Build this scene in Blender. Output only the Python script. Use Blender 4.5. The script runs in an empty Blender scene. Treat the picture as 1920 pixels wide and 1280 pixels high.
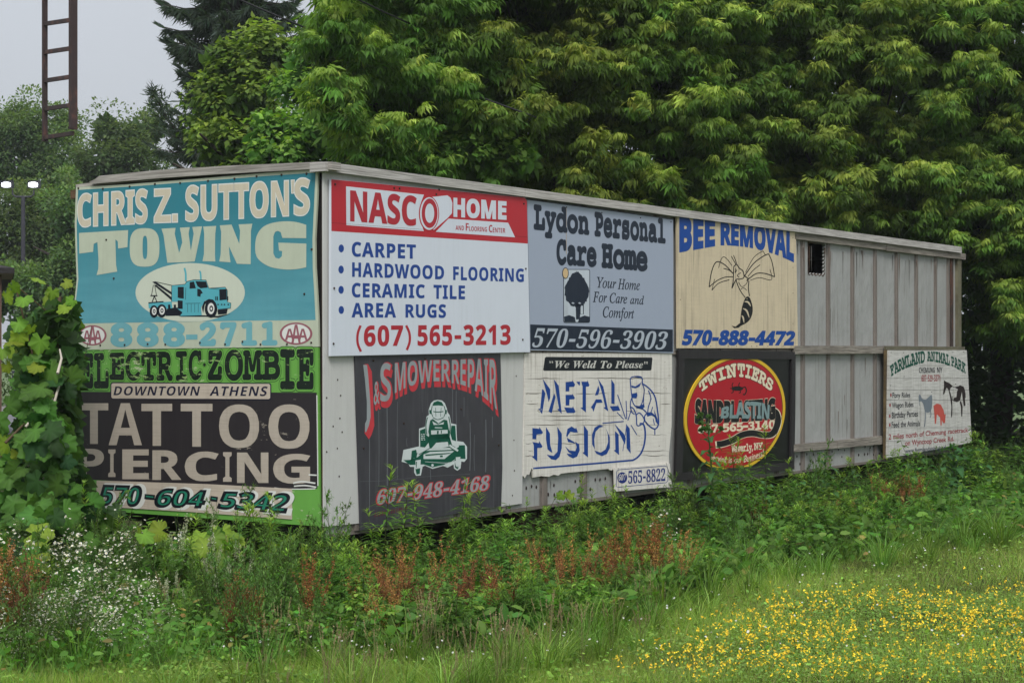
import bpy, math, random
import numpy as np
from mathutils import Vector, geometry
random.seed(7)
RNG = np.random.default_rng(7)
S = bpy.context.scene
COL = S.collection

# ------------------------------------------------------------------ camera
F = 3298.0          # focal length in photo pixels
HX, HY = 960.0, 660.0
EYE = 1.7
cam = bpy.data.cameras.new('camera')
cam_ob = bpy.data.objects.new('camera', cam)
COL.objects.link(cam_ob)
cam_ob.location = (0, 0, EYE)
cam_ob.rotation_euler = (math.radians(90), 0, 0)
cam.sensor_width = 36.0
cam.lens = F / 1920 * 36.0
cam.shift_y = 20 / 1920
cam.clip_start = 0.1
cam.clip_end = 2000
S.camera = cam_ob

# ------------------------------------------------------------------ sky and sun (overcast)
W = bpy.data.worlds.new('World')
S.world = W
W.use_nodes = True
wn, wl = W.node_tree.nodes, W.node_tree.links
bg = wn['Background']
sky = wn.new('ShaderNodeTexSky')
sky.sky_type = 'NISHITA'
sky.sun_disc = False
SUN_EL, SUN_AZ = math.radians(52), math.radians(176)
sky.sun_elevation = SUN_EL
sky.sun_rotation = SUN_AZ
sky.air_density = 1.5
sky.dust_density = 4.0
# even cloud deck, brighter overhead as an overcast sky is
tc = wn.new('ShaderNodeTexCoord')
sx = wn.new('ShaderNodeSeparateXYZ'); wl.new(tc.outputs['Generated'], sx.inputs[0])
mr = wn.new('ShaderNodeMapRange'); wl.new(sx.outputs['Z'], mr.inputs['Value'])
mr.inputs['From Min'].default_value = 0.0; mr.inputs['From Max'].default_value = 1.0
mr.inputs['To Min'].default_value = 5.6; mr.inputs['To Max'].default_value = 11.5
nz = wn.new('ShaderNodeTexNoise'); nz.inputs['Scale'].default_value = 1.6; nz.inputs['Detail'].default_value = 3
wl.new(tc.outputs['Generated'], nz.inputs['Vector'])
m1 = wn.new('ShaderNodeMapRange'); wl.new(nz.outputs['Fac'], m1.inputs['Value'])
m1.inputs['From Min'].default_value = 0.3; m1.inputs['From Max'].default_value = 0.7
m1.inputs['To Min'].default_value = 0.93; m1.inputs['To Max'].default_value = 1.07
mu = wn.new('ShaderNodeMath'); mu.operation = 'MULTIPLY'
wl.new(mr.outputs[0], mu.inputs[0]); wl.new(m1.outputs[0], mu.inputs[1])
cl = wn.new('ShaderNodeVectorMath'); cl.operation = 'SCALE'
cl.inputs[0].default_value = (0.90, 0.955, 1.04); wl.new(mu.outputs[0], cl.inputs['Scale'])
mx = wn.new('ShaderNodeMix'); mx.data_type = 'RGBA'; mx.inputs['Factor'].default_value = 0.93
wl.new(sky.outputs[0], mx.inputs[6]); wl.new(cl.outputs[0], mx.inputs[7])
wl.new(mx.outputs[2], bg.inputs['Color'])
bg.inputs['Strength'].default_value = 0.1

sun = bpy.data.lights.new('sun', 'SUN')
sun.energy = 2.7
sun.angle = math.radians(25)
sun.color = (1.0, 0.985, 0.965)
sun_ob = bpy.data.objects.new('sun', sun)
COL.objects.link(sun_ob)
# from behind the camera
d = Vector((math.sin(SUN_AZ) * math.cos(SUN_EL), math.cos(SUN_AZ) * math.cos(SUN_EL), math.sin(SUN_EL)))
sun_ob.rotation_euler = d.to_track_quat('Z', 'Y').to_euler()
sun_ob.location = (0, 0, 30)

S.view_settings.view_transform = 'Standard'
S.view_settings.look = 'None'
S.view_settings.exposure = 0.0
S.view_settings.gamma = 1.0
S.view_settings.use_curve_mapping = False
S.render.engine = 'CYCLES'
S.cycles.max_bounces = 6
S.cycles.diffuse_bounces = 3
S.cycles.glossy_bounces = 2
S.cycles.transmission_bounces = 4
S.cycles.transparent_max_bounces = 6
S.cycles.use_denoising = True

# ------------------------------------------------------------------ helpers: objects
def srgb(r, g, b):
    f = lambda c: (c / 255 / 12.92) if c / 255 <= .04045 else ((c / 255 + .055) / 1.055) ** 2.4
    return (f(r), f(g), f(b), 1.0)

def thing(name, label, cat, loc=(0, 0, 0), group=None, rotz=0):
    o = bpy.data.objects.new(name, None)
    COL.objects.link(o)
    o.location = loc
    o.rotation_euler = (0, 0, rotz)
    o.empty_display_size = .2
    o['label'] = label; o['category'] = cat
    if group: o['group'] = group
    return o

def mesh(name, verts, faces, mats, idx=None, cols=None, smooth=False):
    me = bpy.data.meshes.new(name)
    if isinstance(verts, np.ndarray):
        faces = np.asarray(faces, dtype=np.int32)
        n, k = faces.shape
        me.vertices.add(len(verts)); me.vertices.foreach_set('co', verts.astype(np.float32).ravel())
        me.loops.add(n * k); me.loops.foreach_set('vertex_index', faces.ravel())
        me.polygons.add(n)
        me.polygons.foreach_set('loop_start', np.arange(0, n * k, k, dtype=np.int32))
        me.polygons.foreach_set('loop_total', np.full(n, k, dtype=np.int32))
        if idx is not None: me.polygons.foreach_set('material_index', np.asarray(idx, dtype=np.int32))
        me.update(calc_edges=True)
    else:
        me.from_pydata([tuple(v) for v in verts], [], faces)
        if idx is not None:
            for p, i in zip(me.polygons, idx): p.material_index = i
        me.update()
    if cols is not None:
        a = me.color_attributes.new('leafcol', 'FLOAT_COLOR', 'POINT')
        c = np.ones((len(me.vertices), 4), dtype=np.float32); c[:, :3] = cols
        a.data.foreach_set('color', c.ravel())
    for m in (mats if isinstance(mats, (list, tuple)) else [mats]): me.materials.append(m)
    if smooth:
        me.polygons.foreach_set('use_smooth', [True] * len(me.polygons))
    return me

def link(name, me, parent=None, loc=(0, 0, 0), rot=(0, 0, 0), scale=(1, 1, 1), kind=None, label=None, cat=None, group=None):
    o = bpy.data.objects.new(name, me)
    COL.objects.link(o)
    if parent: o.parent = parent
    o.location = loc; o.rotation_euler = rot; o.scale = scale
    if kind: o['kind'] = kind
    if label: o['label'] = label
    if cat: o['category'] = cat
    if group: o['group'] = group
    return o

def part(name, verts, faces, mat, root, parent=None, kind=None, label=None, idx=None, smooth=False):
    """a mesh given in world coordinates, hung under root (or under a part of root)"""
    b = root.location
    v = [(x[0] - b.x, x[1] - b.y, x[2] - b.z) for x in verts]
    return link(name, mesh(name, v, faces, mat, idx=idx, smooth=smooth), parent or root, kind=kind, label=label)

# ------------------------------------------------------------------ helpers: the two faces of the trailer
C0 = Vector((-1.302, 12.2, 0))
U = Vector((.5538, .8327, 0)); V = Vector((-.8327, .5538, 0))
NS = Vector((.8327, -.5538, 0)); NE = Vector((-.5538, -.8327, 0))
class Face:
    def __init__(s, d, n): s.d, s.n = d, n
    def at(s, px, py, off=0.0):
        """point of the (offset) face plane seen at a photo pixel"""
        r = Vector(((px - HX) / F, 1, (HY - py) / F)); o = Vector((0, 0, EYE))
        t = (s.n.dot(C0) + off - s.n.dot(o)) / s.n.dot(r)
        return o + r * t
    def uz(s, u, z, off=0.0):
        return C0 + s.d * u + s.n * off + Vector((0, 0, z))
    def u_of(s, px):
        return (s.at(px, HY) - C0).dot(s.d)
SIDE, END = Face(U, NS), Face(V, NE)
def G(px, py, z=0.0):
    dd = (EYE - z) * F / (py - HY)
    return Vector(((px - HX) / F * dd, dd, z))
def D(px, depth, z=0.0):
    return Vector(((px - HX) / F * depth, depth, z))
def Z(py, depth):
    return EYE + (HY - py) / F * depth

# ------------------------------------------------------------------ helpers: materials
def newmat(name):
    m = bpy.data.materials.new(name); m.use_nodes = True
    nt = m.node_tree; return m, nt, nt.nodes['Principled BSDF']

def N(nt, t, **kw):
    n = nt.nodes.new(t)
    for k, v in kw.items():
        if k in n.inputs.keys(): n.inputs[k].default_value = v
        else: setattr(n, k, v)
    return n

def face_vec(nt, d):
    """(distance along the face, 0, height)"""
    g = N(nt, 'ShaderNodeNewGeometry')
    dt = N(nt, 'ShaderNodeVectorMath', operation='DOT_PRODUCT'); dt.inputs[1].default_value = tuple(d)
    nt.links.new(g.outputs['Position'], dt.inputs[0])
    sp = N(nt, 'ShaderNodeSeparateXYZ'); nt.links.new(g.outputs['Position'], sp.inputs[0])
    cb = N(nt, 'ShaderNodeCombineXYZ'); nt.links.new(dt.outputs['Value'], cb.inputs[0]); nt.links.new(sp.outputs['Z'], cb.inputs[2])
    return cb.outputs[0]

def noise(nt, vec, sc, detail=4, rough=.55, scale=1.0):
    mp = N(nt, 'ShaderNodeMapping'); mp.inputs['Scale'].default_value = sc
    nt.links.new(vec, mp.inputs['Vector'])
    n = N(nt, 'ShaderNodeTexNoise', Scale=scale, Detail=detail, Roughness=rough)
    nt.links.new(mp.outputs[0], n.inputs['Vector'])
    return n.outputs['Fac']

def rng(nt, v, a, b, c=0.0, d=1.0):
    m = N(nt, 'ShaderNodeMapRange'); nt.links.new(v, m.inputs['Value'])
    for k, x in zip(('From Min', 'From Max', 'To Min', 'To Max'), (a, b, c, d)): m.inputs[k].default_value = x
    return m.outputs[0]

def mixc(nt, fac, a, b, mode='MIX'):
    m = N(nt, 'ShaderNodeMix', data_type='RGBA', blend_type=mode)
    if isinstance(fac, (int, float)): m.inputs['Factor'].default_value = fac
    else: nt.links.new(fac, m.inputs['Factor'])
    for i, x in ((6, a), (7, b)):
        if isinstance(x, tuple): m.inputs[i].default_value = x
        else: nt.links.new(x, m.inputs[i])
    return m.outputs[2]

_pm = {}
def paint(name, rgb, d=U, streak=.35, grime=(70, 66, 58), mottle=.12, rough=.55, chips=0.0, chip_rgb=(190, 186, 172), grain=0.0, fade=None):
    """weathered painted board: rain streaks, mottling, flaking, wood grain"""
    key = (name, rgb, tuple(d), streak, chips, grain)
    if key in _pm: return _pm[key]
    m, nt, b = newmat(name)
    vec = face_vec(nt, d)
    c = srgb(*rgb)
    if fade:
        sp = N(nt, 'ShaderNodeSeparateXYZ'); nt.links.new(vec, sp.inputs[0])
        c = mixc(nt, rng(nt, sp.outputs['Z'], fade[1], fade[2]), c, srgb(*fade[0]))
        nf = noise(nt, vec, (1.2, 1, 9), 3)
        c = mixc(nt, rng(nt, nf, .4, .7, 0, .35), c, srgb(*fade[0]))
    n1 = noise(nt, vec, (7, 1, 5), 6, .65)
    c = mixc(nt, rng(nt, n1, .35, .75, 0, mottle * 2), c, tuple(x * .55 for x in srgb(*rgb)[:3]) + (1,))
    if grain:
        ng = noise(nt, vec, (3, 1, 90), 5, .6)
        c = mixc(nt, rng(nt, ng, .45, .75, 0, grain), c, srgb(*grime))
    n2 = noise(nt, vec, (26, 1, 1.3), 4, .6)
    n2b = noise(nt, vec, (2.2, 1, 1.6), 3, .5)
    mm = N(nt, 'ShaderNodeMath', operation='MULTIPLY'); nt.links.new(rng(nt, n2, .48, .78), mm.inputs[0]); nt.links.new(rng(nt, n2b, .35, .65), mm.inputs[1])
    sc = N(nt, 'ShaderNodeMath', operation='MULTIPLY'); nt.links.new(mm.outputs[0], sc.inputs[0]); sc.inputs[1].default_value = streak
    c = mixc(nt, sc.outputs[0], c, srgb(*grime))
    if chips:
        n3 = noise(nt, vec, (9, 1, 34), 7, .75)
        n3b = noise(nt, vec, (1.7, 1, 2.1), 2, .5)
        ad = N(nt, 'ShaderNodeMath', operation='ADD'); nt.links.new(n3, ad.inputs[0]); nt.links.new(rng(nt, n3b, .3, .7, -.08, .08), ad.inputs[1])
        c = mixc(nt, rng(nt, ad.outputs[0], .68 - chips * .1, .70 - chips * .1), c, srgb(*chip_rgb))
    nt.links.new(c, b.inputs['Base Color'])
    b.inputs['Roughness'].default_value = rough
    b.inputs['Specular IOR Level'].default_value = .3
    bp = N(nt, 'ShaderNodeBump', Strength=.25, Distance=.01)
    nb = noise(nt, vec, (3, 1, 2), 5, .6)
    nt.links.new(nb, bp.inputs['Height']); nt.links.new(bp.outputs[0], b.inputs['Normal'])
    _pm[key] = m
    return m

def plain(name, rgb, rough=.6, metal=0.0, var=.25, scale=8.0, rust=None, rust_amt=.3):
    m, nt, b = newmat(name)
    g = N(nt, 'ShaderNodeNewGeometry')
    n1 = noise(nt, g.outputs['Position'], (1, 1, 1), 5, .6, scale)
    c = mixc(nt, rng(nt, n1, .3, .75, 0, var * 2), srgb(*rgb), tuple(x * .45 for x in srgb(*rgb)[:3]) + (1,))
    if rust:
        n2 = noise(nt, g.outputs['Position'], (1, 1, .6), 6, .7, scale * .6)
        c = mixc(nt, rng(nt, n2, .62 - rust_amt * .3, .68 - rust_amt * .25), c, srgb(*rust))
    nt.links.new(c, b.inputs['Base Color'])
    b.inputs['Roughness'].default_value = rough; b.inputs['Metallic'].default_value = metal
    bp = N(nt, 'ShaderNodeBump', Strength=.3, Distance=.01)
    nt.links.new(n1, bp.inputs['Height']); nt.links.new(bp.outputs[0], b.inputs['Normal'])
    return m

def wood(name, rgb, d, dark=(60, 56, 52), along='u', rough=.85):
    m, nt, b = newmat(name)
    vec = face_vec(nt, d)
    sc = (2.5, 1, 70) if along == 'u' else (70, 1, 2.5)
    n1 = noise(nt, vec, sc, 6, .65)
    c = mixc(nt, rng(nt, n1, .38, .72), srgb(*rgb), srgb(*dark))
    n2 = noise(nt, vec, (1.3, 1, 5), 4, .6)
    c = mixc(nt, rng(nt, n2, .45, .75, 0, .6), c, srgb(*dark))
    nt.links.new(c, b.inputs['Base Color'])
    b.inputs['Roughness'].default_value = rough
    bp = N(nt, 'ShaderNodeBump', Strength=.6, Distance=.01)
    nt.links.new(n1, bp.inputs['Height']); nt.links.new(bp.outputs[0], b.inputs['Normal'])
    return m

# ------------------------------------------------------------------ letter outlines: advance, then loops of x y pairs, in 1/250 em
GL = {
'n': {
'!':(68,'20 136 21 109 29 57 31 52 34 50 36 52 38 57 46 109 48 136 46 156 42 169 34 173 26 169 21 156;34 28 26 26 21 20 19 13 21 5 26 0 34 -2 42 0 47 5 49 13 47 20 42 26'),
'&':(156,'124 85 119 76 112 66 106 57 82 85 100 100 110 114 113 130 110 145 101 156 88 164 72 167 54 164 40 156 31 144 28 128 31 114 38 100 47 88 31 78 18 66 10 53 7 38 10 22 20 10 34 1 50 -2 66 0 84 8 104 23 124 0 155 0 120 40 132 55 142 70 148 85;89 40 77 30 65 23 52 20 42 23 35 29 32 38 35 50 45 61 61 72;52 130 54 138 61 144 70 146 80 144 88 138 90 129 88 120 82 112 68 101 60 110 54 120'),
"'":(47,'18 116 29 116 34 150 34 179 12 179 12 150'),
'(':(81,'42 58 44 90 51 120 62 148 78 174 64 174 44 149 29 120 20 90 16 58 20 26 29 -4 44 -33 64 -58 78 -58 62 -32 51 -4 44 26'),
')':(81,'39 58 37 26 30 -5 19 -32 3 -58 16 -58 36 -33 52 -4 61 26 65 58 61 90 52 120 36 149 16 174 3 174 19 148 30 121 37 90'),
',':(55,'15 -30 31 -21 41 -8 44 6 42 19 36 28 26 31 19 29 14 24 12 16 13 9 17 4 24 2 24 -7 21 -17 15 -25'),
'-':(81,'71 67 10 67 10 44 71 44'),
'.':(55,'27 28 20 26 14 20 12 13 14 5 20 0 27 -2 35 0 40 5 42 13 40 20 35 26'),
'2':(125,'116 23 51 23 76 54 92 78 101 99 104 120 100 141 90 158 73 169 52 173 39 171 26 166 12 156 12 126 25 140 38 147 50 149 62 146 72 140 78 130 80 117 78 104 74 93 68 80 50 54 29 27 8 2 8 0 116 0'),
'A':(167,'90 172 73 172 0 0 25 0 46 50 119 50 142 0 167 0;82 134 109 72 56 72'),
'B':(141,'19 0 77 0 104 4 122 15 132 30 136 46 133 62 125 74 112 84 95 90 110 99 118 111 121 127 118 143 108 157 92 167 68 170 19 170;43 148 66 148 80 146 89 142 94 134 96 125 93 113 86 104 75 99 60 98 43 98;43 76 73 76 90 74 101 68 108 60 110 49 109 40 103 31 92 24 74 22 43 22'),
'C':(177,'164 159 142 167 123 171 106 173 68 166 38 147 19 119 12 83 18 54 34 27 63 6 104 -2 128 0 148 5 166 13 166 40 146 29 126 22 106 20 78 25 56 38 42 59 37 85 42 111 57 132 78 145 105 150 124 148 144 142 164 132'),
'F':(117,'110 170 19 170 19 0 44 0 44 79 110 79 110 101 44 101 44 148 110 148'),
'H':(182,'163 170 139 170 139 96 43 96 43 170 19 170 19 0 43 0 43 74 139 74 139 0 163 0'),
'P':(128,'18 170 18 0 42 0 42 74 68 74 93 78 111 88 122 103 125 122 122 140 112 156 95 167 71 170;42 148 71 148 85 146 94 140 98 132 100 122 98 111 92 103 82 98 70 96 42 96'),
'R':(151,'19 170 19 0 44 0 44 74 54 74 66 72 80 61 99 35 122 0 151 0 128 34 116 53 104 69 90 81 105 91 115 105 118 123 114 143 103 158 86 167 62 170;44 150 60 150 75 148 85 142 91 134 93 124 92 114 86 104 76 98 60 96 44 96'),
'S':(114,'100 161 88 168 75 172 62 173 40 170 24 160 14 146 10 127 22 99 47 80 72 63 84 41 81 32 72 23 56 20 40 22 24 31 11 44 11 14 26 5 41 0 59 -2 78 1 93 11 103 26 106 44 95 76 70 95 44 111 33 130 36 141 46 148 60 151 72 149 86 144 100 133'),
'W':(260,'260 170 236 170 190 53 142 170 119 170 72 53 24 170 0 170 69 -2 74 -2 130 138 186 -2 191 -2'),
'a':(107,'103 20 94 15 91 14 89 14 87 16 87 20 87 78 84 94 75 106 62 112 46 114 31 113 19 108 9 99 9 75 20 86 32 92 44 94 56 92 62 85 64 74 64 68 31 56 19 49 10 39 6 25 10 12 20 2 34 -2 44 -1 54 3 64 9 68 3 73 -1 81 -2 88 -2 94 1 103 6;64 23 58 18 52 14 45 14 37 16 31 21 29 29 34 40 47 49 64 56'),
'c':(110,'98 107 88 111 78 114 66 114 43 110 25 98 14 79 10 54 14 31 26 14 44 2 67 -2 80 -1 91 1 101 4 101 26 90 22 80 20 71 19 55 21 44 29 36 40 33 56 36 72 42 84 53 91 67 94 77 93 87 90 98 83'),
'd':(128,'113 170 90 170 90 110 74 114 67 114 44 110 27 99 15 81 11 59 15 34 26 16 43 4 66 0 113 0;90 19 68 19 52 22 41 29 36 41 34 56 36 72 44 84 55 92 70 94 84 93 90 90'),
'e':(120,'110 32 96 25 84 20 70 19 56 21 45 28 37 38 32 53 112 53 108 80 98 99 83 111 63 114 42 110 25 99 14 81 10 58 14 35 24 16 42 3 65 -2 82 -1 96 4 110 11;33 68 38 82 48 92 63 95 77 92 86 82 90 68'),
'f':(62,'74 170 56 173 43 170 32 162 24 152 20 139 18 120 18 112 2 112 2 92 18 92 18 0 40 0 40 92 60 92 60 112 40 112 40 123 42 134 46 143 53 149 64 151 74 149'),
'g':(107,'105 112 59 112 38 110 23 102 14 90 10 74 11 66 13 59 16 52 21 47 27 42 35 38 25 34 19 28 17 22 18 17 22 12 28 8 12 1 3 -9 0 -24 4 -37 14 -48 31 -55 52 -58 74 -55 91 -48 101 -37 105 -22 103 -12 98 -2 88 4 72 10 53 14 42 18 38 24 46 32 65 36 84 45 88 52 92 61 94 70 93 79 89 87 82 95 105 95;74 73 71 62 64 55 52 52 41 55 33 62 30 73 33 83 41 90 52 93 63 90 71 83;83 -24 80 -32 69 -38 52 -40 35 -38 24 -32 21 -22 24 -14 33 -8 46 -6 58 -6 70 -9 80 -15'),
'h':(125,'38 170 15 170 15 0 38 0 38 80 47 90 56 95 66 97 77 93 85 84 88 70 88 0 110 0 110 69 107 89 99 103 87 112 72 114 59 112 48 107 38 98'),
'i':(55,'38 112 16 112 16 0 38 0;41 146 39 153 34 158 28 160 21 158 16 153 14 146 16 140 21 135 28 133 34 135 39 140'),
'k':(120,'115 112 88 112 39 57 95 0 125 0 67 57;38 170 16 170 16 0 38 0'),
'l':(55,'38 170 16 170 16 0 38 0'),
'm':(193,'15 112 15 0 37 0 37 82 46 90 55 94 65 96 75 93 82 84 85 70 85 0 108 0 108 82 116 89 124 94 132 96 144 93 152 84 156 70 156 0 178 0 178 70 176 88 168 102 156 111 141 114 126 112 114 104 103 94 94 106 83 112 70 114 59 113 48 107 37 98 37 112'),
'n':(125,'38 112 15 112 15 0 38 0 38 80 47 90 56 95 66 97 77 93 85 84 88 70 88 0 110 0 110 69 107 89 98 104 86 112 72 114 59 112 48 107 38 98'),
'o':(138,'68 114 45 110 26 98 14 80 9 57 14 34 26 14 44 2 68 -2 93 2 112 14 124 33 129 57 124 80 112 98 92 110;68 94 83 92 96 84 104 72 106 57 104 41 96 28 84 20 68 18 53 20 42 28 34 41 32 57 34 72 42 84 54 92'),
'p':(125,'36 3 52 -2 59 -2 82 2 100 14 112 32 116 55 112 80 100 98 80 108 53 112 14 112 14 -58 36 -58;36 92 57 92 73 90 84 82 91 71 93 56 90 40 83 28 72 20 58 18 50 18 44 20 36 23'),
'r':(99,'17 112 17 0 40 0 40 59 43 76 53 88 67 93 73 92 80 88 88 82 99 102 90 109 82 113 72 114 62 112 51 102 40 86 40 112'),
's':(96,'81 105 70 110 58 114 48 114 33 112 21 106 14 97 11 84 19 65 37 52 55 41 64 30 61 23 55 19 47 17 37 19 24 24 10 32 10 8 24 2 36 -1 49 -2 64 0 76 7 84 17 86 31 84 41 76 51 61 62 45 72 36 79 34 85 36 90 41 94 48 95 58 94 69 90 81 83'),
't':(83,'42 136 0 95 0 92 20 92 20 33 22 19 29 8 40 0 56 -2 64 -1 74 2 83 5 83 26 74 22 66 19 58 18 51 19 44 24 42 35 42 92 77 92 77 112 42 112'),
'u':(125,'109 0 109 112 87 112 87 32 79 23 70 18 60 16 48 19 40 28 37 41 37 112 15 112 15 42 18 24 26 10 38 1 54 -2 65 0 77 6 87 14 87 0'),
'v':(110,'52 -2 59 -2 108 112 85 112 55 43 25 112 1 112'),
'w':(180,'98 112 82 112 53 44 24 112 0 112 50 -2 57 -2 90 76 123 -2 130 -2 180 112 156 112 127 44'),
'y':(110,'110 112 84 112 56 49 25 112 0 112 44 24 5 -58 30 -58'),
'“':(107,'93 173 78 164 68 152 65 134 67 123 72 114 82 111 89 113 94 118 96 126 95 134 90 139 83 141 83 151 86 160 93 168;39 173 23 164 14 152 10 134 12 123 18 114 27 111 35 113 40 118 42 126 40 134 36 139 29 141 29 151 32 160 39 168'),
'”':(107,'68 111 84 120 93 132 96 150 94 161 89 170 80 173 72 171 67 166 65 158 66 150 71 145 78 143 78 133 75 124 68 116;14 111 29 120 39 132 42 150 40 161 34 170 25 173 18 171 12 166 10 158 12 150 16 145 24 143 24 133 21 124 14 116'),
},
'b': {
'0':(140,'70 -2 56 -1 44 2 34 9 26 18 19 28 14 41 11 56 9 72 8 90 9 108 11 124 14 138 19 151 26 161 34 170 44 176 56 180 70 181 84 180 96 176 106 170 114 161 120 150 125 138 128 123 130 107 131 90 130 72 128 56 125 41 120 28 114 18 105 9 95 2 84 -1;70 14 78 16 84 23 88 34 90 49 92 68 92 90 92 112 90 130 88 145 84 156 78 162 70 165 62 162 56 156 52 145 49 130 48 112 47 90 48 68 49 49 52 34 56 23 62 16'),
'1':(140,'24 0 24 13 45 13 52 15 54 17 56 20 57 24 57 155 40 136 35 132 30 130 25 129 21 129 18 131 15 134 12 138 11 142 10 147 28 153 49 166 66 180 94 180 95 25 96 21 97 18 99 15 103 14 107 13 128 13 128 0'),
'2':(140,'9 0 9 26 55 74 63 83 74 99 78 107 81 114 84 130 84 147 82 154 79 159 75 163 70 165 65 166 57 164 51 161 47 155 44 146 42 136 42 122 33 123 25 125 19 128 14 133 11 139 10 147 10 153 12 159 16 164 21 169 27 173 34 176 43 179 53 180 65 181 82 180 96 176 108 170 116 162 120 152 122 140 122 134 119 122 108 104 89 82 32 28 91 28 96 28 100 30 104 32 107 36 110 40 114 52 128 52 127 0'),
'3':(140,'61 -2 49 -2 39 0 30 2 17 8 10 18 8 22 7 28 8 33 10 38 14 42 18 45 23 46 28 47 29 37 32 29 37 23 43 18 50 16 59 15 64 15 74 18 78 21 82 25 86 30 88 36 89 43 90 52 89 61 85 68 80 75 72 80 62 84 51 84 36 84 36 100 52 100 62 101 70 104 76 110 80 118 83 126 84 137 83 145 82 152 78 158 74 162 69 165 63 166 58 165 53 163 50 160 44 151 43 146 42 127 32 128 24 130 18 132 13 137 10 142 9 149 10 158 15 165 23 172 34 177 48 180 64 181 81 180 95 176 106 170 115 162 120 152 122 140 121 130 117 120 111 112 103 105 94 100 84 95 104 89 110 85 116 80 121 75 125 68 128 60 128 52 128 42 126 33 123 26 118 20 113 14 108 9 101 6 94 2 86 0'),
'4':(140,'45 0 45 13 58 14 66 16 70 20 72 24 72 31 72 46 3 46 3 62 74 178 109 178 109 63 135 63 135 46 109 46 109 31 110 24 112 20 115 16 124 14 133 13 133 0;21 63 72 63 73 130 74 155 54 119'),
'5':(140,'61 -2 50 -2 40 0 31 2 24 5 19 9 15 13 12 18 10 23 10 28 10 33 12 38 16 41 20 43 24 44 30 45 33 31 35 26 41 20 46 17 51 16 58 15 68 16 77 22 81 26 84 31 86 38 88 46 88 55 87 66 84 76 80 83 73 88 64 91 54 92 38 91 26 88 15 92 23 178 118 178 119 133 104 133 102 142 99 148 97 150 91 151 39 151 35 105 47 108 62 108 80 107 96 102 109 95 119 85 124 71 126 55 126 45 124 36 121 28 116 21 111 15 105 10 98 6 84 0'),
'6':(140,'73 -2 62 -2 50 2 41 7 32 14 25 23 19 35 15 48 12 64 11 82 12 96 13 109 16 121 19 132 24 143 29 152 35 161 42 168 51 174 60 178 71 180 82 181 92 180 101 179 108 177 119 171 122 167 126 158 127 154 126 148 124 144 120 140 114 136 107 135 97 134 96 149 90 162 88 164 84 166 80 166 71 164 63 159 57 149 52 136 48 120 46 100 60 107 73 109 81 110 95 108 107 104 118 96 125 86 130 73 131 58 130 41 124 26 116 14 105 5 91 -1;74 14 80 15 85 18 89 24 92 32 94 42 95 55 94 68 92 78 89 85 84 90 78 93 72 94 62 92 58 90 46 82 48 60 50 43 55 30 60 21 67 16'),
'7':(140,'41 0 108 151 42 151 34 150 30 146 28 138 26 126 11 126 12 178 132 178 132 166 62 0'),
'8':(140,'68 -2 55 -2 44 0 34 4 26 9 19 14 14 22 10 29 8 37 8 46 8 56 12 64 18 72 25 78 34 84 44 90 35 96 27 103 21 110 17 118 14 126 13 136 14 143 16 150 19 158 23 164 29 170 37 174 46 178 58 180 71 181 88 180 101 176 111 169 118 160 123 149 124 137 124 128 120 120 116 114 108 108 100 102 91 97 104 90 115 82 123 74 128 66 131 57 132 47 130 33 125 20 116 11 103 3 87 -1;76 105 81 109 86 113 89 118 91 124 92 130 93 138 90 152 86 159 83 162 79 164 75 166 70 166 64 166 58 163 54 158 51 153 49 146 48 138 49 130 52 124 56 118 61 114;70 12 78 13 84 16 90 20 94 27 97 34 98 43 96 51 94 58 89 64 82 69 73 74 61 80 56 76 51 72 47 66 44 60 42 53 41 44 42 36 45 28 49 21 55 16 62 13'),
'9':(140,'57 -2 48 -2 40 -1 33 2 27 5 23 8 20 12 18 17 16 26 16 29 19 35 21 37 24 39 28 40 31 33 34 26 38 21 44 17 50 14 58 13 72 18 83 32 90 54 93 86 89 81 84 77 79 74 73 71 66 69 58 69 44 70 32 75 22 82 15 92 10 105 9 120 10 132 12 142 16 152 21 160 28 168 36 174 44 178 55 180 66 181 78 180 88 177 98 172 107 165 114 156 120 145 125 132 128 116 128 97 127 71 124 58 121 47 117 36 112 27 106 18 98 11 90 5 80 1 69 -2;68 87 74 87 79 89 84 92 87 95 90 99 93 104 92 123 90 138 86 150 81 158 75 163 68 164 61 163 55 160 51 154 48 146 46 135 45 122 46 106 51 96 58 89'),
'H':(195,'6 0 6 6 14 7 19 9 23 12 26 16 27 22 28 30 28 141 27 148 26 154 23 158 19 160 14 162 6 163 6 170 90 170 90 163 76 161 71 157 70 154 68 141 68 93 127 93 127 141 126 154 124 157 119 161 105 163 105 170 189 170 189 163 181 162 175 160 172 158 169 154 168 148 167 141 167 30 168 22 169 16 172 12 176 9 181 7 189 6 189 0 105 0 105 6 112 7 118 9 122 12 125 16 127 22 127 30 127 82 68 82 68 30 68 22 70 16 72 12 76 9 82 7 90 6 90 0'),
},
'i': {
'C':(175,'81 -4 68 -3 55 0 44 5 34 11 25 19 18 29 14 40 10 53 10 66 10 79 13 91 17 103 23 114 30 125 38 136 47 145 57 154 68 161 84 170 102 175 120 177 130 176 141 174 160 169 164 170 166 172 169 175 174 175 164 124 158 124 158 132 157 142 154 152 149 159 142 164 133 168 122 168 112 168 102 165 92 160 82 154 73 146 65 138 58 128 51 116 46 104 42 92 40 78 39 65 40 48 45 34 52 22 62 14 74 9 88 7 110 10 130 21 148 38 153 34 143 22 132 13 120 6 108 0 95 -3'),
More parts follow.
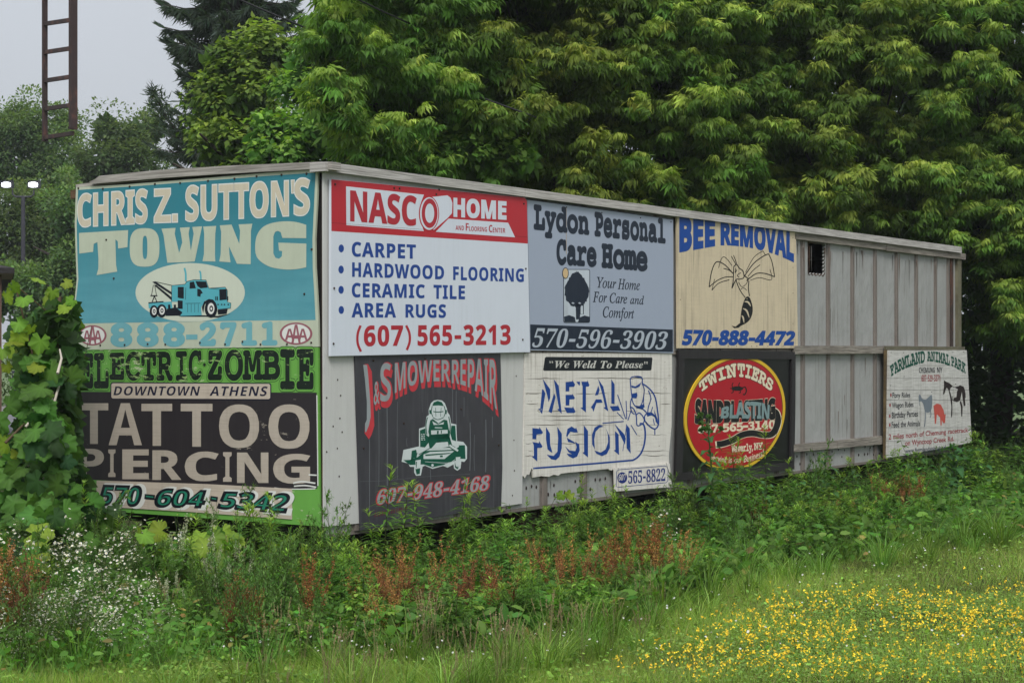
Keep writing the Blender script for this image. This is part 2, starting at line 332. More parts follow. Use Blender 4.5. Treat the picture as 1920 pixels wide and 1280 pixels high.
'F':(151,'-12 0 -10 5 4 7 9 10 11 14 17 27 48 143 50 156 50 160 48 163 46 165 42 166 31 168 33 173 157 173 149 132 144 132 144 137 144 146 141 153 138 158 132 162 124 164 114 164 88 164 84 163 81 162 77 156 62 96 76 96 96 98 101 100 105 102 109 106 115 115 118 121 123 121 106 58 101 58 102 71 102 77 100 81 98 84 94 86 88 87 59 88 42 21 42 16 42 12 44 9 47 7 63 4 62 0'),
'H':(194,'-12 0 -11 5 2 7 5 8 10 13 16 27 47 143 49 156 48 160 47 163 45 165 36 168 30 168 32 173 100 173 99 168 92 168 86 166 82 164 78 160 75 153 72 145 62 106 61 101 63 98 69 96 133 96 139 98 142 102 153 143 155 156 154 160 153 163 150 165 147 166 136 168 138 173 206 173 205 168 196 168 191 166 187 164 184 160 181 154 178 146 146 22 145 17 145 13 147 10 149 8 153 6 164 5 162 0 94 0 95 5 108 7 112 8 116 13 122 27 136 81 136 83 134 86 128 87 64 87 58 86 55 82 40 22 39 17 39 13 41 10 43 8 47 6 58 5 56 0'),
'Y':(153,'18 0 20 4 36 7 42 10 44 13 48 24 62 75 39 136 30 156 24 163 20 165 11 168 5 168 6 173 81 173 80 168 64 166 62 164 60 161 60 158 60 152 84 88 124 133 136 149 140 156 140 159 140 162 138 164 136 166 129 167 120 168 121 173 181 173 179 168 175 167 170 165 165 161 146 142 88 76 72 20 72 15 72 11 74 8 77 6 96 4 94 0'),
'a':(127,'18 -3 12 -2 7 0 3 4 0 9 -2 16 -2 24 -2 38 2 51 7 65 14 79 23 91 34 102 45 111 56 116 68 118 77 116 83 112 86 104 90 115 109 115 86 34 82 16 83 14 87 13 91 15 97 20 105 30 108 27 96 10 84 0 73 -3 67 -2 64 2 62 8 64 16 71 44 62 30 53 18 44 9 36 2 28 -2;30 12 34 13 43 18 56 32 69 52 78 75 81 89 82 96 80 104 76 110 69 111 61 110 54 106 46 99 39 90 33 78 28 65 22 45 20 27 21 19 24 14'),
'd':(132,'23 -3 15 -2 9 0 4 5 0 11 -2 18 -3 27 -3 36 -1 44 2 54 11 72 16 81 23 89 30 97 43 108 54 114 66 118 72 118 80 117 86 114 90 109 102 158 102 165 100 168 90 169 87 169 88 174 107 176 126 181 128 180 128 174 88 22 87 16 88 14 90 12 93 11 98 13 105 20 114 30 118 27 104 10 98 4 92 0 86 -2 81 -3 74 -2 70 3 68 10 69 18 71 28 75 42 66 28 58 17 50 8 41 2 32 -2;34 10 38 11 43 13 48 16 62 32 74 53 83 76 86 96 86 101 83 108 80 110 77 111 74 112 66 110 57 106 49 100 41 91 34 80 28 66 23 52 20 40 19 29 20 24 21 19 23 15 26 12 30 11'),
'e':(107,'33 -2 23 -1 15 2 8 8 2 16 0 25 -2 37 -1 45 1 53 7 70 17 86 23 93 38 106 49 112 61 116 73 118 80 117 86 116 90 113 93 109 95 104 96 99 94 89 88 79 78 70 63 63 45 57 23 53 21 36 24 22 31 12 44 10 56 12 69 19 82 30 86 26 78 18 70 10 61 4 52 0 43 -2;24 59 39 62 52 67 62 74 70 82 74 91 76 101 75 106 72 110 67 111 62 110 56 108 51 104 46 99 40 93 36 86 27 68'),
'f':(74,'-18 -57 -22 -56 -26 -55 -30 -53 -32 -50 -34 -47 -34 -43 -33 -37 -30 -34 -25 -32 -20 -33 -18 -36 -16 -40 -18 -47 -18 -49 -17 -50 -16 -50 -11 -49 -7 -46 -4 -40 1 -28 5 -9 26 105 2 105 4 113 28 113 31 127 36 143 42 156 50 167 60 175 70 180 80 181 86 181 92 179 96 176 100 172 102 168 102 163 101 157 97 153 90 152 85 153 82 156 81 162 83 170 82 173 76 174 68 171 60 160 55 143 49 113 78 113 77 105 48 105 38 56 25 3 16 -22 12 -32 3 -46 -7 -54'),
'm':(205,'152 -3 146 -1 142 4 140 12 143 29 158 81 160 95 160 99 157 102 153 102 148 102 144 100 138 96 127 85 121 78 104 51 93 27 85 0 65 0 88 76 91 96 90 99 88 102 84 102 81 102 73 98 58 86 47 74 42 66 32 48 24 26 15 0 -5 0 22 90 23 98 22 101 21 103 19 105 6 107 7 112 35 115 46 118 47 118 48 116 48 113 34 66 58 94 79 112 98 118 106 116 111 111 113 103 112 95 110 84 106 68 128 96 148 112 167 118 175 116 180 111 182 102 181 94 161 18 162 16 163 14 166 13 168 14 174 18 180 24 186 32 189 28 177 11 165 1'),
'n':(136,'83 -3 76 -2 74 0 72 3 70 10 75 32 89 87 90 94 90 99 87 102 84 102 80 102 73 98 59 86 46 70 34 53 28 39 22 22 16 0 -4 0 20 82 23 98 23 100 22 103 20 104 6 106 7 110 37 115 48 118 50 117 50 114 34 66 47 82 59 95 70 105 80 112 90 116 98 117 106 116 111 111 112 104 112 94 92 24 91 18 92 15 94 13 96 12 102 15 108 22 116 34 120 31 108 12 96 0'),
'o':(130,'39 -3 28 -2 18 2 10 8 4 16 0 26 -2 38 -1 48 2 57 5 66 10 76 16 84 23 92 30 99 39 106 48 111 57 115 66 117 75 118 87 116 97 113 106 107 112 98 116 88 117 77 116 68 112 52 102 35 97 27 90 20 83 14 76 8 64 2 52 -2;42 4 49 5 55 8 62 12 68 18 74 24 79 32 87 49 90 58 94 76 95 84 92 99 85 108 74 111 65 110 57 106 49 100 42 91 35 80 29 68 24 55 22 43 21 31 22 23 23 16 26 11 30 7 36 5'),
'r':(83,'-5 0 17 78 21 96 20 100 19 102 18 104 5 106 6 110 44 118 46 118 46 116 33 67 51 95 66 112 77 118 80 118 85 114 88 109 88 101 86 97 84 94 82 92 78 90 74 90 67 92 64 97 63 100 44 74 28 41 15 0'),
't':(70,'12 -3 6 -2 2 3 0 10 2 23 24 105 7 105 8 110 23 116 37 128 50 146 56 146 47 113 68 113 66 105 45 105 24 29 22 17 23 14 24 12 27 12 32 14 38 20 46 30 50 25 37 10 24 0'),
'u':(136,'17 -3 12 -2 8 -1 6 2 3 5 2 9 2 14 3 26 7 43 20 92 21 99 19 104 18 106 5 107 6 112 44 118 47 117 46 110 26 40 22 20 23 16 25 13 30 12 34 13 40 16 46 20 59 34 66 43 72 53 84 76 90 88 97 115 117 115 95 34 92 18 92 14 94 12 97 12 102 14 109 20 117 31 121 28 108 11 96 0 83 -3 76 -2 72 3 70 10 74 30 82 57 70 38 58 24 47 12 37 4 27 -1'),
},
'bi': {
'H':(189,'-12 0 -12 6 0 8 3 9 6 12 8 15 14 32 44 144 45 150 44 154 43 156 40 159 37 160 27 162 27 168 106 168 106 162 93 160 90 158 85 152 79 136 67 94 127 94 139 137 141 150 140 154 139 156 136 159 128 161 123 162 123 168 202 168 202 162 189 160 186 159 181 153 175 137 146 30 144 18 145 14 146 11 148 9 156 6 162 6 162 0 84 0 84 6 96 8 99 9 102 12 104 15 110 32 124 82 64 82 50 30 48 18 50 11 56 8 66 6 66 0'),
'P':(152,'-12 0 -12 6 0 8 3 9 6 12 8 15 14 32 44 144 45 150 44 154 43 156 41 158 27 162 27 168 96 168 121 165 138 158 149 146 152 129 152 120 148 112 144 104 137 96 130 90 120 86 108 83 92 81 64 80 50 30 48 18 49 14 50 11 56 7 66 6 66 0;74 88 87 90 97 94 106 101 111 110 115 122 116 135 114 148 106 156 94 159 90 159 86 157 81 146 66 89'),
'T':(150,'16 0 16 6 28 8 32 10 35 13 38 17 40 22 76 159 63 158 54 155 44 150 36 142 30 134 24 123 18 123 27 168 163 168 156 120 148 120 146 137 139 149 129 156 114 159 77 24 76 17 77 14 78 11 80 9 94 6 94 0'),
'W':(204,'30 -4 30 142 29 150 26 154 22 158 18 160 11 161 11 168 79 168 79 161 74 160 70 158 68 155 66 151 65 138 64 60 110 136 110 150 109 155 106 158 103 160 98 161 93 162 93 168 160 168 160 162 155 161 151 160 148 158 147 154 146 150 144 120 142 60 192 143 194 148 195 153 193 158 189 161 180 162 180 168 226 168 226 162 221 160 216 158 212 155 200 139 114 -4 107 -4 110 118 37 -4'),
'a':(125,'20 -3 12 -2 6 0 0 5 -4 11 -6 19 -7 27 -6 36 -5 45 -2 55 6 73 18 90 24 97 31 103 42 110 52 114 62 115 70 114 76 108 80 99 84 113 110 113 86 28 85 21 86 18 87 16 89 15 94 17 99 23 106 32 112 29 99 11 86 0 73 -3 65 -2 60 4 58 13 60 28 54 18 48 10 42 4 35 0 28 -2;34 15 38 16 42 18 46 21 57 35 66 55 72 75 74 92 73 99 70 103 64 104 60 104 56 102 52 98 41 82 31 59 26 43 24 30 26 22 29 17'),
'd':(124,'20 -4 13 -2 6 0 1 5 -3 12 -5 20 -6 30 -5 38 -2 55 6 72 11 80 16 88 22 95 29 101 40 109 50 114 61 115 68 114 74 113 79 110 90 148 90 156 89 158 87 160 76 161 76 168 101 171 128 175 86 22 86 16 88 15 90 16 95 20 105 33 110 29 92 5 86 0 80 -2 74 -4 65 -2 60 4 58 13 61 28 55 18 48 10 42 4 36 0 28 -3;36 16 40 16 44 18 47 22 58 37 67 57 73 77 75 93 74 100 71 104 66 106 63 105 56 100 45 86 35 67 28 47 25 29 25 25 26 22 30 17'),
'e':(100,'32 -4 22 -2 14 1 6 7 0 15 -3 25 -4 36 -3 46 -1 55 2 64 7 73 12 82 18 90 25 97 33 103 41 108 49 112 57 114 66 115 74 114 80 112 86 109 90 104 92 99 93 92 91 83 86 74 77 65 64 57 49 51 29 46 28 33 28 27 30 22 32 18 36 16 40 14 46 13 55 16 64 23 73 36 80 31 66 12 51 0;31 54 39 57 46 60 52 64 58 68 67 79 70 85 72 91 72 97 70 104 64 107 58 106 52 101 47 94 41 84 36 70'),
'l':(64,'15 -4 9 -3 5 -2 1 1 -2 5 -3 9 -4 15 -3 23 29 138 32 154 31 158 28 160 20 161 19 168 68 175 28 26 27 20 28 17 29 16 31 15 36 17 42 23 49 33 54 29 41 11 35 4 28 0 22 -2'),
'o':(118,'36 -4 25 -2 16 1 8 8 1 16 -2 25 -4 36 -3 46 -1 55 6 73 12 82 18 90 25 97 32 103 40 108 48 112 57 114 65 115 77 114 87 110 95 105 101 97 105 87 106 76 106 66 104 58 100 48 96 39 91 31 85 23 78 16 71 9 63 4 54 0 45 -3;38 5 42 6 46 8 50 11 60 28 69 49 74 71 76 90 75 99 71 105 64 107 60 106 56 104 53 101 42 86 34 64 28 42 26 22 27 12 32 7'),
's':(94,'34 -4 27 -3 20 -1 10 2 6 3 2 2 0 0 -2 -2 -9 -2 -2 40 5 39 8 20 17 9 30 5 38 7 43 12 44 20 42 29 35 40 26 52 14 69 12 74 10 85 12 93 15 100 20 106 26 111 34 114 43 115 50 114 72 110 75 110 77 112 79 114 86 114 80 76 74 77 68 94 60 104 50 107 43 106 40 104 38 101 36 98 36 95 37 89 40 82 54 66 62 56 68 43 71 30 70 24 69 18 66 13 62 8 58 4 53 1 47 -2 41 -3'),
},
'sb': {
'0':(143,'71 -2 52 0 36 8 24 22 16 40 11 63 9 89 10 108 12 124 15 139 20 151 26 162 35 170 45 176 57 180 71 181 91 178 106 170 118 157 127 139 132 116 134 89 133 71 131 54 128 40 123 28 116 17 108 8 98 2 86 -1;71 28 80 30 86 35 91 43 94 55 96 70 96 89 96 108 94 123 91 135 86 144 80 149 71 151 63 149 56 144 52 135 49 123 47 108 46 89 47 70 49 55 52 44 56 35 63 30'),
'1':(143,'66 0 66 103 66 139 54 126 33 110 15 133 72 178 103 178 103 0'),
'2':(143,'10 0 10 26 55 72 77 95 88 112 92 122 92 128 92 135 90 140 86 144 82 147 77 149 70 150 64 149 57 148 50 145 30 131 10 156 26 168 38 175 46 178 54 180 73 181 84 180 94 178 104 175 111 170 118 164 123 158 127 150 129 142 130 133 129 123 127 114 124 106 120 98 107 82 80 55 57 34 57 32 135 32 135 0'),
'3':(143,'61 -2 42 -2 25 2 10 7 10 39 34 30 57 28 69 28 78 30 86 34 90 40 92 46 94 54 93 59 92 63 90 67 87 70 77 75 61 77 37 77 37 106 61 106 76 110 81 112 85 114 88 118 90 126 91 130 90 136 88 141 85 145 80 148 74 150 65 150 57 150 50 148 43 146 27 138 10 164 25 172 34 176 44 179 56 180 68 181 85 180 100 176 112 170 120 162 126 151 128 138 126 127 123 117 117 109 109 102 100 98 89 94 102 91 113 86 122 80 128 72 132 63 133 52 132 42 130 33 126 24 120 16 112 10 102 5 90 1 77 -2'),
'4':(143,'80 0 80 37 4 37 4 63 82 178 117 178 117 66 139 66 139 37 117 37 117 0;38 66 80 66 81 110 82 135 81 135 76 126'),
'5':(143,'60 -2 34 0 19 4 12 7 12 40 34 32 43 30 59 28 69 29 78 31 85 35 90 40 92 48 94 56 91 68 84 77 74 82 58 84 43 82 31 80 16 88 22 178 119 178 119 146 56 146 52 112 62 113 75 114 86 113 95 111 104 108 112 103 118 97 124 90 128 81 131 71 132 60 130 42 124 26 114 14 100 5 82 -1'),
'6':(143,'74 -2 62 -2 51 1 41 6 32 12 24 21 18 32 13 44 10 59 9 76 11 106 16 126 19 135 23 143 28 151 35 158 42 165 50 170 60 175 72 178 84 180 98 180 110 180 122 179 122 148 112 150 101 151 87 150 76 148 66 144 59 139 54 132 49 124 46 116 44 106 44 95 45 95 49 101 54 106 60 110 66 113 74 115 84 116 98 114 111 110 121 101 129 90 133 76 135 60 133 42 128 26 118 14 106 5 92 -1;73 28 80 28 86 31 91 36 95 42 98 49 98 59 98 67 96 74 92 80 88 84 82 86 74 87 64 86 60 84 52 78 48 70 46 62 48 52 52 41 55 37 58 33 63 30 68 28'),
'7':(143,'28 0 95 147 7 147 7 178 135 178 135 155 67 0'),
'8':(143,'72 -2 53 -1 38 3 25 10 16 20 10 32 9 45 10 57 13 67 19 75 26 82 34 88 43 93 36 98 28 105 23 112 18 119 15 128 14 138 15 147 18 155 22 162 28 168 35 172 44 176 52 179 62 180 72 181 82 180 91 179 100 176 108 172 115 168 121 162 125 155 128 147 128 138 128 128 124 119 120 112 113 105 105 99 96 94 115 83 125 73 129 67 134 54 134 46 133 37 130 28 126 20 120 14 113 8 104 4 94 0 83 -2;72 110 86 120 90 124 92 129 93 135 92 140 90 145 87 148 82 151 77 153 71 153 66 153 60 151 56 148 52 145 50 140 50 135 50 129 53 124 56 120;71 25 80 26 86 28 92 31 96 36 98 41 99 47 97 56 95 59 85 68 70 78 62 74 56 70 51 65 47 60 44 54 44 48 44 42 47 36 51 32 56 28 63 26'),
'9':(143,'44 -2 32 -2 20 -1 20 30 31 28 42 27 56 28 67 30 76 34 84 40 90 46 94 54 96 62 98 72 99 83 98 83 94 77 89 72 84 68 77 65 69 63 58 62 44 64 32 68 22 77 14 88 10 102 8 118 10 136 15 152 24 164 36 173 52 179 69 180 80 180 92 177 102 172 111 166 119 157 125 146 130 134 133 119 134 102 132 72 130 62 124 44 120 35 114 27 108 20 101 13 92 8 82 4 71 0 58 -2;69 91 74 92 84 95 90 100 95 108 96 116 94 132 91 137 88 142 84 145 80 148 75 150 70 150 62 150 56 147 52 143 48 137 45 129 44 119 45 111 47 104 50 98 55 94 61 92'),
'A':(172,'0 0 63 179 109 179 172 0 132 0 119 42 54 42 41 0;63 74 110 74 86 152 76 116'),
'B':(168,'22 0 22 178 78 178 100 178 118 174 132 168 142 160 148 148 150 133 150 124 147 115 143 108 138 102 131 97 123 95 123 94 134 90 139 87 144 84 147 80 150 74 153 68 154 60 155 52 153 37 147 24 137 14 124 6 108 2 89 0;60 108 92 108 100 110 105 113 109 117 111 122 112 128 111 134 108 139 104 143 98 146 90 147 60 148;60 31 85 31 95 32 103 34 109 38 112 43 115 49 116 56 115 62 112 67 109 72 103 75 94 77 84 78 60 78'),
'C':(159,'95 -2 78 -1 62 2 50 9 38 18 30 28 23 41 18 56 16 72 14 89 16 106 19 122 24 137 32 150 41 160 53 169 66 176 81 180 98 181 107 181 125 178 150 168 138 138 118 146 112 148 98 150 85 148 74 142 65 133 58 121 55 106 54 89 55 71 58 56 64 45 73 36 84 31 98 29 120 32 144 38 144 7 120 0'),
'D':(185,'22 0 22 178 78 178 96 178 112 174 127 168 140 161 150 151 159 139 166 125 169 109 170 91 168 63 159 40 145 23 126 10 102 2 73 0;60 31 76 31 100 35 118 46 128 64 131 90 130 108 126 122 118 134 108 141 96 146 80 148 60 148'),
'E':(140,'22 0 22 178 125 178 125 148 60 148 60 108 121 108 121 77 60 77 60 31 125 31 125 0'),
'F':(137,'22 0 22 178 125 178 125 148 60 148 60 102 120 102 120 70 60 70 60 0'),
'G':(181,'98 -2 73 0 52 8 36 21 24 39 17 62 14 90 16 107 19 124 26 138 34 151 44 161 57 170 72 176 89 180 108 181 126 180 136 178 161 170 148 140 130 147 108 150 97 149 88 146 79 142 72 136 65 129 60 121 56 111 54 100 54 89 54 78 56 67 58 58 62 50 67 42 73 37 81 32 90 30 100 29 114 30 124 32 124 69 90 69 90 100 161 100 161 8 132 0 110 -2'),
'H':(191,'22 0 22 178 60 178 60 108 131 108 131 178 169 178 169 0 131 0 131 77 60 77 60 0'),
'I':(97,'8 0 8 22 30 32 30 147 8 157 8 178 89 178 89 157 68 147 68 32 89 22 89 0'),
'J':(83,'4 -52 -9 -52 -18 -50 -18 -18 -10 -20 -1 -21 11 -18 14 -16 17 -13 20 -9 21 -4 22 3 22 178 60 178 60 12 60 -3 57 -15 53 -26 48 -34 41 -41 33 -46 24 -50 14 -52'),
'L':(141,'22 0 22 178 60 178 60 31 133 31 133 0'),
'M':(236,'22 0 22 178 74 178 116 42 162 178 213 178 213 0 178 0 178 84 180 140 179 140 133 0 98 0 55 140 54 140 56 104 56 0'),
'N':(203,'22 0 22 178 70 178 148 45 147 94 147 178 181 178 181 0 133 0 55 135 54 135 56 110 56 0'),
'O':(199,'100 -2 81 -1 65 2 52 9 40 18 31 28 24 41 18 56 16 72 14 90 16 108 18 124 24 138 31 151 40 161 52 170 65 176 82 180 100 181 118 180 134 176 148 170 159 161 168 150 176 138 180 123 184 107 184 90 184 72 180 56 176 41 168 28 159 18 148 9 134 2 118 -1;100 29 114 31 126 36 134 46 140 58 144 72 145 90 144 107 140 122 134 134 126 143 114 148 100 150 85 148 74 143 65 134 59 122 56 107 54 90 56 72 59 58 65 46 74 36 85 31'),
'P':(157,'22 0 22 178 80 178 100 177 117 172 130 164 139 152 144 139 146 123 145 113 143 103 139 94 134 85 127 78 118 72 106 67 93 64 76 64 60 64 60 0;60 94 73 94 83 95 91 97 98 101 103 106 106 113 108 122 106 133 100 141 91 146 78 148 60 148'),
'R':(165,'22 0 22 178 74 178 97 177 115 172 128 165 138 155 144 142 146 125 145 117 144 110 141 104 138 98 134 93 129 88 112 78 165 0 123 0 80 68 60 68 60 0;60 99 84 100 93 102 100 106 104 110 106 116 108 124 106 132 104 138 99 142 92 145 83 147 60 148'),
'S':(138,'62 -2 44 -1 27 2 12 8 12 44 38 34 47 31 56 29 65 29 74 29 80 31 85 34 88 38 90 42 91 48 90 54 86 60 81 64 42 84 29 94 21 104 18 109 16 116 14 122 14 130 15 145 21 158 30 168 42 175 57 180 74 181 83 181 101 178 127 168 115 139 93 147 73 150 66 149 61 147 56 144 53 141 51 136 50 132 52 126 54 120 59 116 108 90 118 79 122 73 126 66 127 58 128 50 126 35 120 22 111 12 98 4 82 -1'),
'T':(145,'54 0 54 147 5 147 5 178 140 178 140 147 91 147 91 0'),
'U':(189,'94 -2 72 0 54 6 40 16 30 29 23 45 21 64 21 178 59 178 59 69 60 56 63 46 68 38 75 33 84 30 95 29 106 30 115 34 122 39 126 47 129 57 130 70 130 178 168 178 168 63 167 51 164 40 160 30 153 20 145 12 135 6 123 1 110 -2'),
'V':(162,'60 0 0 178 38 178 75 62 81 33 90 72 124 178 162 178 102 0'),
'W':(242,'46 0 0 178 37 178 63 66 69 34 74 66 77 78 103 178 139 178 168 66 173 34 175 49 182 81 204 178 242 178 196 0 153 0 127 102 121 136 112 94 88 0'),
'Y':(156,'59 0 59 68 0 178 41 178 78 105 115 178 156 178 97 70 97 0'),
'Z':(145,'6 0 6 24 92 147 8 147 8 178 136 178 136 154 51 31 139 31 139 0'),
},
'mono': {
'0':(150,'75 -4 66 -3 57 0 49 6 42 14 36 23 32 34 28 47 26 61 25 77 27 100 31 120 39 136 49 148 61 156 75 158 85 157 94 154 102 148 109 141 114 131 119 120 122 107 124 93 125 77 124 54 119 34 112 18 102 6 90 -2;75 13 84 15 91 20 97 29 101 42 104 58 105 77 104 96 101 112 97 125 91 134 84 139 75 140 67 139 60 134 54 125 49 112 46 96 46 77 46 58 49 42 54 29 60 20 67 15'),
'1':(150,'42 0 36 1 33 4 32 9 34 14 36 16 49 17 69 17 69 136 42 130 38 131 35 134 34 138 35 142 37 145 42 147 78 156 83 157 86 156 88 154 88 149 88 17 108 17 121 16 123 14 124 12 124 9 124 4 120 1 115 0'),
'2':(150,'33 0 26 1 22 5 20 11 21 15 23 19 38 35 80 76 92 91 96 98 99 105 100 112 99 120 96 127 92 133 87 138 80 140 73 141 62 139 56 137 51 134 47 130 42 121 38 119 34 118 31 118 28 121 26 131 28 139 37 147 54 155 66 158 73 158 82 157 90 155 98 152 104 148 110 142 114 136 118 129 120 121 121 113 119 101 114 90 106 77 86 55 48 19 104 19 105 25 108 29 113 30 118 29 121 26 122 18 119 4 116 1 113 0'),
'3':(150,'70 -4 62 -4 47 -1 40 2 29 8 26 12 23 15 22 19 25 25 32 27 38 25 50 20 62 16 71 15 80 16 88 18 95 23 100 29 102 36 104 44 102 52 100 60 96 65 89 70 82 72 72 74 63 76 61 82 62 86 64 89 81 92 86 94 90 97 94 100 96 104 98 109 99 114 98 122 96 128 92 134 86 138 80 140 74 141 61 139 45 130 39 128 33 130 31 136 32 139 34 142 38 146 48 152 61 156 75 158 83 158 90 156 98 153 104 149 109 144 113 138 116 132 118 125 119 118 116 103 108 92 94 84 103 81 111 76 117 70 121 62 124 54 124 44 124 35 121 27 118 19 112 12 106 7 98 2 90 -1 80 -3'),
'4':(150,'72 0 64 2 62 6 62 9 63 14 66 16 71 17 86 17 86 38 28 38 25 38 23 41 22 45 22 54 24 60 78 153 80 156 83 158 100 155 102 154 103 152 104 149 104 56 110 56 117 60 120 60 122 58 123 52 120 40 118 39 114 38 104 38 104 17 108 17 118 16 120 14 121 12 122 9 120 4 117 1 112 0;39 56 86 56 86 139'),
'5':(150,'70 -4 56 -4 44 -2 35 2 27 6 23 10 21 15 24 21 30 23 36 22 48 17 59 15 68 14 79 15 88 18 95 24 100 31 104 39 105 49 104 56 103 62 100 67 97 72 88 80 83 82 77 84 71 84 62 83 52 80 42 75 37 73 32 75 31 77 30 86 30 146 31 151 35 153 41 154 103 154 110 153 114 150 115 144 114 139 110 136 103 135 48 135 48 96 58 99 67 100 76 101 85 100 94 98 102 94 108 90 114 83 119 76 122 68 125 59 126 50 125 40 122 31 118 22 113 15 106 8 99 3 90 -1 80 -3'),
'6':(150,'78 -4 68 -3 58 0 50 5 42 11 36 20 32 29 28 40 26 52 25 66 26 84 30 100 35 115 42 127 52 138 62 147 74 153 88 157 103 158 118 156 120 155 122 153 122 147 119 144 90 140 76 135 65 126 56 114 50 98 46 80 56 90 66 95 78 97 87 96 95 94 102 90 108 85 114 79 119 72 122 64 124 56 125 47 124 37 122 28 119 20 114 13 109 8 102 2 95 -1 87 -3;77 14 84 14 91 17 96 22 100 28 103 36 104 46 103 55 100 63 96 70 90 75 84 78 76 79 69 78 62 75 57 70 52 64 50 56 49 48 50 38 52 30 57 23 63 18 70 14'),
'7':(150,'58 -2 56 0 56 2 57 6 105 136 43 136 42 130 38 126 34 124 29 126 26 128 26 132 27 147 28 151 31 153 35 154 116 154 120 153 122 151 123 148 122 139 75 -2 72 -2'),
'8':(150,'75 -4 66 -3 57 -2 49 2 42 6 36 12 32 18 28 26 26 33 26 42 26 50 28 58 32 64 37 70 43 75 51 79 38 88 30 100 27 115 28 123 30 130 33 137 38 143 44 148 50 152 58 156 66 158 75 158 84 158 92 156 100 152 107 148 112 143 117 137 121 130 123 123 124 115 121 100 113 88 100 79 107 75 114 70 118 64 122 58 124 50 125 42 124 33 122 25 119 18 114 12 108 6 101 2 93 -2 84 -3;75 87 83 88 90 91 96 95 100 101 103 107 104 115 103 122 100 128 96 134 90 138 84 141 75 142 67 141 60 138 55 134 50 129 48 122 47 115 48 107 50 101 55 95 60 91 67 88;75 13 84 14 91 16 97 21 102 26 104 34 105 42 104 50 101 56 97 62 91 66 84 69 75 70 67 69 60 66 54 62 49 57 46 50 46 42 46 34 49 27 54 21 60 16 67 14'),
'A':(150,'13 0 3 2 2 3 0 6 0 12 2 14 3 16 12 17 15 17 56 127 38 127 28 129 25 133 25 139 26 142 28 143 42 145 77 145 85 144 87 142 90 136 138 17 149 16 150 14 152 9 150 4 149 2 140 0 107 0 96 2 94 3 93 9 93 12 94 14 96 16 106 17 118 17 106 46 44 46 34 17 45 17 56 16 58 14 59 12 59 6 58 3 56 2 45 0;50 62 100 62 74 127'),
'B':(150,'19 0 14 1 12 4 10 9 11 12 12 14 13 16 30 17 30 127 14 129 13 130 12 133 11 136 12 141 15 144 20 145 77 145 93 144 106 140 116 134 124 127 128 117 130 106 128 94 122 84 113 77 128 69 136 57 139 42 138 34 137 27 134 21 129 15 124 10 117 6 108 2 97 0 82 0;49 82 85 83 94 85 100 88 105 92 108 98 109 105 106 117 96 125 80 127 49 127;49 17 76 17 90 18 101 20 109 23 114 28 117 34 118 42 117 51 114 58 108 62 100 65 90 67 49 67'),
'C':(150,'79 -4 67 -3 55 0 44 6 34 13 26 22 19 33 14 45 11 58 10 72 11 86 14 100 19 112 26 122 34 131 44 139 55 144 67 148 80 149 90 148 102 145 114 141 116 144 119 146 123 147 127 146 130 144 131 142 132 130 132 104 131 97 129 96 124 94 116 96 115 98 110 115 107 120 102 126 96 129 88 132 80 132 66 130 54 125 45 116 38 104 34 90 32 72 33 62 35 52 38 42 43 34 48 28 55 22 63 18 71 16 80 15 94 17 106 22 119 30 126 33 133 31 135 24 135 22 130 16 117 7 99 -1'),
'D':(150,'60 0 21 0 16 1 13 4 12 9 12 12 14 14 15 16 24 17 27 17 27 127 24 127 15 129 12 133 13 140 14 142 16 144 27 145 73 145 86 144 98 141 108 136 118 129 125 120 131 110 136 99 138 86 140 72 138 58 136 45 130 33 124 22 116 14 106 8 95 3 80 0;61 16 80 18 94 22 106 30 113 40 118 54 119 72 118 90 113 104 105 114 94 122 79 126 60 128 46 127 46 17'),
'E':(150,'17 0 12 1 9 4 8 9 8 12 10 14 12 16 23 17 31 17 31 127 23 127 12 129 10 130 8 133 9 140 10 142 12 144 23 145 124 145 128 144 131 140 132 135 132 106 130 98 129 96 127 95 121 95 118 96 117 98 115 106 115 127 50 127 50 86 82 86 82 92 84 102 87 104 93 104 96 101 98 90 98 67 96 56 95 54 93 53 87 53 85 54 84 56 82 71 50 71 50 17 115 17 115 37 116 48 118 50 120 52 127 52 129 50 131 49 132 40 132 9 131 4 128 1 124 0'),
'F':(150,'20 0 15 1 12 4 12 9 12 14 14 16 22 17 34 17 34 127 21 127 16 128 12 131 12 136 12 141 15 144 20 145 128 145 133 144 136 140 136 135 136 104 136 99 133 96 128 95 123 96 121 98 119 106 119 127 53 127 53 86 85 86 87 101 88 103 90 104 93 104 97 103 100 100 100 94 100 64 99 55 98 54 93 53 90 53 88 54 87 56 85 71 53 71 53 17 79 17 84 16 88 14 89 9 88 4 85 1 80 0'),
'H':(150,'21 0 16 1 13 4 12 9 12 12 14 14 15 16 24 17 27 17 27 127 24 127 15 129 12 133 13 140 14 142 16 144 27 145 52 145 64 144 66 142 67 136 67 133 66 130 64 129 52 127 46 127 46 85 104 85 104 127 96 127 86 129 84 131 84 133 84 139 85 142 87 143 100 145 129 145 134 144 137 141 138 136 138 133 136 129 126 127 124 127 124 17 127 17 136 16 137 14 138 9 137 3 135 1 123 0 98 0 87 1 85 3 84 5 83 9 85 14 87 16 98 17 104 17 104 68 46 68 46 17 54 17 64 16 66 14 67 12 67 6 66 3 64 2 54 0'),
'I':(150,'32 0 28 1 24 4 24 9 24 12 25 14 27 16 38 17 66 17 66 127 38 127 27 129 25 130 24 133 24 140 25 142 27 144 38 145 118 145 123 144 126 141 127 136 127 133 124 129 112 127 85 127 85 17 112 17 124 16 126 14 127 12 127 6 126 3 124 2 112 0'),
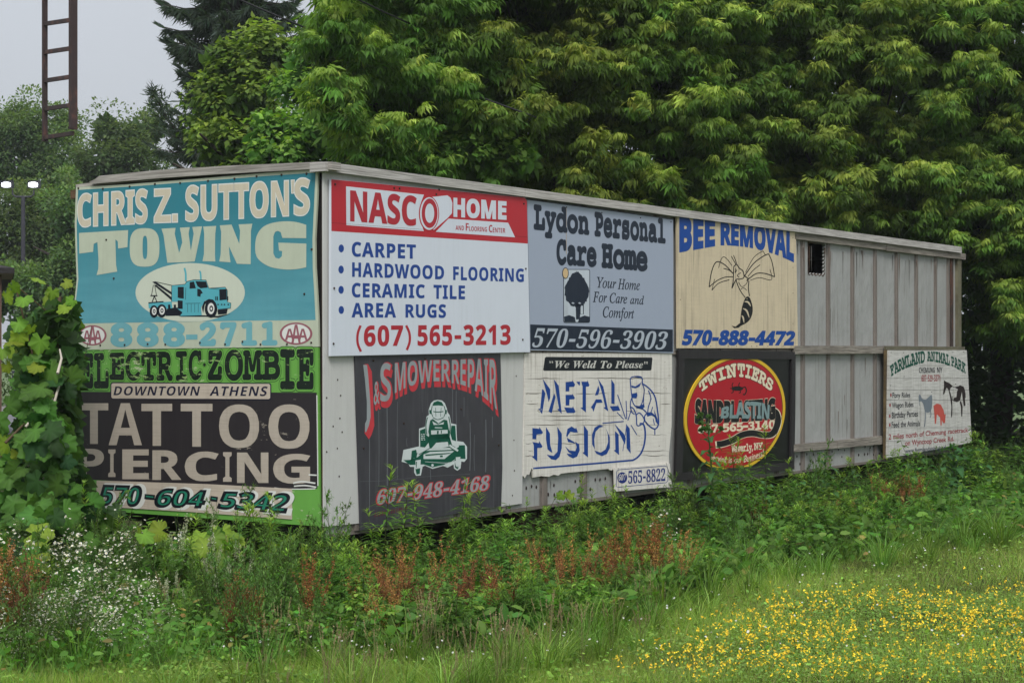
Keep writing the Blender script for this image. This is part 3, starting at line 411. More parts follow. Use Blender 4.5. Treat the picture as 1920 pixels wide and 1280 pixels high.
'K':(150,'18 0 13 1 10 4 9 9 10 14 12 16 20 17 31 17 31 127 19 127 13 128 10 131 9 136 10 141 13 144 18 145 59 145 69 143 70 142 71 139 71 133 70 130 68 129 56 127 50 127 50 78 101 127 97 127 91 128 87 131 86 136 87 141 90 144 94 145 130 145 135 144 138 141 139 136 139 133 136 129 124 127 77 82 84 79 91 74 98 68 111 49 128 17 132 17 141 16 142 14 143 9 142 4 140 1 135 0 123 0 117 1 114 5 95 38 85 54 75 64 64 68 50 56 50 17 58 17 68 16 70 14 71 12 71 6 70 3 69 2 59 0'),
'L':(150,'16 0 11 1 8 4 7 9 8 12 9 14 10 16 22 17 37 17 37 127 22 127 10 129 9 130 8 133 8 140 9 142 11 144 22 145 82 145 88 144 90 141 92 136 91 133 90 130 88 129 77 127 56 127 56 17 121 17 121 49 123 61 127 64 133 64 136 62 137 61 139 49 139 9 138 4 135 1 130 0'),
'M':(150,'10 0 6 1 3 4 2 9 2 12 3 14 4 16 14 17 18 17 21 128 10 130 9 131 8 134 8 136 8 141 11 144 16 145 36 145 42 144 46 141 49 136 76 60 102 136 104 141 109 144 115 145 135 145 140 144 142 141 143 136 143 134 140 130 129 128 133 17 137 17 146 16 148 14 148 12 149 9 148 4 145 1 140 0 106 0 97 2 95 3 94 6 94 12 95 14 97 16 108 17 114 17 111 122 87 52 82 45 74 43 67 45 62 52 38 122 36 17 44 17 54 16 56 14 56 12 56 6 56 3 54 2 44 0'),
'N':(150,'112 -1 107 5 42 117 42 17 57 17 66 16 68 14 69 12 69 6 68 3 66 2 55 0 19 0 14 1 11 4 10 9 10 12 12 14 13 16 25 17 25 127 9 129 6 130 5 133 4 136 5 139 6 142 8 143 25 145 36 145 44 144 50 137 111 31 111 127 98 127 90 128 86 131 85 136 85 139 86 142 88 143 98 145 133 145 138 144 141 141 142 136 142 133 139 129 128 127 128 2 126 -1 119 -2'),
'O':(150,'75 -4 63 -3 52 1 42 6 32 14 24 22 18 33 13 45 10 58 9 72 10 87 13 100 18 112 24 123 32 132 41 139 52 144 63 148 75 149 88 148 99 144 109 139 118 132 126 123 133 112 138 100 140 87 141 72 140 58 138 44 133 32 126 22 118 13 109 6 99 0 88 -3;75 14 88 15 98 20 107 29 114 40 118 55 119 72 118 90 114 105 107 116 98 125 88 130 75 132 63 130 52 125 43 116 36 105 32 90 31 72 32 55 37 40 44 29 52 20 63 15'),
'P':(150,'20 0 15 1 12 4 11 9 12 14 15 16 20 17 36 17 36 127 27 127 14 129 12 130 11 136 12 141 15 144 20 145 76 145 102 142 121 134 133 119 136 100 133 80 122 66 102 57 76 54 55 54 55 17 80 17 86 16 90 14 92 9 91 6 90 3 89 2 79 0;55 70 77 70 94 72 106 78 113 86 116 99 113 111 106 120 94 126 77 127 55 127'),
'R':(150,'16 0 11 1 8 4 8 9 8 14 10 16 18 17 29 17 29 128 18 128 12 129 8 132 8 136 8 141 11 144 16 145 68 145 96 143 108 139 113 136 120 129 122 125 126 118 128 111 128 103 128 94 125 86 120 79 114 73 106 68 96 65 102 60 106 55 131 17 135 17 144 16 146 14 146 12 147 9 146 4 143 1 138 0 122 0 118 2 84 52 77 60 69 62 48 63 48 17 56 17 66 16 68 14 69 12 69 6 68 3 66 2 57 0;48 79 73 79 88 80 99 85 105 93 108 104 106 114 99 122 89 127 74 128 48 128'),
'S':(150,'30 -5 24 -4 21 1 19 8 18 38 20 46 22 48 27 49 32 48 36 44 40 31 44 25 50 20 58 16 66 14 76 13 86 14 95 16 102 20 108 26 111 32 112 39 109 50 101 58 88 62 70 65 55 68 43 72 34 78 27 85 23 94 22 105 22 113 24 120 28 127 34 133 40 138 48 143 56 146 66 148 76 149 85 148 96 146 106 142 108 147 114 148 119 148 122 146 124 143 126 112 125 107 122 104 117 103 112 104 109 107 105 118 101 123 96 127 90 130 82 132 74 132 65 132 57 129 50 125 45 120 42 113 41 106 44 96 54 88 69 84 89 82 108 77 121 69 129 57 132 42 130 29 125 18 117 9 106 2 92 -2 76 -4 64 -3 52 0 40 5 37 -3'),
'T':(150,'41 0 36 1 34 4 32 9 34 14 35 16 43 17 66 17 66 127 30 127 30 96 28 84 26 82 24 82 20 81 15 82 12 86 12 91 13 136 14 141 17 144 22 145 128 145 133 144 136 141 138 136 139 90 138 85 136 82 130 81 127 82 124 82 123 84 121 96 120 127 85 127 85 17 108 17 114 16 117 14 118 9 117 4 114 1 110 0'),
'W':(150,'35 0 32 2 30 6 12 128 5 129 2 132 0 136 3 143 7 145 47 145 56 143 57 142 58 140 58 136 57 132 54 129 48 128 30 128 44 31 65 104 67 109 72 110 78 110 83 109 86 105 109 31 121 128 102 128 96 129 92 132 91 136 92 140 92 142 94 143 103 145 142 145 147 143 149 136 148 132 145 129 138 128 121 6 120 1 116 0 105 0 102 2 101 5 74 89 51 5 49 1 44 0'),
'Y':(150,'46 0 36 2 34 3 33 6 33 12 34 14 36 16 47 17 65 17 65 58 24 127 12 129 11 131 10 133 10 140 11 142 13 144 24 145 52 145 62 143 63 142 64 139 64 133 63 130 61 129 50 127 46 127 76 74 107 127 102 127 92 129 90 133 90 139 91 142 92 143 103 145 126 145 137 143 140 139 140 133 138 129 126 127 84 56 84 17 102 17 114 16 115 14 116 12 116 6 116 3 114 2 104 0'),
'Z':(150,'31 0 26 3 23 8 22 11 23 15 28 26 98 127 47 127 45 96 44 91 41 88 36 88 31 89 28 92 28 98 29 136 30 141 33 144 38 145 108 145 116 144 121 140 123 134 122 130 121 126 46 17 103 17 104 46 106 58 108 59 110 60 114 60 118 59 122 56 122 50 120 8 119 4 116 1 111 0'),
'a':(150,'57 -3 46 -2 36 2 28 7 22 14 18 23 17 34 18 46 23 55 32 64 43 69 56 73 73 74 92 72 102 70 100 83 96 92 87 97 75 98 68 98 61 96 44 90 38 88 32 91 30 98 31 102 36 107 43 110 52 114 63 115 75 116 90 114 101 111 110 105 116 97 120 86 121 72 121 17 127 17 138 16 140 14 142 12 142 9 141 4 138 1 132 0 113 0 109 1 106 4 104 8 103 16 89 5 74 -1;60 16 67 16 80 20 92 26 96 29 100 33 102 37 102 41 102 54 85 58 76 58 64 58 54 55 47 52 41 47 38 41 36 35 37 30 39 25 43 21 48 18 54 16'),
'd':(150,'65 -3 55 -2 46 0 38 4 30 10 24 17 18 25 14 34 12 44 11 55 12 66 14 76 19 85 24 93 32 100 40 106 49 110 59 112 69 113 85 111 98 105 109 96 109 142 102 142 90 144 87 145 86 148 86 151 86 156 90 159 95 160 120 160 124 159 126 158 127 155 127 17 133 17 139 16 143 14 144 9 143 4 140 1 135 0 112 0 109 1 108 3 107 16 96 6 82 -1;70 16 78 17 84 19 90 22 96 26 100 30 104 36 107 42 108 49 109 56 108 63 107 70 104 76 101 82 96 86 91 90 85 93 78 94 70 95 60 94 50 90 42 84 37 76 33 66 32 55 33 44 37 35 43 27 50 21 60 18'),
'e':(150,'74 -3 62 -2 52 0 42 4 33 10 26 17 20 25 16 34 14 45 13 57 14 68 16 78 21 88 27 96 34 102 43 108 53 112 64 115 76 116 88 115 98 112 108 109 116 103 123 97 128 90 133 81 136 72 136 62 136 57 134 54 132 52 119 51 34 51 36 40 40 31 46 24 54 18 64 15 76 14 94 17 118 28 127 30 133 27 136 22 135 18 133 16 130 13 115 5 95 -1;34 67 114 67 112 76 108 84 102 90 94 95 86 98 76 99 66 98 57 95 49 91 42 84 38 76'),
'l':(150,'33 0 27 1 24 4 23 9 24 14 28 16 33 17 67 17 67 142 35 143 32 144 29 148 28 151 30 156 33 159 38 160 78 160 82 159 85 158 86 155 86 17 124 17 129 16 132 14 133 9 131 2 123 0'),
'm':(150,'10 0 4 1 1 4 0 9 0 12 2 14 4 16 17 17 17 96 12 96 5 96 2 100 0 104 1 109 4 112 10 113 28 113 34 112 36 106 42 111 50 114 59 116 69 114 76 109 81 101 89 109 98 114 108 116 119 114 126 111 132 105 136 96 138 86 138 72 138 17 151 16 152 14 153 12 154 9 152 4 150 1 145 0 130 0 124 1 121 6 120 12 120 78 118 86 117 92 114 94 111 96 106 97 101 96 96 94 92 90 89 84 88 77 87 68 87 17 99 16 100 14 102 12 102 9 101 4 98 1 93 0 74 0 72 1 70 3 69 13 69 77 69 83 67 88 65 92 62 95 58 96 53 97 46 96 40 92 35 84 35 17 40 17 50 16 51 14 52 12 52 9 50 2 42 0'),
'n':(150,'23 0 18 1 14 4 13 9 14 14 16 16 30 17 30 96 24 96 18 96 14 100 13 104 14 110 16 111 30 113 45 112 48 110 48 108 48 100 60 108 72 114 84 116 95 114 104 111 113 105 119 96 122 85 124 72 124 17 129 17 136 16 140 14 141 9 140 6 139 3 138 2 128 0 101 0 91 2 90 3 89 6 89 12 90 14 92 16 101 17 105 17 105 68 103 80 98 90 91 95 80 97 74 96 64 93 56 87 52 83 50 78 48 73 48 68 48 17 53 17 62 16 64 14 65 12 65 5 64 3 62 2 52 0'),
'o':(150,'75 -3 63 -2 52 0 42 4 33 10 26 17 20 26 15 35 12 45 11 56 12 68 15 78 20 87 26 96 33 102 42 108 52 112 63 115 75 116 88 115 98 112 108 108 117 102 125 96 131 87 136 78 138 68 139 56 138 45 136 35 131 26 125 17 117 10 108 4 98 0 88 -2;75 14 84 14 91 16 98 20 104 24 108 28 113 34 116 41 118 48 118 56 118 64 116 72 113 78 108 84 104 89 98 94 91 96 84 98 75 99 67 98 60 96 53 94 47 89 42 84 38 78 35 72 33 64 32 56 33 48 35 41 38 34 42 28 47 24 53 20 60 16 67 14'),
'r':(150,'23 0 18 1 14 4 13 9 14 14 18 16 24 17 45 17 45 96 30 96 24 96 20 100 19 104 20 109 23 112 29 113 56 113 60 112 62 110 63 108 63 87 79 103 96 112 114 116 122 115 128 114 132 111 136 108 138 104 139 100 137 94 136 92 133 90 128 88 111 96 107 96 94 93 79 84 63 68 63 17 104 17 109 16 112 14 113 9 111 2 103 0'),
's':(150,'31 -3 26 -2 23 2 22 9 22 30 23 36 26 40 30 40 34 40 37 37 42 28 46 23 53 19 60 16 69 14 79 13 87 14 94 16 100 18 104 22 107 27 108 32 107 38 105 42 101 45 96 46 89 48 58 49 45 52 35 57 28 63 24 72 22 82 24 92 28 100 34 107 44 112 55 115 69 116 78 116 88 114 100 110 103 111 108 114 113 115 117 114 120 110 121 103 121 89 120 82 117 78 113 76 110 78 106 80 102 84 92 94 80 99 66 100 59 100 53 98 48 95 44 91 42 87 41 82 42 78 44 74 48 72 58 69 94 66 104 65 111 62 117 58 122 54 125 48 127 42 128 34 127 24 122 15 116 8 106 2 94 -2 80 -3 69 -2 43 3 38 0'),
'v':(150,'74 -4 67 -3 65 -2 59 6 19 96 8 97 7 99 6 101 5 104 6 109 10 112 15 113 49 113 58 111 60 108 60 101 59 99 58 97 46 96 42 96 74 16 109 96 102 96 90 97 88 99 86 101 86 108 87 110 88 111 97 113 135 113 140 112 144 109 145 104 144 101 143 99 142 97 128 96 88 6 83 -2'),
'y':(150,'20 -49 13 -47 11 -45 10 -40 11 -35 14 -32 20 -31 46 -31 66 8 21 96 10 98 9 99 8 101 7 104 8 109 12 112 17 113 51 113 60 111 62 108 62 101 61 99 59 98 48 96 44 96 76 28 110 96 106 96 94 98 92 99 91 104 91 108 92 110 94 111 102 113 133 113 138 112 142 109 142 104 142 101 141 99 140 98 130 96 66 -31 71 -31 83 -33 85 -34 86 -40 86 -45 82 -48 76 -49'),
},
}

# ------------------------------------------------------------------ flat print on boards
_gc = {}
def glyph(kind, ch):
    k = (kind, ch)
    if k not in _gc:
        src = GL[kind].get(ch) or GL['n'].get(ch) or GL['sb'].get(ch)
        a, s = src
        num = [[float(q) * 4 for q in l.split()] for l in s.split(';')]
        _gc[k] = (a * 4, [list(zip(l[0::2], l[1::2])) for l in num])
    return _gc[k]
_caph = {}
def caph(kind):
    if kind not in _caph: _caph[kind] = max(y for l in glyph(kind, 'H')[1] for x, y in l)
    return _caph[kind]

def grow(loop, w):
    """move an outline outwards by w (its neighbours keep their direction)"""
    n = len(loop); out = []
    ar = sum(loop[i][0] * loop[(i + 1) % n][1] - loop[(i + 1) % n][0] * loop[i][1] for i in range(n))
    for i in range(n):
        p, q, r = loop[i - 1], loop[i], loop[(i + 1) % n]
        a = (q[0] - p[0], q[1] - p[1]); b = (r[0] - q[0], r[1] - q[1])
        la = math.hypot(*a) or 1; lb = math.hypot(*b) or 1
        na = (a[1] / la, -a[0] / la); nb = (b[1] / lb, -b[0] / lb)
        m = (na[0] + nb[0], na[1] + nb[1]); l = math.hypot(*m)
        if l < .3: m = na; k = 1
        else:
            m = (m[0] / l, m[1] / l); k = min(1 / max(.45, m[0] * na[0] + m[1] * na[1]), 1.7)
        out.append((q[0] + m[0] * w * k, q[1] + m[1] * w * k))
    return out

def orient(loops):
    """outer loops counter-clockwise, holes clockwise, so that grow() thickens strokes"""
    def area(l): return sum(l[i - 1][0] * l[i][1] - l[i][0] * l[i - 1][1] for i in range(len(l))) / 2
    def inside(p, l):
        c = False
        for i in range(len(l)):
            a, b = l[i - 1], l[i]
            if (a[1] > p[1]) != (b[1] > p[1]) and p[0] < (b[0] - a[0]) * (p[1] - a[1]) / (b[1] - a[1]) + a[0]: c = not c
        return c
    res = []
    for i, l in enumerate(loops):
        dep = sum(inside(l[0], m) for j, m in enumerate(loops) if j != i)
        A = area(l)
        if (dep % 2 == 0) != (A > 0): l = l[::-1]
        res.append((dep, l))
    outs = [[l] for dp, l in res if dp % 2 == 0]
    for dp, l in res:
        if dp % 2:
            for o in outs:
                if inside(l[0], o[0]): o.append(l); break
    return outs

def dense(l, step):
    out = []
    for i in range(len(l)):
        a, b = l[i], l[(i + 1) % len(l)]
        n = max(1, int(math.hypot(b[0] - a[0], b[1] - a[1]) / step))
        for k in range(n): out.append((a[0] + (b[0] - a[0]) * k / n, a[1] + (b[1] - a[1]) * k / n))
    return out

def curve_at(c, s):
    if len(c) == 2: return (c[0][0] + (c[1][0] - c[0][0]) * s, c[0][1] + (c[1][1] - c[0][1]) * s)
    if len(c) == 3:
        a = 2 * (s - .5) * (s - 1); b = -4 * s * (s - 1); e = 2 * s * (s - .5)
        return (c[0][0] * a + c[1][0] * b + c[2][0] * e, c[0][1] * a + c[1][1] * b + c[2][1] * e)
    t = min(max(s, 0), .9999) * (len(c) - 1); i = int(t); t -= i
    return (c[i][0] + (c[i + 1][0] - c[i][0]) * t, c[i][1] + (c[i + 1][1] - c[i][1]) * t)

class Crop:
    def __init__(s, x, y, k): s.x, s.y, s.k = x, y, k
    def __call__(s, p): return (s.x + p[0] / s.k, s.y + p[1] / s.k)
CA, CB, CC, CD = Crop(130, 300, 3.7646), Crop(130, 590, 3.122), Crop(590, 290, 3.368), Crop(600, 640, 3.555)
CE, CF, CG, CH = Crop(970, 360, 4.129), Crop(970, 640, 4.413), Crop(1260, 380, 4.571), Crop(1260, 640, 4.571)
CI = Crop(1640, 620, 4.923)
PX = Crop(0, 0, 1)

class Sign:
    """a board on a trailer face with flat print on it; coordinates are read off the photograph and laid on the board's own plane"""
    def __init__(s, name, label, cat, face, crop, off):
        s.face, s.crop, s.off = face, crop, off
        s.name, s.label, s.cat = name, label, cat
        s.root = None; s.acc = {}
    def panel(s, pts, mat, thick=.018, name='board', crop=None):
        cr = crop or s.crop
        fr = [s.face.at(*cr(p), s.off) for p in pts]
        if s.root is None:
            zmin = min(v.z for v in fr); c = sum(fr, Vector()) / len(fr)
            s.root = thing(s.name, s.label, s.cat, (c.x, c.y, zmin))
        n = len(fr); bk = [v - s.face.n * thick for v in fr]
        flat = [Vector((v.dot(s.face.d), v.z, 0)) for v in fr]
        tri = geometry.tessellate_polygon([flat])
        faces = [tuple(t) for t in tri] + [tuple(i + n for i in t) for t in tri]
        faces += [(i, (i + 1) % n, (i + 1) % n + n, i + n) for i in range(n)]
        return part(name, fr + bk, faces, mat, s.root)
    def loops(s, loops, mat, layer=1, name='lettering', crop=None):
        cr = crop or s.crop
        try: tri = geometry.tessellate_polygon([[Vector((x, y, 0)) for x, y in l] for l in loops])
        except Exception: return
        pts = [p for l in loops for p in l]
        vs, fs, ms, mi = s.acc.setdefault(name, ([], [], [], []))
        if mat not in ms: ms.append(mat)
        b = len(vs); vs += [s.face.at(*cr(p), s.off + .0005 * layer) for p in pts]
        for t in tri: fs.append(tuple(i + b for i in t)); mi.append(ms.index(mat))
    def union(s, loops, mat, layer, name, crop=None):
        """filled letter: triangles whose winding number is not zero, so thickened strokes may overlap"""
        cr = crop or s.crop
        co, ed = [], []
        for l in loops:
            b = len(co); co += [Vector(p) for p in l]; ed += [(b + i, b + (i + 1) % len(l)) for i in range(len(l))]
        v, e, f, *_ = geometry.delaunay_2d_cdt(co, ed, [], 0, 1e-4)
        if not f: return
        V2 = np.array([(q.x, q.y) for q in v]); Fc = np.array([t for t in f if len(t) == 3]); c = V2[Fc].mean(1)
        wn_ = np.zeros(len(c))
        for l in loops:
            a = np.array(l); b = np.roll(a, -1, 0)
            for (x0, y0), (x1, y1) in zip(a, b):
                cr_ = (x1 - x0) * (c[:, 1] - y0) - (c[:, 0] - x0) * (y1 - y0)
                wn_ += ((y0 <= c[:, 1]) & (y1 > c[:, 1]) & (cr_ > 0)).astype(int) - ((y0 > c[:, 1]) & (y1 <= c[:, 1]) & (cr_ < 0)).astype(int)
        # text runs down the picture, so outer outlines wind negatively here
        keep = Fc[wn_ <= -1] if (wn_ <= -1).sum() >= (wn_ >= 1).sum() else Fc[wn_ >= 1]
        vs, fs, ms, mi = s.acc.setdefault(name, ([], [], [], []))
        if mat not in ms: ms.append(mat)
        b = len(vs); vs += [s.face.at(*cr((x, y)), s.off + .0005 * layer) for x, y in V2]
        for t in keep: fs.append(tuple(int(i) + b for i in t)); mi.append(ms.index(mat))
    def fill(s, pts, mat, layer=1, name='artwork', crop=None, smooth=False):
        if smooth: pts = spline(pts, True)
        s.loops([pts], mat, layer, name, crop)
    def stroke(s, pts, w, mat, layer=1, name='artwork', crop=None, closed=False, smooth=True, taper=False):
        if smooth and len(pts) > 2: pts = spline(pts, closed)
        n = len(pts); L, R = [], []
        for i in range(n):
            a = pts[i - 1] if (i or closed) else pts[i]; b = pts[(i + 1) % n] if (i < n - 1 or closed) else pts[i]
            dx, dy = b[0] - a[0], b[1] - a[1]; l = math.hypot(dx, dy) or 1
            ww = w * (1 if not taper else max(.15, 1 - abs(i / (n - 1) * 2 - 1) ** 2)) / 2
            L.append((pts[i][0] + dy / l * ww, pts[i][1] - dx / l * ww)); R.append((pts[i][0] - dy / l * ww, pts[i][1] + dx / l * ww))
        cr = crop or s.crop
        vs, fs, ms, mi = s.acc.setdefault(name, ([], [], [], []))
        if mat not in ms: ms.append(mat)
        o = s.off + .0005 * layer; b = len(vs)
        vs += [s.face.at(*cr(p), o) for p in L + R]
        for i in range(n if closed else n - 1):
            j = (i + 1) % n; fs.append((b + i, b + j, b + n + j, b + n + i)); mi.append(ms.index(mat))
    def ell(s, cx, cy, rx, ry, mat, layer=1, name='artwork', crop=None, n=32, p=2, inner=None, sk=0):
        def lp(f): return [(cx + rx * f * abs(math.cos(t)) ** (2 / p) * (1 if math.cos(t) > 0 else -1) + sk * math.sin(t) * f,
                            cy + ry * f * abs(math.sin(t)) ** (2 / p) * (1 if math.sin(t) > 0 else -1)) for t in [2 * math.pi * i / n for i in range(n)]]
        s.loops([lp(1)] + ([lp(inner)] if inner else []), mat, layer, name, crop)
    def text(s, txt, kind, top, bot, mat, layer=2, w=0, shear=0, track=0, crop=None, name='lettering', dx=0, dy=0, wob=0, space=330):
        x = 0; glyphs = []
        for i, ch in enumerate(txt):
            if ch == ' ': x += space + track; continue
            if ch == '-': a, lp = 420, [[(60, 230), (360, 230), (360, 340), (60, 340)]]
            elif ch == '.': a, lp = 260, [[(60, 0), (200, 0), (200, 140), (60, 140)]]
            else: a, lp = glyph(kind, ch)
            outs = orient(lp)
            jig = (random.uniform(-wob, wob), random.uniform(-wob, wob))
            glyphs.append((x, outs, jig)); x += a + track
        H = caph(kind)
        xs = [gx + p[0] + p[1] * shear for gx, o, j in glyphs for g in o for l in g for p in l]
        x0, x1 = min(xs), max(xs)
        for gx, outs, j in glyphs:
            for g in outs:
                G2 = []
                for l in g:
                    l = dense(grow(l, w) if w else l, 160)
                    m = []
                    for (px, py) in l:
                        sx_ = (gx + px + py * shear + j[0] - x0) / (x1 - x0); t = (py + j[1]) / H
                        a, b = curve_at(bot, sx_), curve_at(top, sx_)
                        m.append((a[0] + (b[0] - a[0]) * t + dx, a[1] + (b[1] - a[1]) * t + dy))
                    G2.append(m)
                s.union(G2, mat, layer, name, crop)
    def line(s, txt, kind, x0, x1, t0, t1, b0, b1, mat, **k):
        s.text(txt, kind, [(x0, t0), (x1, t1)], [(x0, b0), (x1, b1)], mat, **k)
    def bolts(s, pts, r=8, mat=None, crop=None, name='bolts'):
        vs, fs = [], []
        cr = crop or s.crop
        for p in pts:
            c = s.face.at(*cr(p), s.off); rr = r / cr.k * 12.5 / F; b = len(vs)
            for k in range(8):
                t = k * math.pi / 4; vs.append(c + s.face.d * math.cos(t) * rr + Vector((0, 0, math.sin(t) * rr)) - s.face.n * .002)
            for k in range(8):
                t = k * math.pi / 4; vs.append(c + s.face.d * math.cos(t) * rr * .7 + Vector((0, 0, math.sin(t) * rr * .7)) + s.face.n * .007)
            for k in range(8): fs.append((b + k, b + (k + 1) % 8, b + 8 + (k + 1) % 8, b + 8 + k))
            fs.append(tuple(b + 8 + k for k in range(8)))
        part(name, vs, fs, mat or M_BOLT, s.root, kind='stuff')
    def done(s):
        for name, (vs, fs, ms, mi) in s.acc.items(): part(name, vs, fs, ms, s.root, idx=mi)

def spline(p, closed=False, k=5):
    n = len(p); out = []
    for i in range(n if closed else n - 1):
        g = lambda j: p[j % n] if closed else p[min(max(j, 0), n - 1)]
        a, b, c, d_ = g(i - 1), g(i), g(i + 1), g(i + 2)
        for q in range(k):
            t = q / k
            out.append(tuple(.5 * (2 * b[m] + (c[m] - a[m]) * t + (2 * a[m] - 5 * b[m] + 4 * c[m] - d_[m]) * t * t + (3 * b[m] - a[m] - 3 * c[m] + d_[m]) * t ** 3) for m in (0, 1)))
    if not closed: out.append(p[-1])
    return out

M_BOLT = plain('bolt rust', (62, 44, 36), .6, .3)

# ------------------------------------------------------------------ the trailer
ZT, ZB, LEN, WID = 3.00, .431, 12.9, 2.42
M_WALL = paint('trailer metal', (162, 162, 159), U, streak=.8, grime=(92, 80, 66), mottle=.12, rough=.45)
M_RIB = paint('trailer rib', (122, 113, 106), U, streak=.6, grime=(70, 58, 50), mottle=.18, rough=.55)
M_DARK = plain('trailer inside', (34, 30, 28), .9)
M_CAP = wood('weathered cap', (196, 192, 186), U, (132, 126, 120))
M_CAPE = wood('weathered plank end', (178, 172, 164), V, (98, 92, 86))
M_OLD = wood('old wood', (158, 150, 138), U, (66, 58, 52))
M_RUST = plain('rusty steel', (58, 44, 38), .85, .0, rust=(84, 54, 40), rust_amt=.5)
M_POST = wood('corner post', (112, 84, 60), U, (40, 30, 24), along='z')
M_PLY = paint('white plywood', (196, 195, 191), U, streak=.3, grime=(120, 112, 98), mottle=.06, rough=.7)
M_TYRE = plain('tyre rubber', (24, 23, 22), .9)
cc = C0 + U * LEN / 2 + V * WID / 2
TR = thing('box_trailer', 'old grey metal box trailer covered in painted advertising boards, standing in the weeds', 'trailer', (cc.x, cc.y, 0))

def slab(name, face, quad, off, thick, mat, root=TR, kind=None, label=None, parent=None):
    fr = [face.at(x, y, off) for x, y in quad]
    n = len(fr); bk = [v - face.n * thick for v in fr]
    flat = [Vector((v.dot(face.d), v.z, 0)) for v in fr]
    tri = geometry.tessellate_polygon([flat])
    fs = [tuple(t) for t in tri] + [tuple(i + n for i in t) for t in tri] + [(i, (i + 1) % n, (i + 1) % n + n, i + n) for i in range(n)]
    return part(name, fr + bk, fs, mat, root, kind=kind, label=label)

def fbox(name, face, u0, u1, z0, z1, o0, o1, mat, root=TR, kind=None):
    vs = [face.uz(u, z, o) for o in (o0, o1) for u, z in ((u0, z0), (u1, z0), (u1, z1), (u0, z1))]
    fs = [(0, 1, 2, 3), (4, 5, 6, 7), (0, 1, 5, 4), (1, 2, 6, 5), (2, 3, 7, 6), (3, 0, 4, 7)]
    return part(name, vs, fs, mat, root, kind=kind)

# side wall: metal sheets between hat-shaped ribs
ribs = [.35, .98, 1.6, 2.21, 2.821, 3.457, 4.10, 4.75, 5.40, 6.04, 6.68, 7.32, 7.972, 8.644, 9.325, 9.998, 10.667, 11.32, 11.99, 12.45]
edges = [0.0] + ribs + [12.72]
hole_a, hole_b = SIDE.u_of(1515), SIDE.u_of(1544.5)
hz1, hz0 = SIDE.at(1530, 457).z, SIDE.at(1530, 512).z
for a, b in zip(edges[:-1], edges[1:]):
    if a < hole_a < b:
        # torn opening with a saw-toothed rim
        rim = []
        for k in range(9): rim.append((hole_a, hz0 + (hz1 - hz0) * k / 8)); 
        for k in range(1, 6): rim.append((hole_a + (hole_b - hole_a) * k / 5, hz1))
        for k in range(1, 17): rim.append((hole_b + (.018 if k % 2 else 0), hz1 + (hz0 - hz1) * k / 16))
        for k in range(1, 10): rim.append((hole_b + (hole_a - hole_b) * k / 10, hz0 - (.02 if k % 2 else 0)))
        outer = [(a, ZB), (b, ZB), (b, ZT - .03), (a, ZT - .03)]
        pts = outer + rim
        tri = geometry.tessellate_polygon([[Vector((x, y, 0)) for x, y in outer], [Vector((x, y, 0)) for x, y in rim]])
        vs = [SIDE.uz(x, z) for x, z in pts]
        nr = len(rim); base = len(vs)
        vs += [SIDE.uz(x, z, -.02) for x, z in rim]
        fs = [tuple(t) for t in tri] + [(4 + i, 4 + (i + 1) % nr, base + (i + 1) % nr, base + i) for i in range(nr)]
        part('wall_panel', vs, fs, M_WALL, TR, label='metal sheet with a torn square opening')
        rr = [(x + (.012 if x > (hole_a + hole_b) / 2 else -.012), z + (.012 if z > (hz0 + hz1) / 2 else -.012)) for x, z in rim]
        vs = [SIDE.uz(x, z, .003) for x, z in rim] + [SIDE.uz(x, z, .003) for x, z in rr]
        part('rusty_rim', vs, [(i, (i + 1) % nr, nr + (i + 1) % nr, nr + i) for i in range(nr)], M_RUST, TR)
    else:
        vs = [SIDE.uz(a, ZB), SIDE.uz(b, ZB), SIDE.uz(b, ZT - .03), SIDE.uz(a, ZT - .03)]
        # shallow dish so that each sheet catches the light on its own
        m = (a + b) / 2; dz = random.uniform(-.006, .006)
        vs += [SIDE.uz(m, ZB, dz), SIDE.uz(m, ZT - .03, dz)]
        part('wall_panel', vs, [(0, 4, 5, 3), (4, 1, 2, 5)], M_WALL, TR)
for r in ribs:
    prof = [(-.062, .001), (-.055, .004), (-.034, .004), (-.026, .017), (.026, .017), (.034, .004), (.055, .004), (.062, .001)]
    vs = [SIDE.uz(r + x, z, o) for z in (ZB + .005, ZT - .035) for x, o in prof]
    part('rib', vs, [(i, i + 1, i + 9, i + 8) for i in range(7)], M_RIB, TR)
# end post of the side wall, bottom rail, roof, other walls
fbox('corner_post', SIDE, 12.72, 12.86, ZB - .02, ZT - .03, -.10, .035, wood('far post', (120, 116, 92), U, (66, 60, 44), along='z'))
fbox('corner_post', SIDE, 12.50, 12.60, ZB, ZT - .04, .004, .02, M_RUST)
fbox('bottom_rail', SIDE, 0.02, 12.80, ZB - .02, ZB + .008, -.04, .006, M_RIB)
vs = [SIDE.uz(u, z, o) for u, o in ((.02, -.06), (12.84, -.06), (12.84, -WID + .04), (.02, -WID + .04)) for z in (ZB, ZT - .05)]
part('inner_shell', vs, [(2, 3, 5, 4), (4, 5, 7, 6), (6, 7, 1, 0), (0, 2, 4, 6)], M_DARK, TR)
part('roof', [SIDE.uz(0, ZT - .02, .03), SIDE.uz(12.9, ZT - .02, .03), SIDE.uz(12.9, ZT - .02, -WID), SIDE.uz(0, ZT - .02, -WID),
              SIDE.uz(0, ZT + .02, -WID / 2), SIDE.uz(12.9, ZT + .02, -WID / 2)], [(0, 1, 5, 4), (4, 5, 2, 3)], M_WALL, TR)
fbox('end_wall', END, .015, WID, ZB, ZT - .05, -.05, -.02, plain('end wall', (70, 64, 60), .8))
fbox('far_wall', SIDE, 0, 12.86, ZB, ZT - .03, -WID, -WID + .03, M_WALL)
part('far_end', [SIDE.uz(12.87, z, o) for z, o in ((ZB, 0), (ZB, -WID), (ZT, -WID), (ZT, 0))], [(0, 1, 2, 3)], M_WALL, TR)

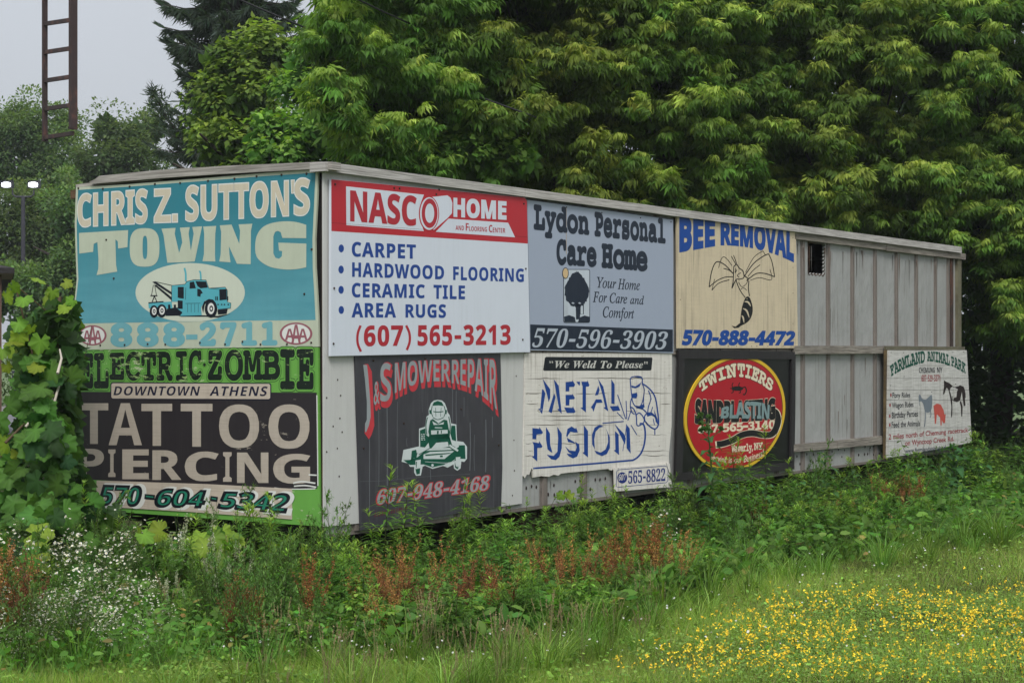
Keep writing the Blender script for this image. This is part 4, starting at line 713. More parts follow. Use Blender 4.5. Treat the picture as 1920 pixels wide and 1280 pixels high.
# rivets and rust runs along the skirt
vs, fs = [], []
for u in np.arange(2.55, 12.4, .085):
    for z, r in ((.52, .013), (.60, .012), (.70, .011)):
        if random.random() < (.5 if z < .65 else .22):
            uu, zz = u + random.uniform(-.012, .012), z + random.uniform(-.012, .012); b = len(vs)
            for k in range(6):
                t = k * math.pi / 3; vs.append(SIDE.uz(uu + r * math.cos(t), zz + r * math.sin(t) * 1.35, .0015))
            for k in range(6):
                t = k * math.pi / 3; vs.append(SIDE.uz(uu + r * .5 * math.cos(t), zz + r * .5 * math.sin(t), .008))
            fs += [(b + k, b + (k + 1) % 6, b + 6 + (k + 1) % 6, b + 6 + k) for k in range(6)] + [tuple(b + 6 + k for k in range(6))]
part('rivets', vs, fs, plain('rivet', (48, 36, 32), .8), TR, kind='stuff')

# rust runs and scrapes on the bare sheets
bn = next(n for n in M_WALL.node_tree.nodes if n.type == 'BUMP'); bn.inputs['Strength'].default_value = .7; bn.inputs['Distance'].default_value = .03
rst = [plain('rust run brown', (112, 84, 64), .8, var=.4, scale=30), plain('grime run', (104, 100, 94), .8, var=.3, scale=30)]
vs, fs, mi = [], [], []
rs = random.Random(5)
for k in range(150):
    top = rs.random() < .55
    u = rs.choice(ribs) + rs.choice((-.07, .07)) * rs.random() if rs.random() < .5 else rs.uniform(2.5, 12.4)
    z = rs.uniform(ZT - .2, ZT - .12) if top else rs.choice((rs.uniform(.5, .75), rs.uniform(1.6, 1.75), rs.uniform(.7, 2.8))); l = rs.uniform(.05, .45); w = rs.uniform(.003, .011); b = len(vs)
    if z - l < ZB + .02: l = z - ZB - .02
    o = .0045 if min(abs(u - r) for r in ribs) > .085 else .019
    vs += [SIDE.uz(u - w, z, o), SIDE.uz(u + w, z - .01, o), SIDE.uz(u + w * .7, z - l * .5, o), SIDE.uz(u - w * .7, z - l * .45, o), SIDE.uz(u + rs.uniform(-.004, .004), z - l, o)]
    fs += [(b, b + 1, b + 2, b + 3), (b + 3, b + 2, b + 4)]; mi += [0 if rs.random() < .45 else 1] * 2
part('rust_runs', vs, fs, rst, TR, kind='stuff', idx=mi)

# cap boards along the roof edge (three lengths), and the weathered boards under and across the wall
def pxlerp(a, b, t): return (a[0] + (b[0] - a[0]) * t, a[1] + (b[1] - a[1]) * t)
ctop, cbot = ((610, 303.5), (1804, 463)), ((610, 321), (1804, 474))
ctop2 = []
xs = [610, 985, 1268, 1500, 1804]
yt = lambda x: 303.5 + (x - 610) * (463 - 303.5) / 1194
yb = lambda x: 320.5 + (x - 610) * (474.5 - 320.5) / 1194
for a, b in zip(xs[:-1], xs[1:]):
    slab('cap_board', SIDE, [(a, yt(a)), (b - .6, yt(b - .6)), (b - .6, yb(b - .6)), (a, yb(a))], .075, .14, M_CAP)
slab('cap_board', END, [(186, 330), (300, 318.5), (420, 311), (600, 303.5), (622, 303.5), (622, 318), (600, 316.5), (420, 326), (300, 334), (172, 345), (167, 341), (178, 336)], .05, .10, M_CAPE, label='rounded weathered timber over the short end')
slab('plank', END, [(142, 346), (190, 339), (300, 334), (300, 338), (142, 351)], .012, .03, M_CAPE)
slab('plank', END, [(132, 357), (150, 354), (150, 371), (132, 373)], -.02, .05, wood('stub', (120, 92, 62), V, (60, 44, 30)), label='brown timber stub sticking out at the end')
slab('plank', SIDE, [(1491, 433.5), (1662.5, 456), (1662.5, 469), (1491, 448)], .045, .04, M_OLD)
slab('plank', SIDE, [(1663.2, 455), (1811, 476), (1811, 487), (1663.2, 470)], .050, .04, M_OLD)
slab('plank', SIDE, [(1491, 648), (1560, 647.8), (1660, 648.5), (1660, 662.5), (1491, 663.5)], .055, .04, M_OLD)
slab('plank', SIDE, [(1661, 648), (1809, 650), (1809, 657), (1661, 662)], .055, .04, M_OLD)
slab('plank', SIDE, [(1489, 833), (1570, 826), (1570, 840), (1489, 847)], .055, .04, M_OLD)
slab('plank', SIDE, [(1571, 825.5), (1664, 816), (1664, 831.5), (1571, 840)], .052, .04, M_OLD)
slab('plank', SIDE, [(984, 655), (1265, 657), (1490, 650), (1490, 662), (984, 668)], .008, .03, M_OLD)
# corner: recessed post and batten; dark strip paints in the shade of the gap
fbox('corner_post', SIDE, .0, .03, ZB - .02, ZT - .10, -.10, -.03, M_DARK)
fbox('corner_batten', END, -.012, .006, ZB + .02, ZT - .12, .0, .018, M_POST)
fbox('corner_gap_shade', END, .01, .06, ZB, ZT - .1, -.03, .0, plain('gap shade', (40, 35, 33), .8))
# white plywood sheet behind the boards at the near end of the long side
slab('plywood_sheet', SIDE, [(607.5, 320), (985, 371), (979, 943.5), (900, 955), (760, 972), (609, 987)], .022, .018, M_PLY)
vs, fs = [], []
for p in [(118, 255), (45, 375), (138, 360), (133, 512), (88, 565), (148, 603), (116, 712), (128, 898), (150, 1105), (1308, 230), (1293, 657), (1296, 860), (1283, 1025), (45, 735)]:
    c = SIDE.at(*CD(p), .0235); b = len(vs); r = .0075
    vs += [c + U * r * math.cos(k) + Vector((0, 0, r * math.sin(k))) for k in (0, 1.05, 2.1, 3.14, 4.2, 5.25)]; fs.append(tuple(range(b, b + 6)))
part('nail_holes', vs, fs, M_BOLT, TR, kind='stuff')

# chassis, landing legs, axles and wheels underneath
for o in (-.55, -1.75): fbox('chassis_beam', SIDE, .3, 12.5, .16, .40, o - .06, o + .06, M_DARK)
for k in range(9): fbox('cross_member', SIDE, .4 + k * 1.45, .5 + k * 1.45, .28, .40, -WID + .25, -.25, M_DARK)
for px0, px1 in ((1011, 1023), (1050, 1079)):
    a, b = SIDE.u_of(px0), SIDE.u_of(px1)
    vs = [SIDE.uz(u, z, o) for z, w_ in ((-.3, 0), (.1, 0), (.37, .09)) for o in (-.30, -.14) for u in (a - w_, b + w_)]
    part('landing_leg', vs, [(0, 1, 5, 4), (4, 5, 9, 8), (2, 3, 7, 6), (6, 7, 11, 10), (0, 2, 6, 4), (4, 6, 10, 8), (1, 3, 7, 5), (5, 7, 11, 9)], M_RUST, TR)
def wheel(u, o):
    prof = [(-.13, .20), (-.12, .44), (-.09, .50), (.09, .50), (.12, .44), (.13, .26), (.08, .24), (.08, .08), (.12, .07), (.12, .0)]
    n = 28; vs, fs = [], []
    for k in range(n):
        t = 2 * math.pi * k / n
        for x, r in prof: vs.append(SIDE.uz(u + r * math.cos(t), .30 + r * math.sin(t), o + x))
    m = len(prof)
    for k in range(n):
        for i in range(m - 1):
            a = k * m + i; b = ((k + 1) % n) * m + i; fs.append((a, b, b + 1, a + 1))
    return part('wheel', vs, fs, M_TYRE, TR, smooth=False)
for u in (4.9, 6.15):
    for o in (-.30, -2.1): wheel(u, o)
    fbox('axle', SIDE, u - .05, u + .05, .26, .36, -2.0, -.35, M_RUST)

# ------------------------------------------------------------------ advertising boards
cream = (196, 200, 176)
P_ = paint
# --- towing board (short end, top)
s = Sign('advertising_board', "teal and cream CHRIS Z. SUTTON'S TOWING board with a drawn tow truck", 'sign', END, CA, .03)
m_cr = P_('towing cream', (190, 197, 175), V, streak=.25, grime=(140, 140, 120))
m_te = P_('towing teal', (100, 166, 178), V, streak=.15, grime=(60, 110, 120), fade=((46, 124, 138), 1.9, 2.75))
m_tan = P_('towing tan', (204, 194, 172), V, streak=.2, mottle=.05)
m_wh = P_('sign white', (222, 222, 216), V, streak=.1, mottle=.04)
m_bk = P_('truck black', (16, 24, 34), V, streak=.05, mottle=.05)
m_tk = P_('truck teal', (86, 172, 184), V, streak=.05, mottle=.05)
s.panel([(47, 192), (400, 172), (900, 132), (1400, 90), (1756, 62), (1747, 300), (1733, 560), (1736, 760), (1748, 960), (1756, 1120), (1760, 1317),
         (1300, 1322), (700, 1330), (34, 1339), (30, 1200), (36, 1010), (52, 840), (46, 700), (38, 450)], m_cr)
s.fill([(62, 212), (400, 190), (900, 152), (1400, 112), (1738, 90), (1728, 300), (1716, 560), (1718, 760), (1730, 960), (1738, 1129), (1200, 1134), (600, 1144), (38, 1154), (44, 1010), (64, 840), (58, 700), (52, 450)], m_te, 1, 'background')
for lay, w, m in ((3, 34, m_wh), (4, 8, m_tan)):
    s.line('CHRIS', 'sb', 60, 548, 250, 212, 468, 440, m, layer=lay, w=w)
    s.line('Z.', 'sb', 602, 760, 212, 205, 437, 432, m, layer=lay, w=w)
    s.line('SUTTON', 'sb', 824, 1545, 192, 152, 427, 388, m, layer=lay, w=w)
    s.fill([(1562, 140), (1592, 138), (1586, 238), (1566, 238)] if lay == 3 else [(1568, 146), (1586, 144), (1581, 232), (1570, 232)], m, lay, 'lettering')
    s.line('S', 'sb', 1590, 1692, 142, 136, 386, 380, m, layer=lay, w=w)
for poly in ([(68, 515), (415, 495), (410, 615), (345, 625), (342, 575), (325, 560), (330, 740), (338, 787), (192, 812), (205, 765), (206, 700), (198, 580), (172, 592), (168, 648), (70, 660)],
             [(650, 485), (750, 479), (744, 522), (775, 655), (797, 582), (788, 520), (780, 478), (850, 474), (842, 520), (858, 640), (878, 520), (868, 473), (937, 468), (925, 525), (885, 716), (792, 722), (692, 725), (665, 530)],
             [(945, 470), (1037, 465), (1030, 520), (1028, 665), (1030, 716), (940, 714), (950, 665), (952, 520)],
             [(1062, 462), (1145, 456), (1200, 592), (1205, 500), (1195, 455), (1292, 450), (1282, 500), (1280, 735), (1183, 732), (1126, 608), (1130, 665), (1138, 722), (1058, 716), (1068, 665), (1072, 510)]):
    s.fill(poly, m_cr, 3, 'lettering')
s.fill(spline([(1672, 458), (1600, 438), (1520, 433), (1430, 445), (1365, 475), (1325, 530), (1312, 600), (1318, 670), (1350, 715), (1420, 755), (1520, 772), (1600, 770), (1672, 757)]) +
       [(1673, 590), (1475, 583), (1480, 640), (1502, 642), (1500, 680), (1480, 697), (1455, 690), (1440, 660), (1440, 540), (1452, 508), (1472, 500), (1492, 510), (1504, 550), (1672, 552)], m_cr, 3, 'lettering')
s.loops([[(531 + 105 * abs(math.cos(t)) ** .7 * (1 if math.cos(t) > 0 else -1), 617 + 136 * abs(math.sin(t)) ** .7 * (1 if math.sin(t) > 0 else -1)) for t in [k * math.pi / 18 for k in range(36)]],
         [(534 + 17 * abs(math.cos(t)) ** .7 * (1 if math.cos(t) > 0 else -1), 617 + 82 * abs(math.sin(t)) ** .7 * (1 if math.sin(t) > 0 else -1)) for t in [k * math.pi / 18 for k in range(36)]]], m_cr, 3, 'lettering')
s.fill([(853 + 386 * math.cos(t), min(1138, 935 + 208 * math.sin(t))) for t in [k * math.pi / 30 for k in range(60)]], P_('oval cream', (202, 208, 190), V, streak=.1, mottle=.05), 2, 'oval')
# the truck
s.stroke([(822, 858), (821, 800), (812, 762)], 13, m_tk, 3); s.stroke([(929, 850), (926, 800), (918, 782)], 12, m_tk, 3)
s.fill([(690, 1045), (770, 1040), (800, 1070), (790, 1098), (680, 1100)], m_bk, 3)
s.fill([(770, 1100), (940, 1095), (1040, 1100), (1142, 1084), (1050, 1112), (960, 1106), (790, 1106)], m_bk, 3)
s.fill([(722, 885), (815, 877), (828, 858), (880, 845), (965, 847), (985, 905), (1100, 897), (1115, 920), (1115, 1000), (1140, 1010), (1138, 1045), (1050, 1055), (1040, 1030), (1010, 985), (960, 990), (930, 1040), (935, 1095), (780, 1100), (800, 1075), (765, 1050), (765, 1000), (722, 1000)], m_tk, 4)
s.stroke([(722, 1000), (722, 885), (815, 877), (828, 858), (880, 845), (965, 847), (985, 905), (1100, 897), (1115, 920), (1115, 1000), (1140, 1010), (1138, 1045), (1050, 1055)], 4, m_bk, 5, smooth=False)
s.fill([(558, 1010), (722, 998), (728, 1045), (690, 1050), (560, 1045)], m_tk, 4)
s.stroke([(558, 1008), (665, 999)], 8, m_bk, 5)
for x, y, rx, ry in ((597, 1068, 30, 43), (652, 1064, 35, 46), (1000, 1050, 44, 62)):
    s.ell(x, y, rx, ry, m_bk, 6); s.ell(x + (2 if x < 900 else 0), y - 2, rx * .55, ry * .64, m_wh, 7); s.ell(x + 2, y - 2, rx * .3, ry * .34, m_bk, 8, inner=.5)
s.fill([(935, 1040), (950, 1000), (985, 980), (1015, 985), (1035, 1010), (1042, 1040), (1020, 1000), (985, 992), (955, 1020), (945, 1080)], m_bk, 5)
s.fill([(1045, 1058), (1118, 1050), (1110, 1085), (1050, 1090)], m_bk, 5)
s.fill([(850, 862), (880, 857), (893, 905), (848, 908)], m_bk, 5); s.fill([(890, 855), (965, 857), (978, 900), (925, 905), (905, 890)], m_bk, 5)
s.fill([(1058, 912), (1110, 910), (1112, 985), (1060, 990)], m_bk, 5); s.fill([(765, 895), (808, 895), (808, 978), (780, 975), (765, 970)], m_bk, 5)
s.fill([(765, 990), (800, 992), (800, 1050), (766, 1050)], m_bk, 5); s.fill([(903, 908), (925, 912), (943, 938), (928, 945), (925, 965), (903, 960)], m_bk, 5)
s.fill([(585, 860), (606, 856), (722, 932), (722, 950)], m_bk, 5); s.fill([(600, 885), (612, 880), (722, 968), (722, 990)], m_bk, 5)
for a in ([(606, 858), (724, 885)], [(593, 880), (580, 955)], [(602, 880), (615, 955)]): s.stroke(a, 4, m_bk, 5)
s.stroke([(572, 957), (622, 957)], 7, m_bk, 5); s.stroke([(600, 960), (585, 1000)], 6, m_bk, 5); s.stroke([(600, 960), (618, 1000)], 6, m_bk, 5)
for x in (1034, 1045, 1118): s.stroke([(x, 962), (x, 990)], 7, m_bk, 6)
for x in (1075, 1095, 1122, 1050): s.stroke([(x - 5, 1020), (x + 5, 1019)], 9, m_bk, 6)
for x in (705, 745): s.fill([(x - 8, 1020), (x + 8, 1020), (x + 8, 1062), (x - 8, 1062)], m_bk, 5)
for x in (835, 860, 885, 910): s.stroke([(x, 1015), (x, 1075)], 2.5, m_bk, 5)
s.stroke([(820, 1012), (925, 1010)], 3, m_bk, 5); s.stroke([(820, 985), (822, 900)], 3, m_bk, 5); s.stroke([(985, 905), (1055, 912)], 3, m_bk, 5)
m_tf = P_('towing faded digits', (112, 172, 180), V, streak=.1, mottle=.1)
s.line('888', 'mono', 254, 664, 66, 62, 177, 175, m_tf, w=52, crop=CB)
s.fill([(683, 116), (750, 115), (750, 144), (683, 145)], m_tf, 2, 'lettering', CB)
s.line('2711', 'mono', 768, 1208, 60, 57, 174, 170, m_tf, w=50, crop=CB)
m_rr = P_('ring red', (152, 92, 102), V, streak=.15)
for cx, cy, rx, ry, a, b in ((136, 120, 82, 59, 80, 190), (1327, 110, 96, 65, 1262, 1394)):
    s.ell(cx, cy, rx, ry, m_wh, 1, 'emblem', CB); s.ell(cx, cy, rx, ry, m_rr, 2, 'emblem', CB, inner=.86)
    w3 = (b - a) / 3
    s.line('A', 'sb', a, a + w3 * 1.25, cy - 28, cy - 28, cy + 38, cy + 38, m_rr, layer=3, crop=CB, name='emblem')
    s.line('A', 'sb', b - w3 * 1.25, b, cy - 28, cy - 28, cy + 38, cy + 38, m_rr, layer=3, crop=CB, name='emblem')
    s.line('A', 'sb', cx - w3 * .62, cx + w3 * .62, cy - 52, cy - 52, cy + 54, cy + 54, m_rr, layer=4, crop=CB, name='emblem')
s.bolts([(238, 204), (427, 188), (605, 170), (783, 163), (980, 148), (1167, 133), (1323, 116), (1499, 105), (1676, 97), (65, 200), (262, 563), (1712, 630), (1660, 945), (315, 835)], 9)
s.bolts([(182, 178), (325, 176), (460, 171), (563, 173), (766, 163), (913, 172), (1015, 157), (1120, 173), (1275, 172), (1417, 163)], 7, crop=CB)
s.done()

# --- tattoo board (short end, below)
s = Sign('advertising_board', 'flaking green and black ELECTRIC ZOMBIE tattoo and piercing board below the teal one', 'sign', END, CB, .03)
m_g = P_('zombie green', (108, 168, 74), V, streak=.25, grime=(60, 90, 40), mottle=.15, chips=.55, chip_rgb=(196, 200, 168))
m_g2 = P_('outline green', (38, 72, 36), V, streak=.1)
m_zk = P_('zombie black', (20, 34, 24), V, streak=.1, chips=.8, chip_rgb=(150, 176, 110))
m_tb = P_('tattoo black', (46, 41, 44), V, streak=.2, grime=(80, 76, 74), mottle=.1, chips=.12, chip_rgb=(150, 140, 128))
m_tl = P_('tattoo beige', (186, 174, 160), V, streak=.35, grime=(120, 106, 92), mottle=.1, grain=.25)
m_tc = P_('wood cream', (200, 186, 170), V, streak=.3, grime=(130, 116, 100), grain=.4)
m_nv = P_('navy', (24, 26, 52), V, streak=.1)
s.panel([(28, 207), (800, 198), (1457, 190), (1462, 700), (1467, 1237), (1100, 1212), (700, 1182), (25, 1135)], m_g)
s.fill([(28, 450), (600, 452), (1448, 455), (1452, 1016), (1300, 1016), (900, 1000), (500, 985), (160, 966), (26, 960)], m_tb, 1, 'background')
for lay, w, m in ((1, 78, m_g2), (2, 66, m_g), (3, 34, m_zk)):
    s.line('EL', 'mono', 62, 226, 238, 232, 420, 420, m, layer=lay, w=w)
    s.line('ECTR', 'mono', 240, 600, 230, 222, 372, 378, m, layer=lay, w=w)
    s.line('IC', 'mono', 628, 770, 222, 218, 378, 368, m, layer=lay, w=w)
    s.line('ZOMB', 'mono', 815, 1228, 216, 216, 374, 372, m, layer=lay, w=w)
    s.line('IE', 'mono', 1240, 1424, 212, 212, 424, 424, m, layer=lay, w=w)
    s.ell(791, 292, 5 + w * .1, 6 + w * .12, m, lay, 'lettering')
def rrect(x0, y0, x1, y1, r, dy=0):
    o = []
    for cx, cy, a in ((x1 - r, y1 - r, 0), (x0 + r, y1 - r, 90), (x0 + r, y0 + r, 180), (x1 - r, y0 + r, 270)):
        for k in range(5):
            t = math.radians(a + k * 22.5); o.append((cx + r * math.cos(t), cy + r * math.sin(t) + dy * (cx - x0) / (x1 - x0)))
    return o
s.fill(rrect(240, 394, 1182, 494, 14, 4), m_nv, 4, 'name_plate'); s.fill(rrect(246, 400, 1176, 489, 11, 4), m_tc, 5, 'name_plate')
s.line('DOWNTOWN', 'sb', 258, 765, 419, 419, 470, 472, m_nv, layer=6, shear=.22, track=60)
s.line('ATHENS', 'sb', 820, 1162, 419, 420, 473, 475, m_nv, layer=6, shear=.22, track=60)
for ch, x0, x1, t, b, w in (('T', 60, 228, 517, 755, 0), ('A', 230, 425, 518, 762, 0), ('T', 422, 602, 520, 766, 0), ('T', 652, 838, 520, 771, 0), ('O', 876, 1110, 528, 776, 0), ('O', 1165, 1405, 528, 780, 0),
                         ('P', 55, 200, 785, 940, 10), ('I', 228, 270, 787, 948, 0), ('E', 315, 460, 790, 958, 14), ('R', 490, 650, 795, 962, 14), ('C', 680, 868, 805, 968, 14), ('I', 900, 950, 803, 976, 0), ('N', 985, 1162, 808, 980, 12), ('G', 1197, 1405, 818, 983, 12)):
    s.line(ch, 'sb', x0, x1, t, t, b, b, m_tl, layer=2, w=w)
s.off += .006
s.panel([(160, 969), (800, 990), (1302, 1017), (1302, 1196), (700, 1152), (155, 1119)], m_tc, .005, 'number_board')
m_ph, m_pb = P_('hand teal', (40, 130, 104), V), P_('hand black', (20, 24, 34), V)
for txt, x0, x1, t0, t1, b0, b1 in (('570', 172, 420, 999, 1006, 1110, 1116), ('-', 440, 500, 1035, 1036, 1112, 1113), ('604', 505, 795, 1018, 1030, 1120, 1126), ('-', 825, 868, 1052, 1053, 1130, 1131), ('5342', 872, 1284, 1036, 1050, 1130, 1156)):
    if txt == '-':
        s.stroke([(x0, 1062 + (x0 - 440) * .03), (x1, 1068 + (x0 - 440) * .03)], 30, m_pb, 3, 'lettering'); s.stroke([(x0 + 8, 1061 + (x0 - 440) * .03), (x1 - 8, 1066 + (x0 - 440) * .03)], 8, m_ph, 4, 'lettering'); continue
    s.line(txt, 'sb', x0 + 14, x1 + 22, t0 - 6, t1 - 6, b0 + 8, b1 + 8, m_wh, layer=1, w=60, shear=.2)
    s.line(txt, 'sb', x0, x1, t0, t1, b0, b1, m_pb, layer=2, w=46, shear=.25)
    s.line(txt, 'sb', x0 + 8, x1 - 8, t0 + 5, t1 + 5, b0 - 6, b1 - 6, m_ph, layer=3, w=-24, shear=.25)
s.off -= .006
for pts, w in (([(1310, 985), (1360, 975), (1440, 985)], 9), ([(1315, 1002), (1380, 998), (1445, 1008)], 8), ([(1200, 1012), (1260, 1018), (1350, 1019), (1440, 1017)], 6), ([(1400, 935), (1448, 938)], 8), ([(1449, 470), (1452, 700), (1455, 1000)], 6)):
    s.stroke(pts, w, m_wh, 3, 'split_edge')
s.done()

# --- flooring board (long side, top, first)
s = Sign('advertising_board', 'clean white NASCO HOME flooring board with a red band and blue list', 'sign', SIDE, CC, .055)
w_ = P_('board white', (212, 217, 226), U, streak=.18, grime=(150, 150, 146), mottle=.03, rough=.4)
r_ = P_('board red', (184, 38, 48), U, streak=.12, grime=(110, 40, 40), mottle=.06, rough=.4)
b_ = P_('board blue', (28, 66, 142), U, streak=.08, mottle=.05, rough=.4)
r2 = P_('number red', (176, 40, 52), U, streak=.1, mottle=.06, rough=.4)
s.panel([(105, 155), (700, 212), (1326, 270), (1340, 292), (1346, 560), (1353, 900), (1361, 1246), (700, 1258), (103, 1271), (104, 700)], w_, .022)
s.fill([(105, 156), (700, 213), (1326, 271), (1340, 292), (1346, 561), (700, 520), (106, 482)], r_, 1, 'background')
s.stroke([(106, 430), (700, 474), (1343, 520)], 2, P_('seam', (120, 26, 34), U), 2, 'background', smooth=False)
s.fill([(198, 200), (690, 253), (672, 300), (662, 350), (665, 410), (690, 483), (200, 445)], w_, 2, 'emblem')
s.fill([(698, 272), (838, 257), (858, 272), (870, 305), (867, 370), (840, 400), (754, 474), (720, 470)], w_, 2, 'emblem')
s.ell(722, 372, 64, 110, r_, 3, 'emblem'); s.ell(723, 372, 58, 103, w_, 4, 'emblem'); s.ell(726, 370, 50, 93, r2, 5, 'emblem'); s.ell(726, 370, 29, 61, w_, 6, 'emblem')
s.line('NASC', 'sb', 227, 641, 230, 268, 416, 446, r2, layer=4, w=18)
s.line('HOME', 'sb', 880, 1208, 277, 300, 388, 407, w_, layer=4, w=34)
s.fill([(764, 487), (846, 404), (1222, 430), (1266, 522)], w_, 3, 'emblem')
s.line('AND', 'sb', 890, 943, 447, 449, 475, 478, r2, layer=4); s.line('F', 'sb', 954, 973, 432, 434, 479, 481, r2, layer=4); s.line('LOORING', 'sb', 975, 1088, 452, 458, 481, 487, r2, layer=4)
s.line('C', 'sb', 1100, 1122, 444, 445, 489, 490, r2, layer=4); s.line('ENTER', 'sb', 1125, 1204, 461, 465, 491, 494, r2, layer=4)
for x, y in ((168, 592), (167, 725), (167, 853), (168, 980)): s.ell(x, y, 17, 25, b_, 1, 'bullets')
for a in (('CARPET', 236, 638, 552, 570, 641, 656), ('HARDWOOD', 238, 816, 681, 704, 769, 786), ('FLOORING', 876, 1320, 707, 722, 789, 802), ('CERAMIC', 236, 694, 811, 822, 898, 904),
          ('TILE', 752, 948, 823, 828, 908, 911), ('AREA', 235, 512, 938, 938, 1025, 1026), ('RUGS', 575, 828, 946, 947, 1026, 1028)):
    s.line(a[0], 'sb', *a[1:], b_, w=14, track=45)
s.line('607', 'sb', 313, 556, 1082, 1080, 1206, 1203, r2, w=16, track=50); s.line('565-3213', 'sb', 652, 1236, 1079, 1077, 1203, 1196, r2, w=16, track=50)
s.stroke([(290, 1078), (272, 1130), (272, 1190), (292, 1242)], 15, r2, 2, 'lettering'); s.stroke([(578, 1078), (598, 1125), (600, 1180), (582, 1232)], 15, r2, 2, 'lettering')
s.bolts([(128, 187), (122, 843), (118, 1193), (535, 213), (767, 250), (1320, 310), (1332, 720), (1313, 1167), (785, 222), (501, 211)], 8)
s.done()

# --- mower board
s = Sign('advertising_board', 'streaked charcoal board reading J&S MOWER REPAIR around a green and white riding mower', 'sign', SIDE, CD, .034)
k_ = P_('mower charcoal', (64, 62, 68), U, streak=.5, grime=(108, 108, 112), mottle=.25, rough=.35)
s.panel([(233, 98), (1203, 80), (1210, 400), (1216, 840), (1208, 1096), (900, 1148), (600, 1200), (270, 1259), (262, 1000), (245, 500)], k_, .011)
g_ = P_('mower letter grey', (150, 156, 158), U, streak=.3, grime=(90, 90, 92), mottle=.12)
rd = P_('mower letter red', (196, 58, 66), U, streak=.2, mottle=.1)
def arc(txt, top, bot, kind='sb', w=0):
    s.text(txt, kind, top, bot, rd, 2, w=w + 24, dx=5, dy=3)
    top2 = [(x + 8, y + 40) for x, y in top]; bot2 = [(x + 8, y + 34) for x, y in bot]
    s.text(txt, kind, top2, bot2, rd, 1, w=w + 24)
    s.text(txt, kind, top, bot, g_, 4, w=w)
s.fill([(296, 152), (320, 150), (345, 200), (352, 330), (362, 560), (345, 618), (326, 652), (297, 610), (300, 545), (330, 545)], rd, 1, 'lettering')
s.fill([(288, 155), (314, 157), (322, 230), (335, 400), (338, 500), (326, 560), (306, 606), (300, 600), (300, 548), (312, 520), (312, 400), (300, 260)], g_, 3, 'lettering')
arc('&', [(358, 262), (395, 250)], [(358, 425), (395, 412)]); arc('S', [(400, 148), (474, 142)], [(400, 402), (474, 395)], w=-6)
arc('MOWER', [(498, 145), (680, 128), (866, 124)], [(498, 345), (680, 275), (866, 270)])
arc('REPAIR', [(878, 124), (1030, 118), (1176, 122)], [(878, 278), (1030, 325), (1180, 458)])
s.line('607-948-4168', 'b', 378, 1132, 995, 897, 1085, 985, rd, layer=2, w=50, shear=.22); s.line('607-948-4168', 'b', 382, 1128, 995, 897, 1085, 985, g_, layer=3, w=6, shear=.22)
m_dr = P_('paint run', (104, 106, 110), U); m_fr = P_('faded red', (104, 44, 48), U, mottle=.3)
for x, y0, y1, w in ((330, 650, 1160, 5), (391, 460, 960, 4), (447, 440, 960, 6), (517, 400, 920, 3), (884, 320, 640, 4), (908, 330, 580, 4), (960, 370, 500, 3), (1000, 540, 860, 6), (1105, 520, 870, 6), (1030, 620, 860, 3), (735, 850, 920, 4), (580, 640, 700, 3), (680, 320, 470, 2), (1150, 500, 640, 4)):
    s.stroke([(x, y0), (x + random.uniform(-3, 3), (y0 + y1) / 2), (x + random.uniform(-2, 4), y1)], w, m_dr, 1, 'paint_runs')
for k in range(14): s.stroke([(365 + k * 16, 1170 - k * 3.4), (371 + k * 16, 1136 - k * 3)], 6, m_fr, 1, 'paint_runs')
s.stroke([(268, 932), (450, 925), (700, 900), (1000, 882)], 2, m_dr, 1, 'paint_runs')
mw, mg = P_('mower white', (206, 214, 212), U, streak=.05), P_('mower green', (0, 82, 62), U, streak=.05)
s.fill([(785, 389), (812, 392), (832, 410), (845, 445), (850, 470), (864, 490), (874, 545), (908, 552), (914, 663), (955, 668), (980, 700), (980, 780), (962, 802), (942, 798), (937, 845), (915, 860), (893, 845), (890, 818), (850, 840), (820, 828), (750, 848), (700, 826), (684, 834), (672, 892), (640, 894), (627, 870), (628, 835), (600, 834), (588, 812), (544, 800), (556, 722), (600, 712), (660, 698), (660, 580), (700, 568), (710, 500), (726, 488), (724, 455), (740, 410), (760, 393)], mw, 2, 'artwork')
G_ = lambda p, l=3, sm=False: s.fill(p, mg, l, 'artwork', smooth=sm)
W2 = lambda p, l=4: s.fill(p, mw, l, 'artwork')
G_([(748, 428), (758, 405), (785, 395), (812, 404), (826, 430), (790, 425)])
s.stroke([(748, 430), (742, 470), (752, 500)], 5, mg, 3); s.stroke([(828, 430), (836, 470), (826, 500)], 5, mg, 3)
G_([(728, 456), (740, 456), (742, 482), (730, 482)]); G_([(836, 456), (846, 456), (844, 484), (834, 482)])
s.stroke([(755, 466), (785, 470), (822, 466)], 6, mg, 3); s.stroke([(770, 440), (773, 500)], 3, mg, 3); s.stroke([(808, 440), (803, 500)], 3, mg, 3); s.stroke([(752, 505), (785, 520), (825, 505)], 5, mg, 3)
G_([(735, 525), (752, 515), (790, 545), (825, 520), (848, 525), (862, 600), (860, 650), (735, 650), (722, 600), (728, 560)])
W2([(748, 530), (785, 552), (828, 535), (822, 552), (758, 556)]); W2([(765, 570), (815, 572), (815, 578), (765, 577)]); W2([(740, 592), (850, 588), (852, 612), (742, 620)]); G_([(780, 594), (792, 594), (790, 616), (780, 616)], 5); G_([(806, 592), (812, 592), (812, 612), (806, 612)], 5)
G_([(666, 592), (702, 578), (706, 620), (732, 640), (730, 665), (700, 705), (668, 702)]); G_([(876, 560), (902, 560), (908, 664), (880, 655), (868, 610)])
s.stroke([(716, 505), (706, 560), (712, 620)], 6, mg, 3); s.stroke([(858, 500), (868, 560), (862, 640), (875, 680)], 6, mg, 3)
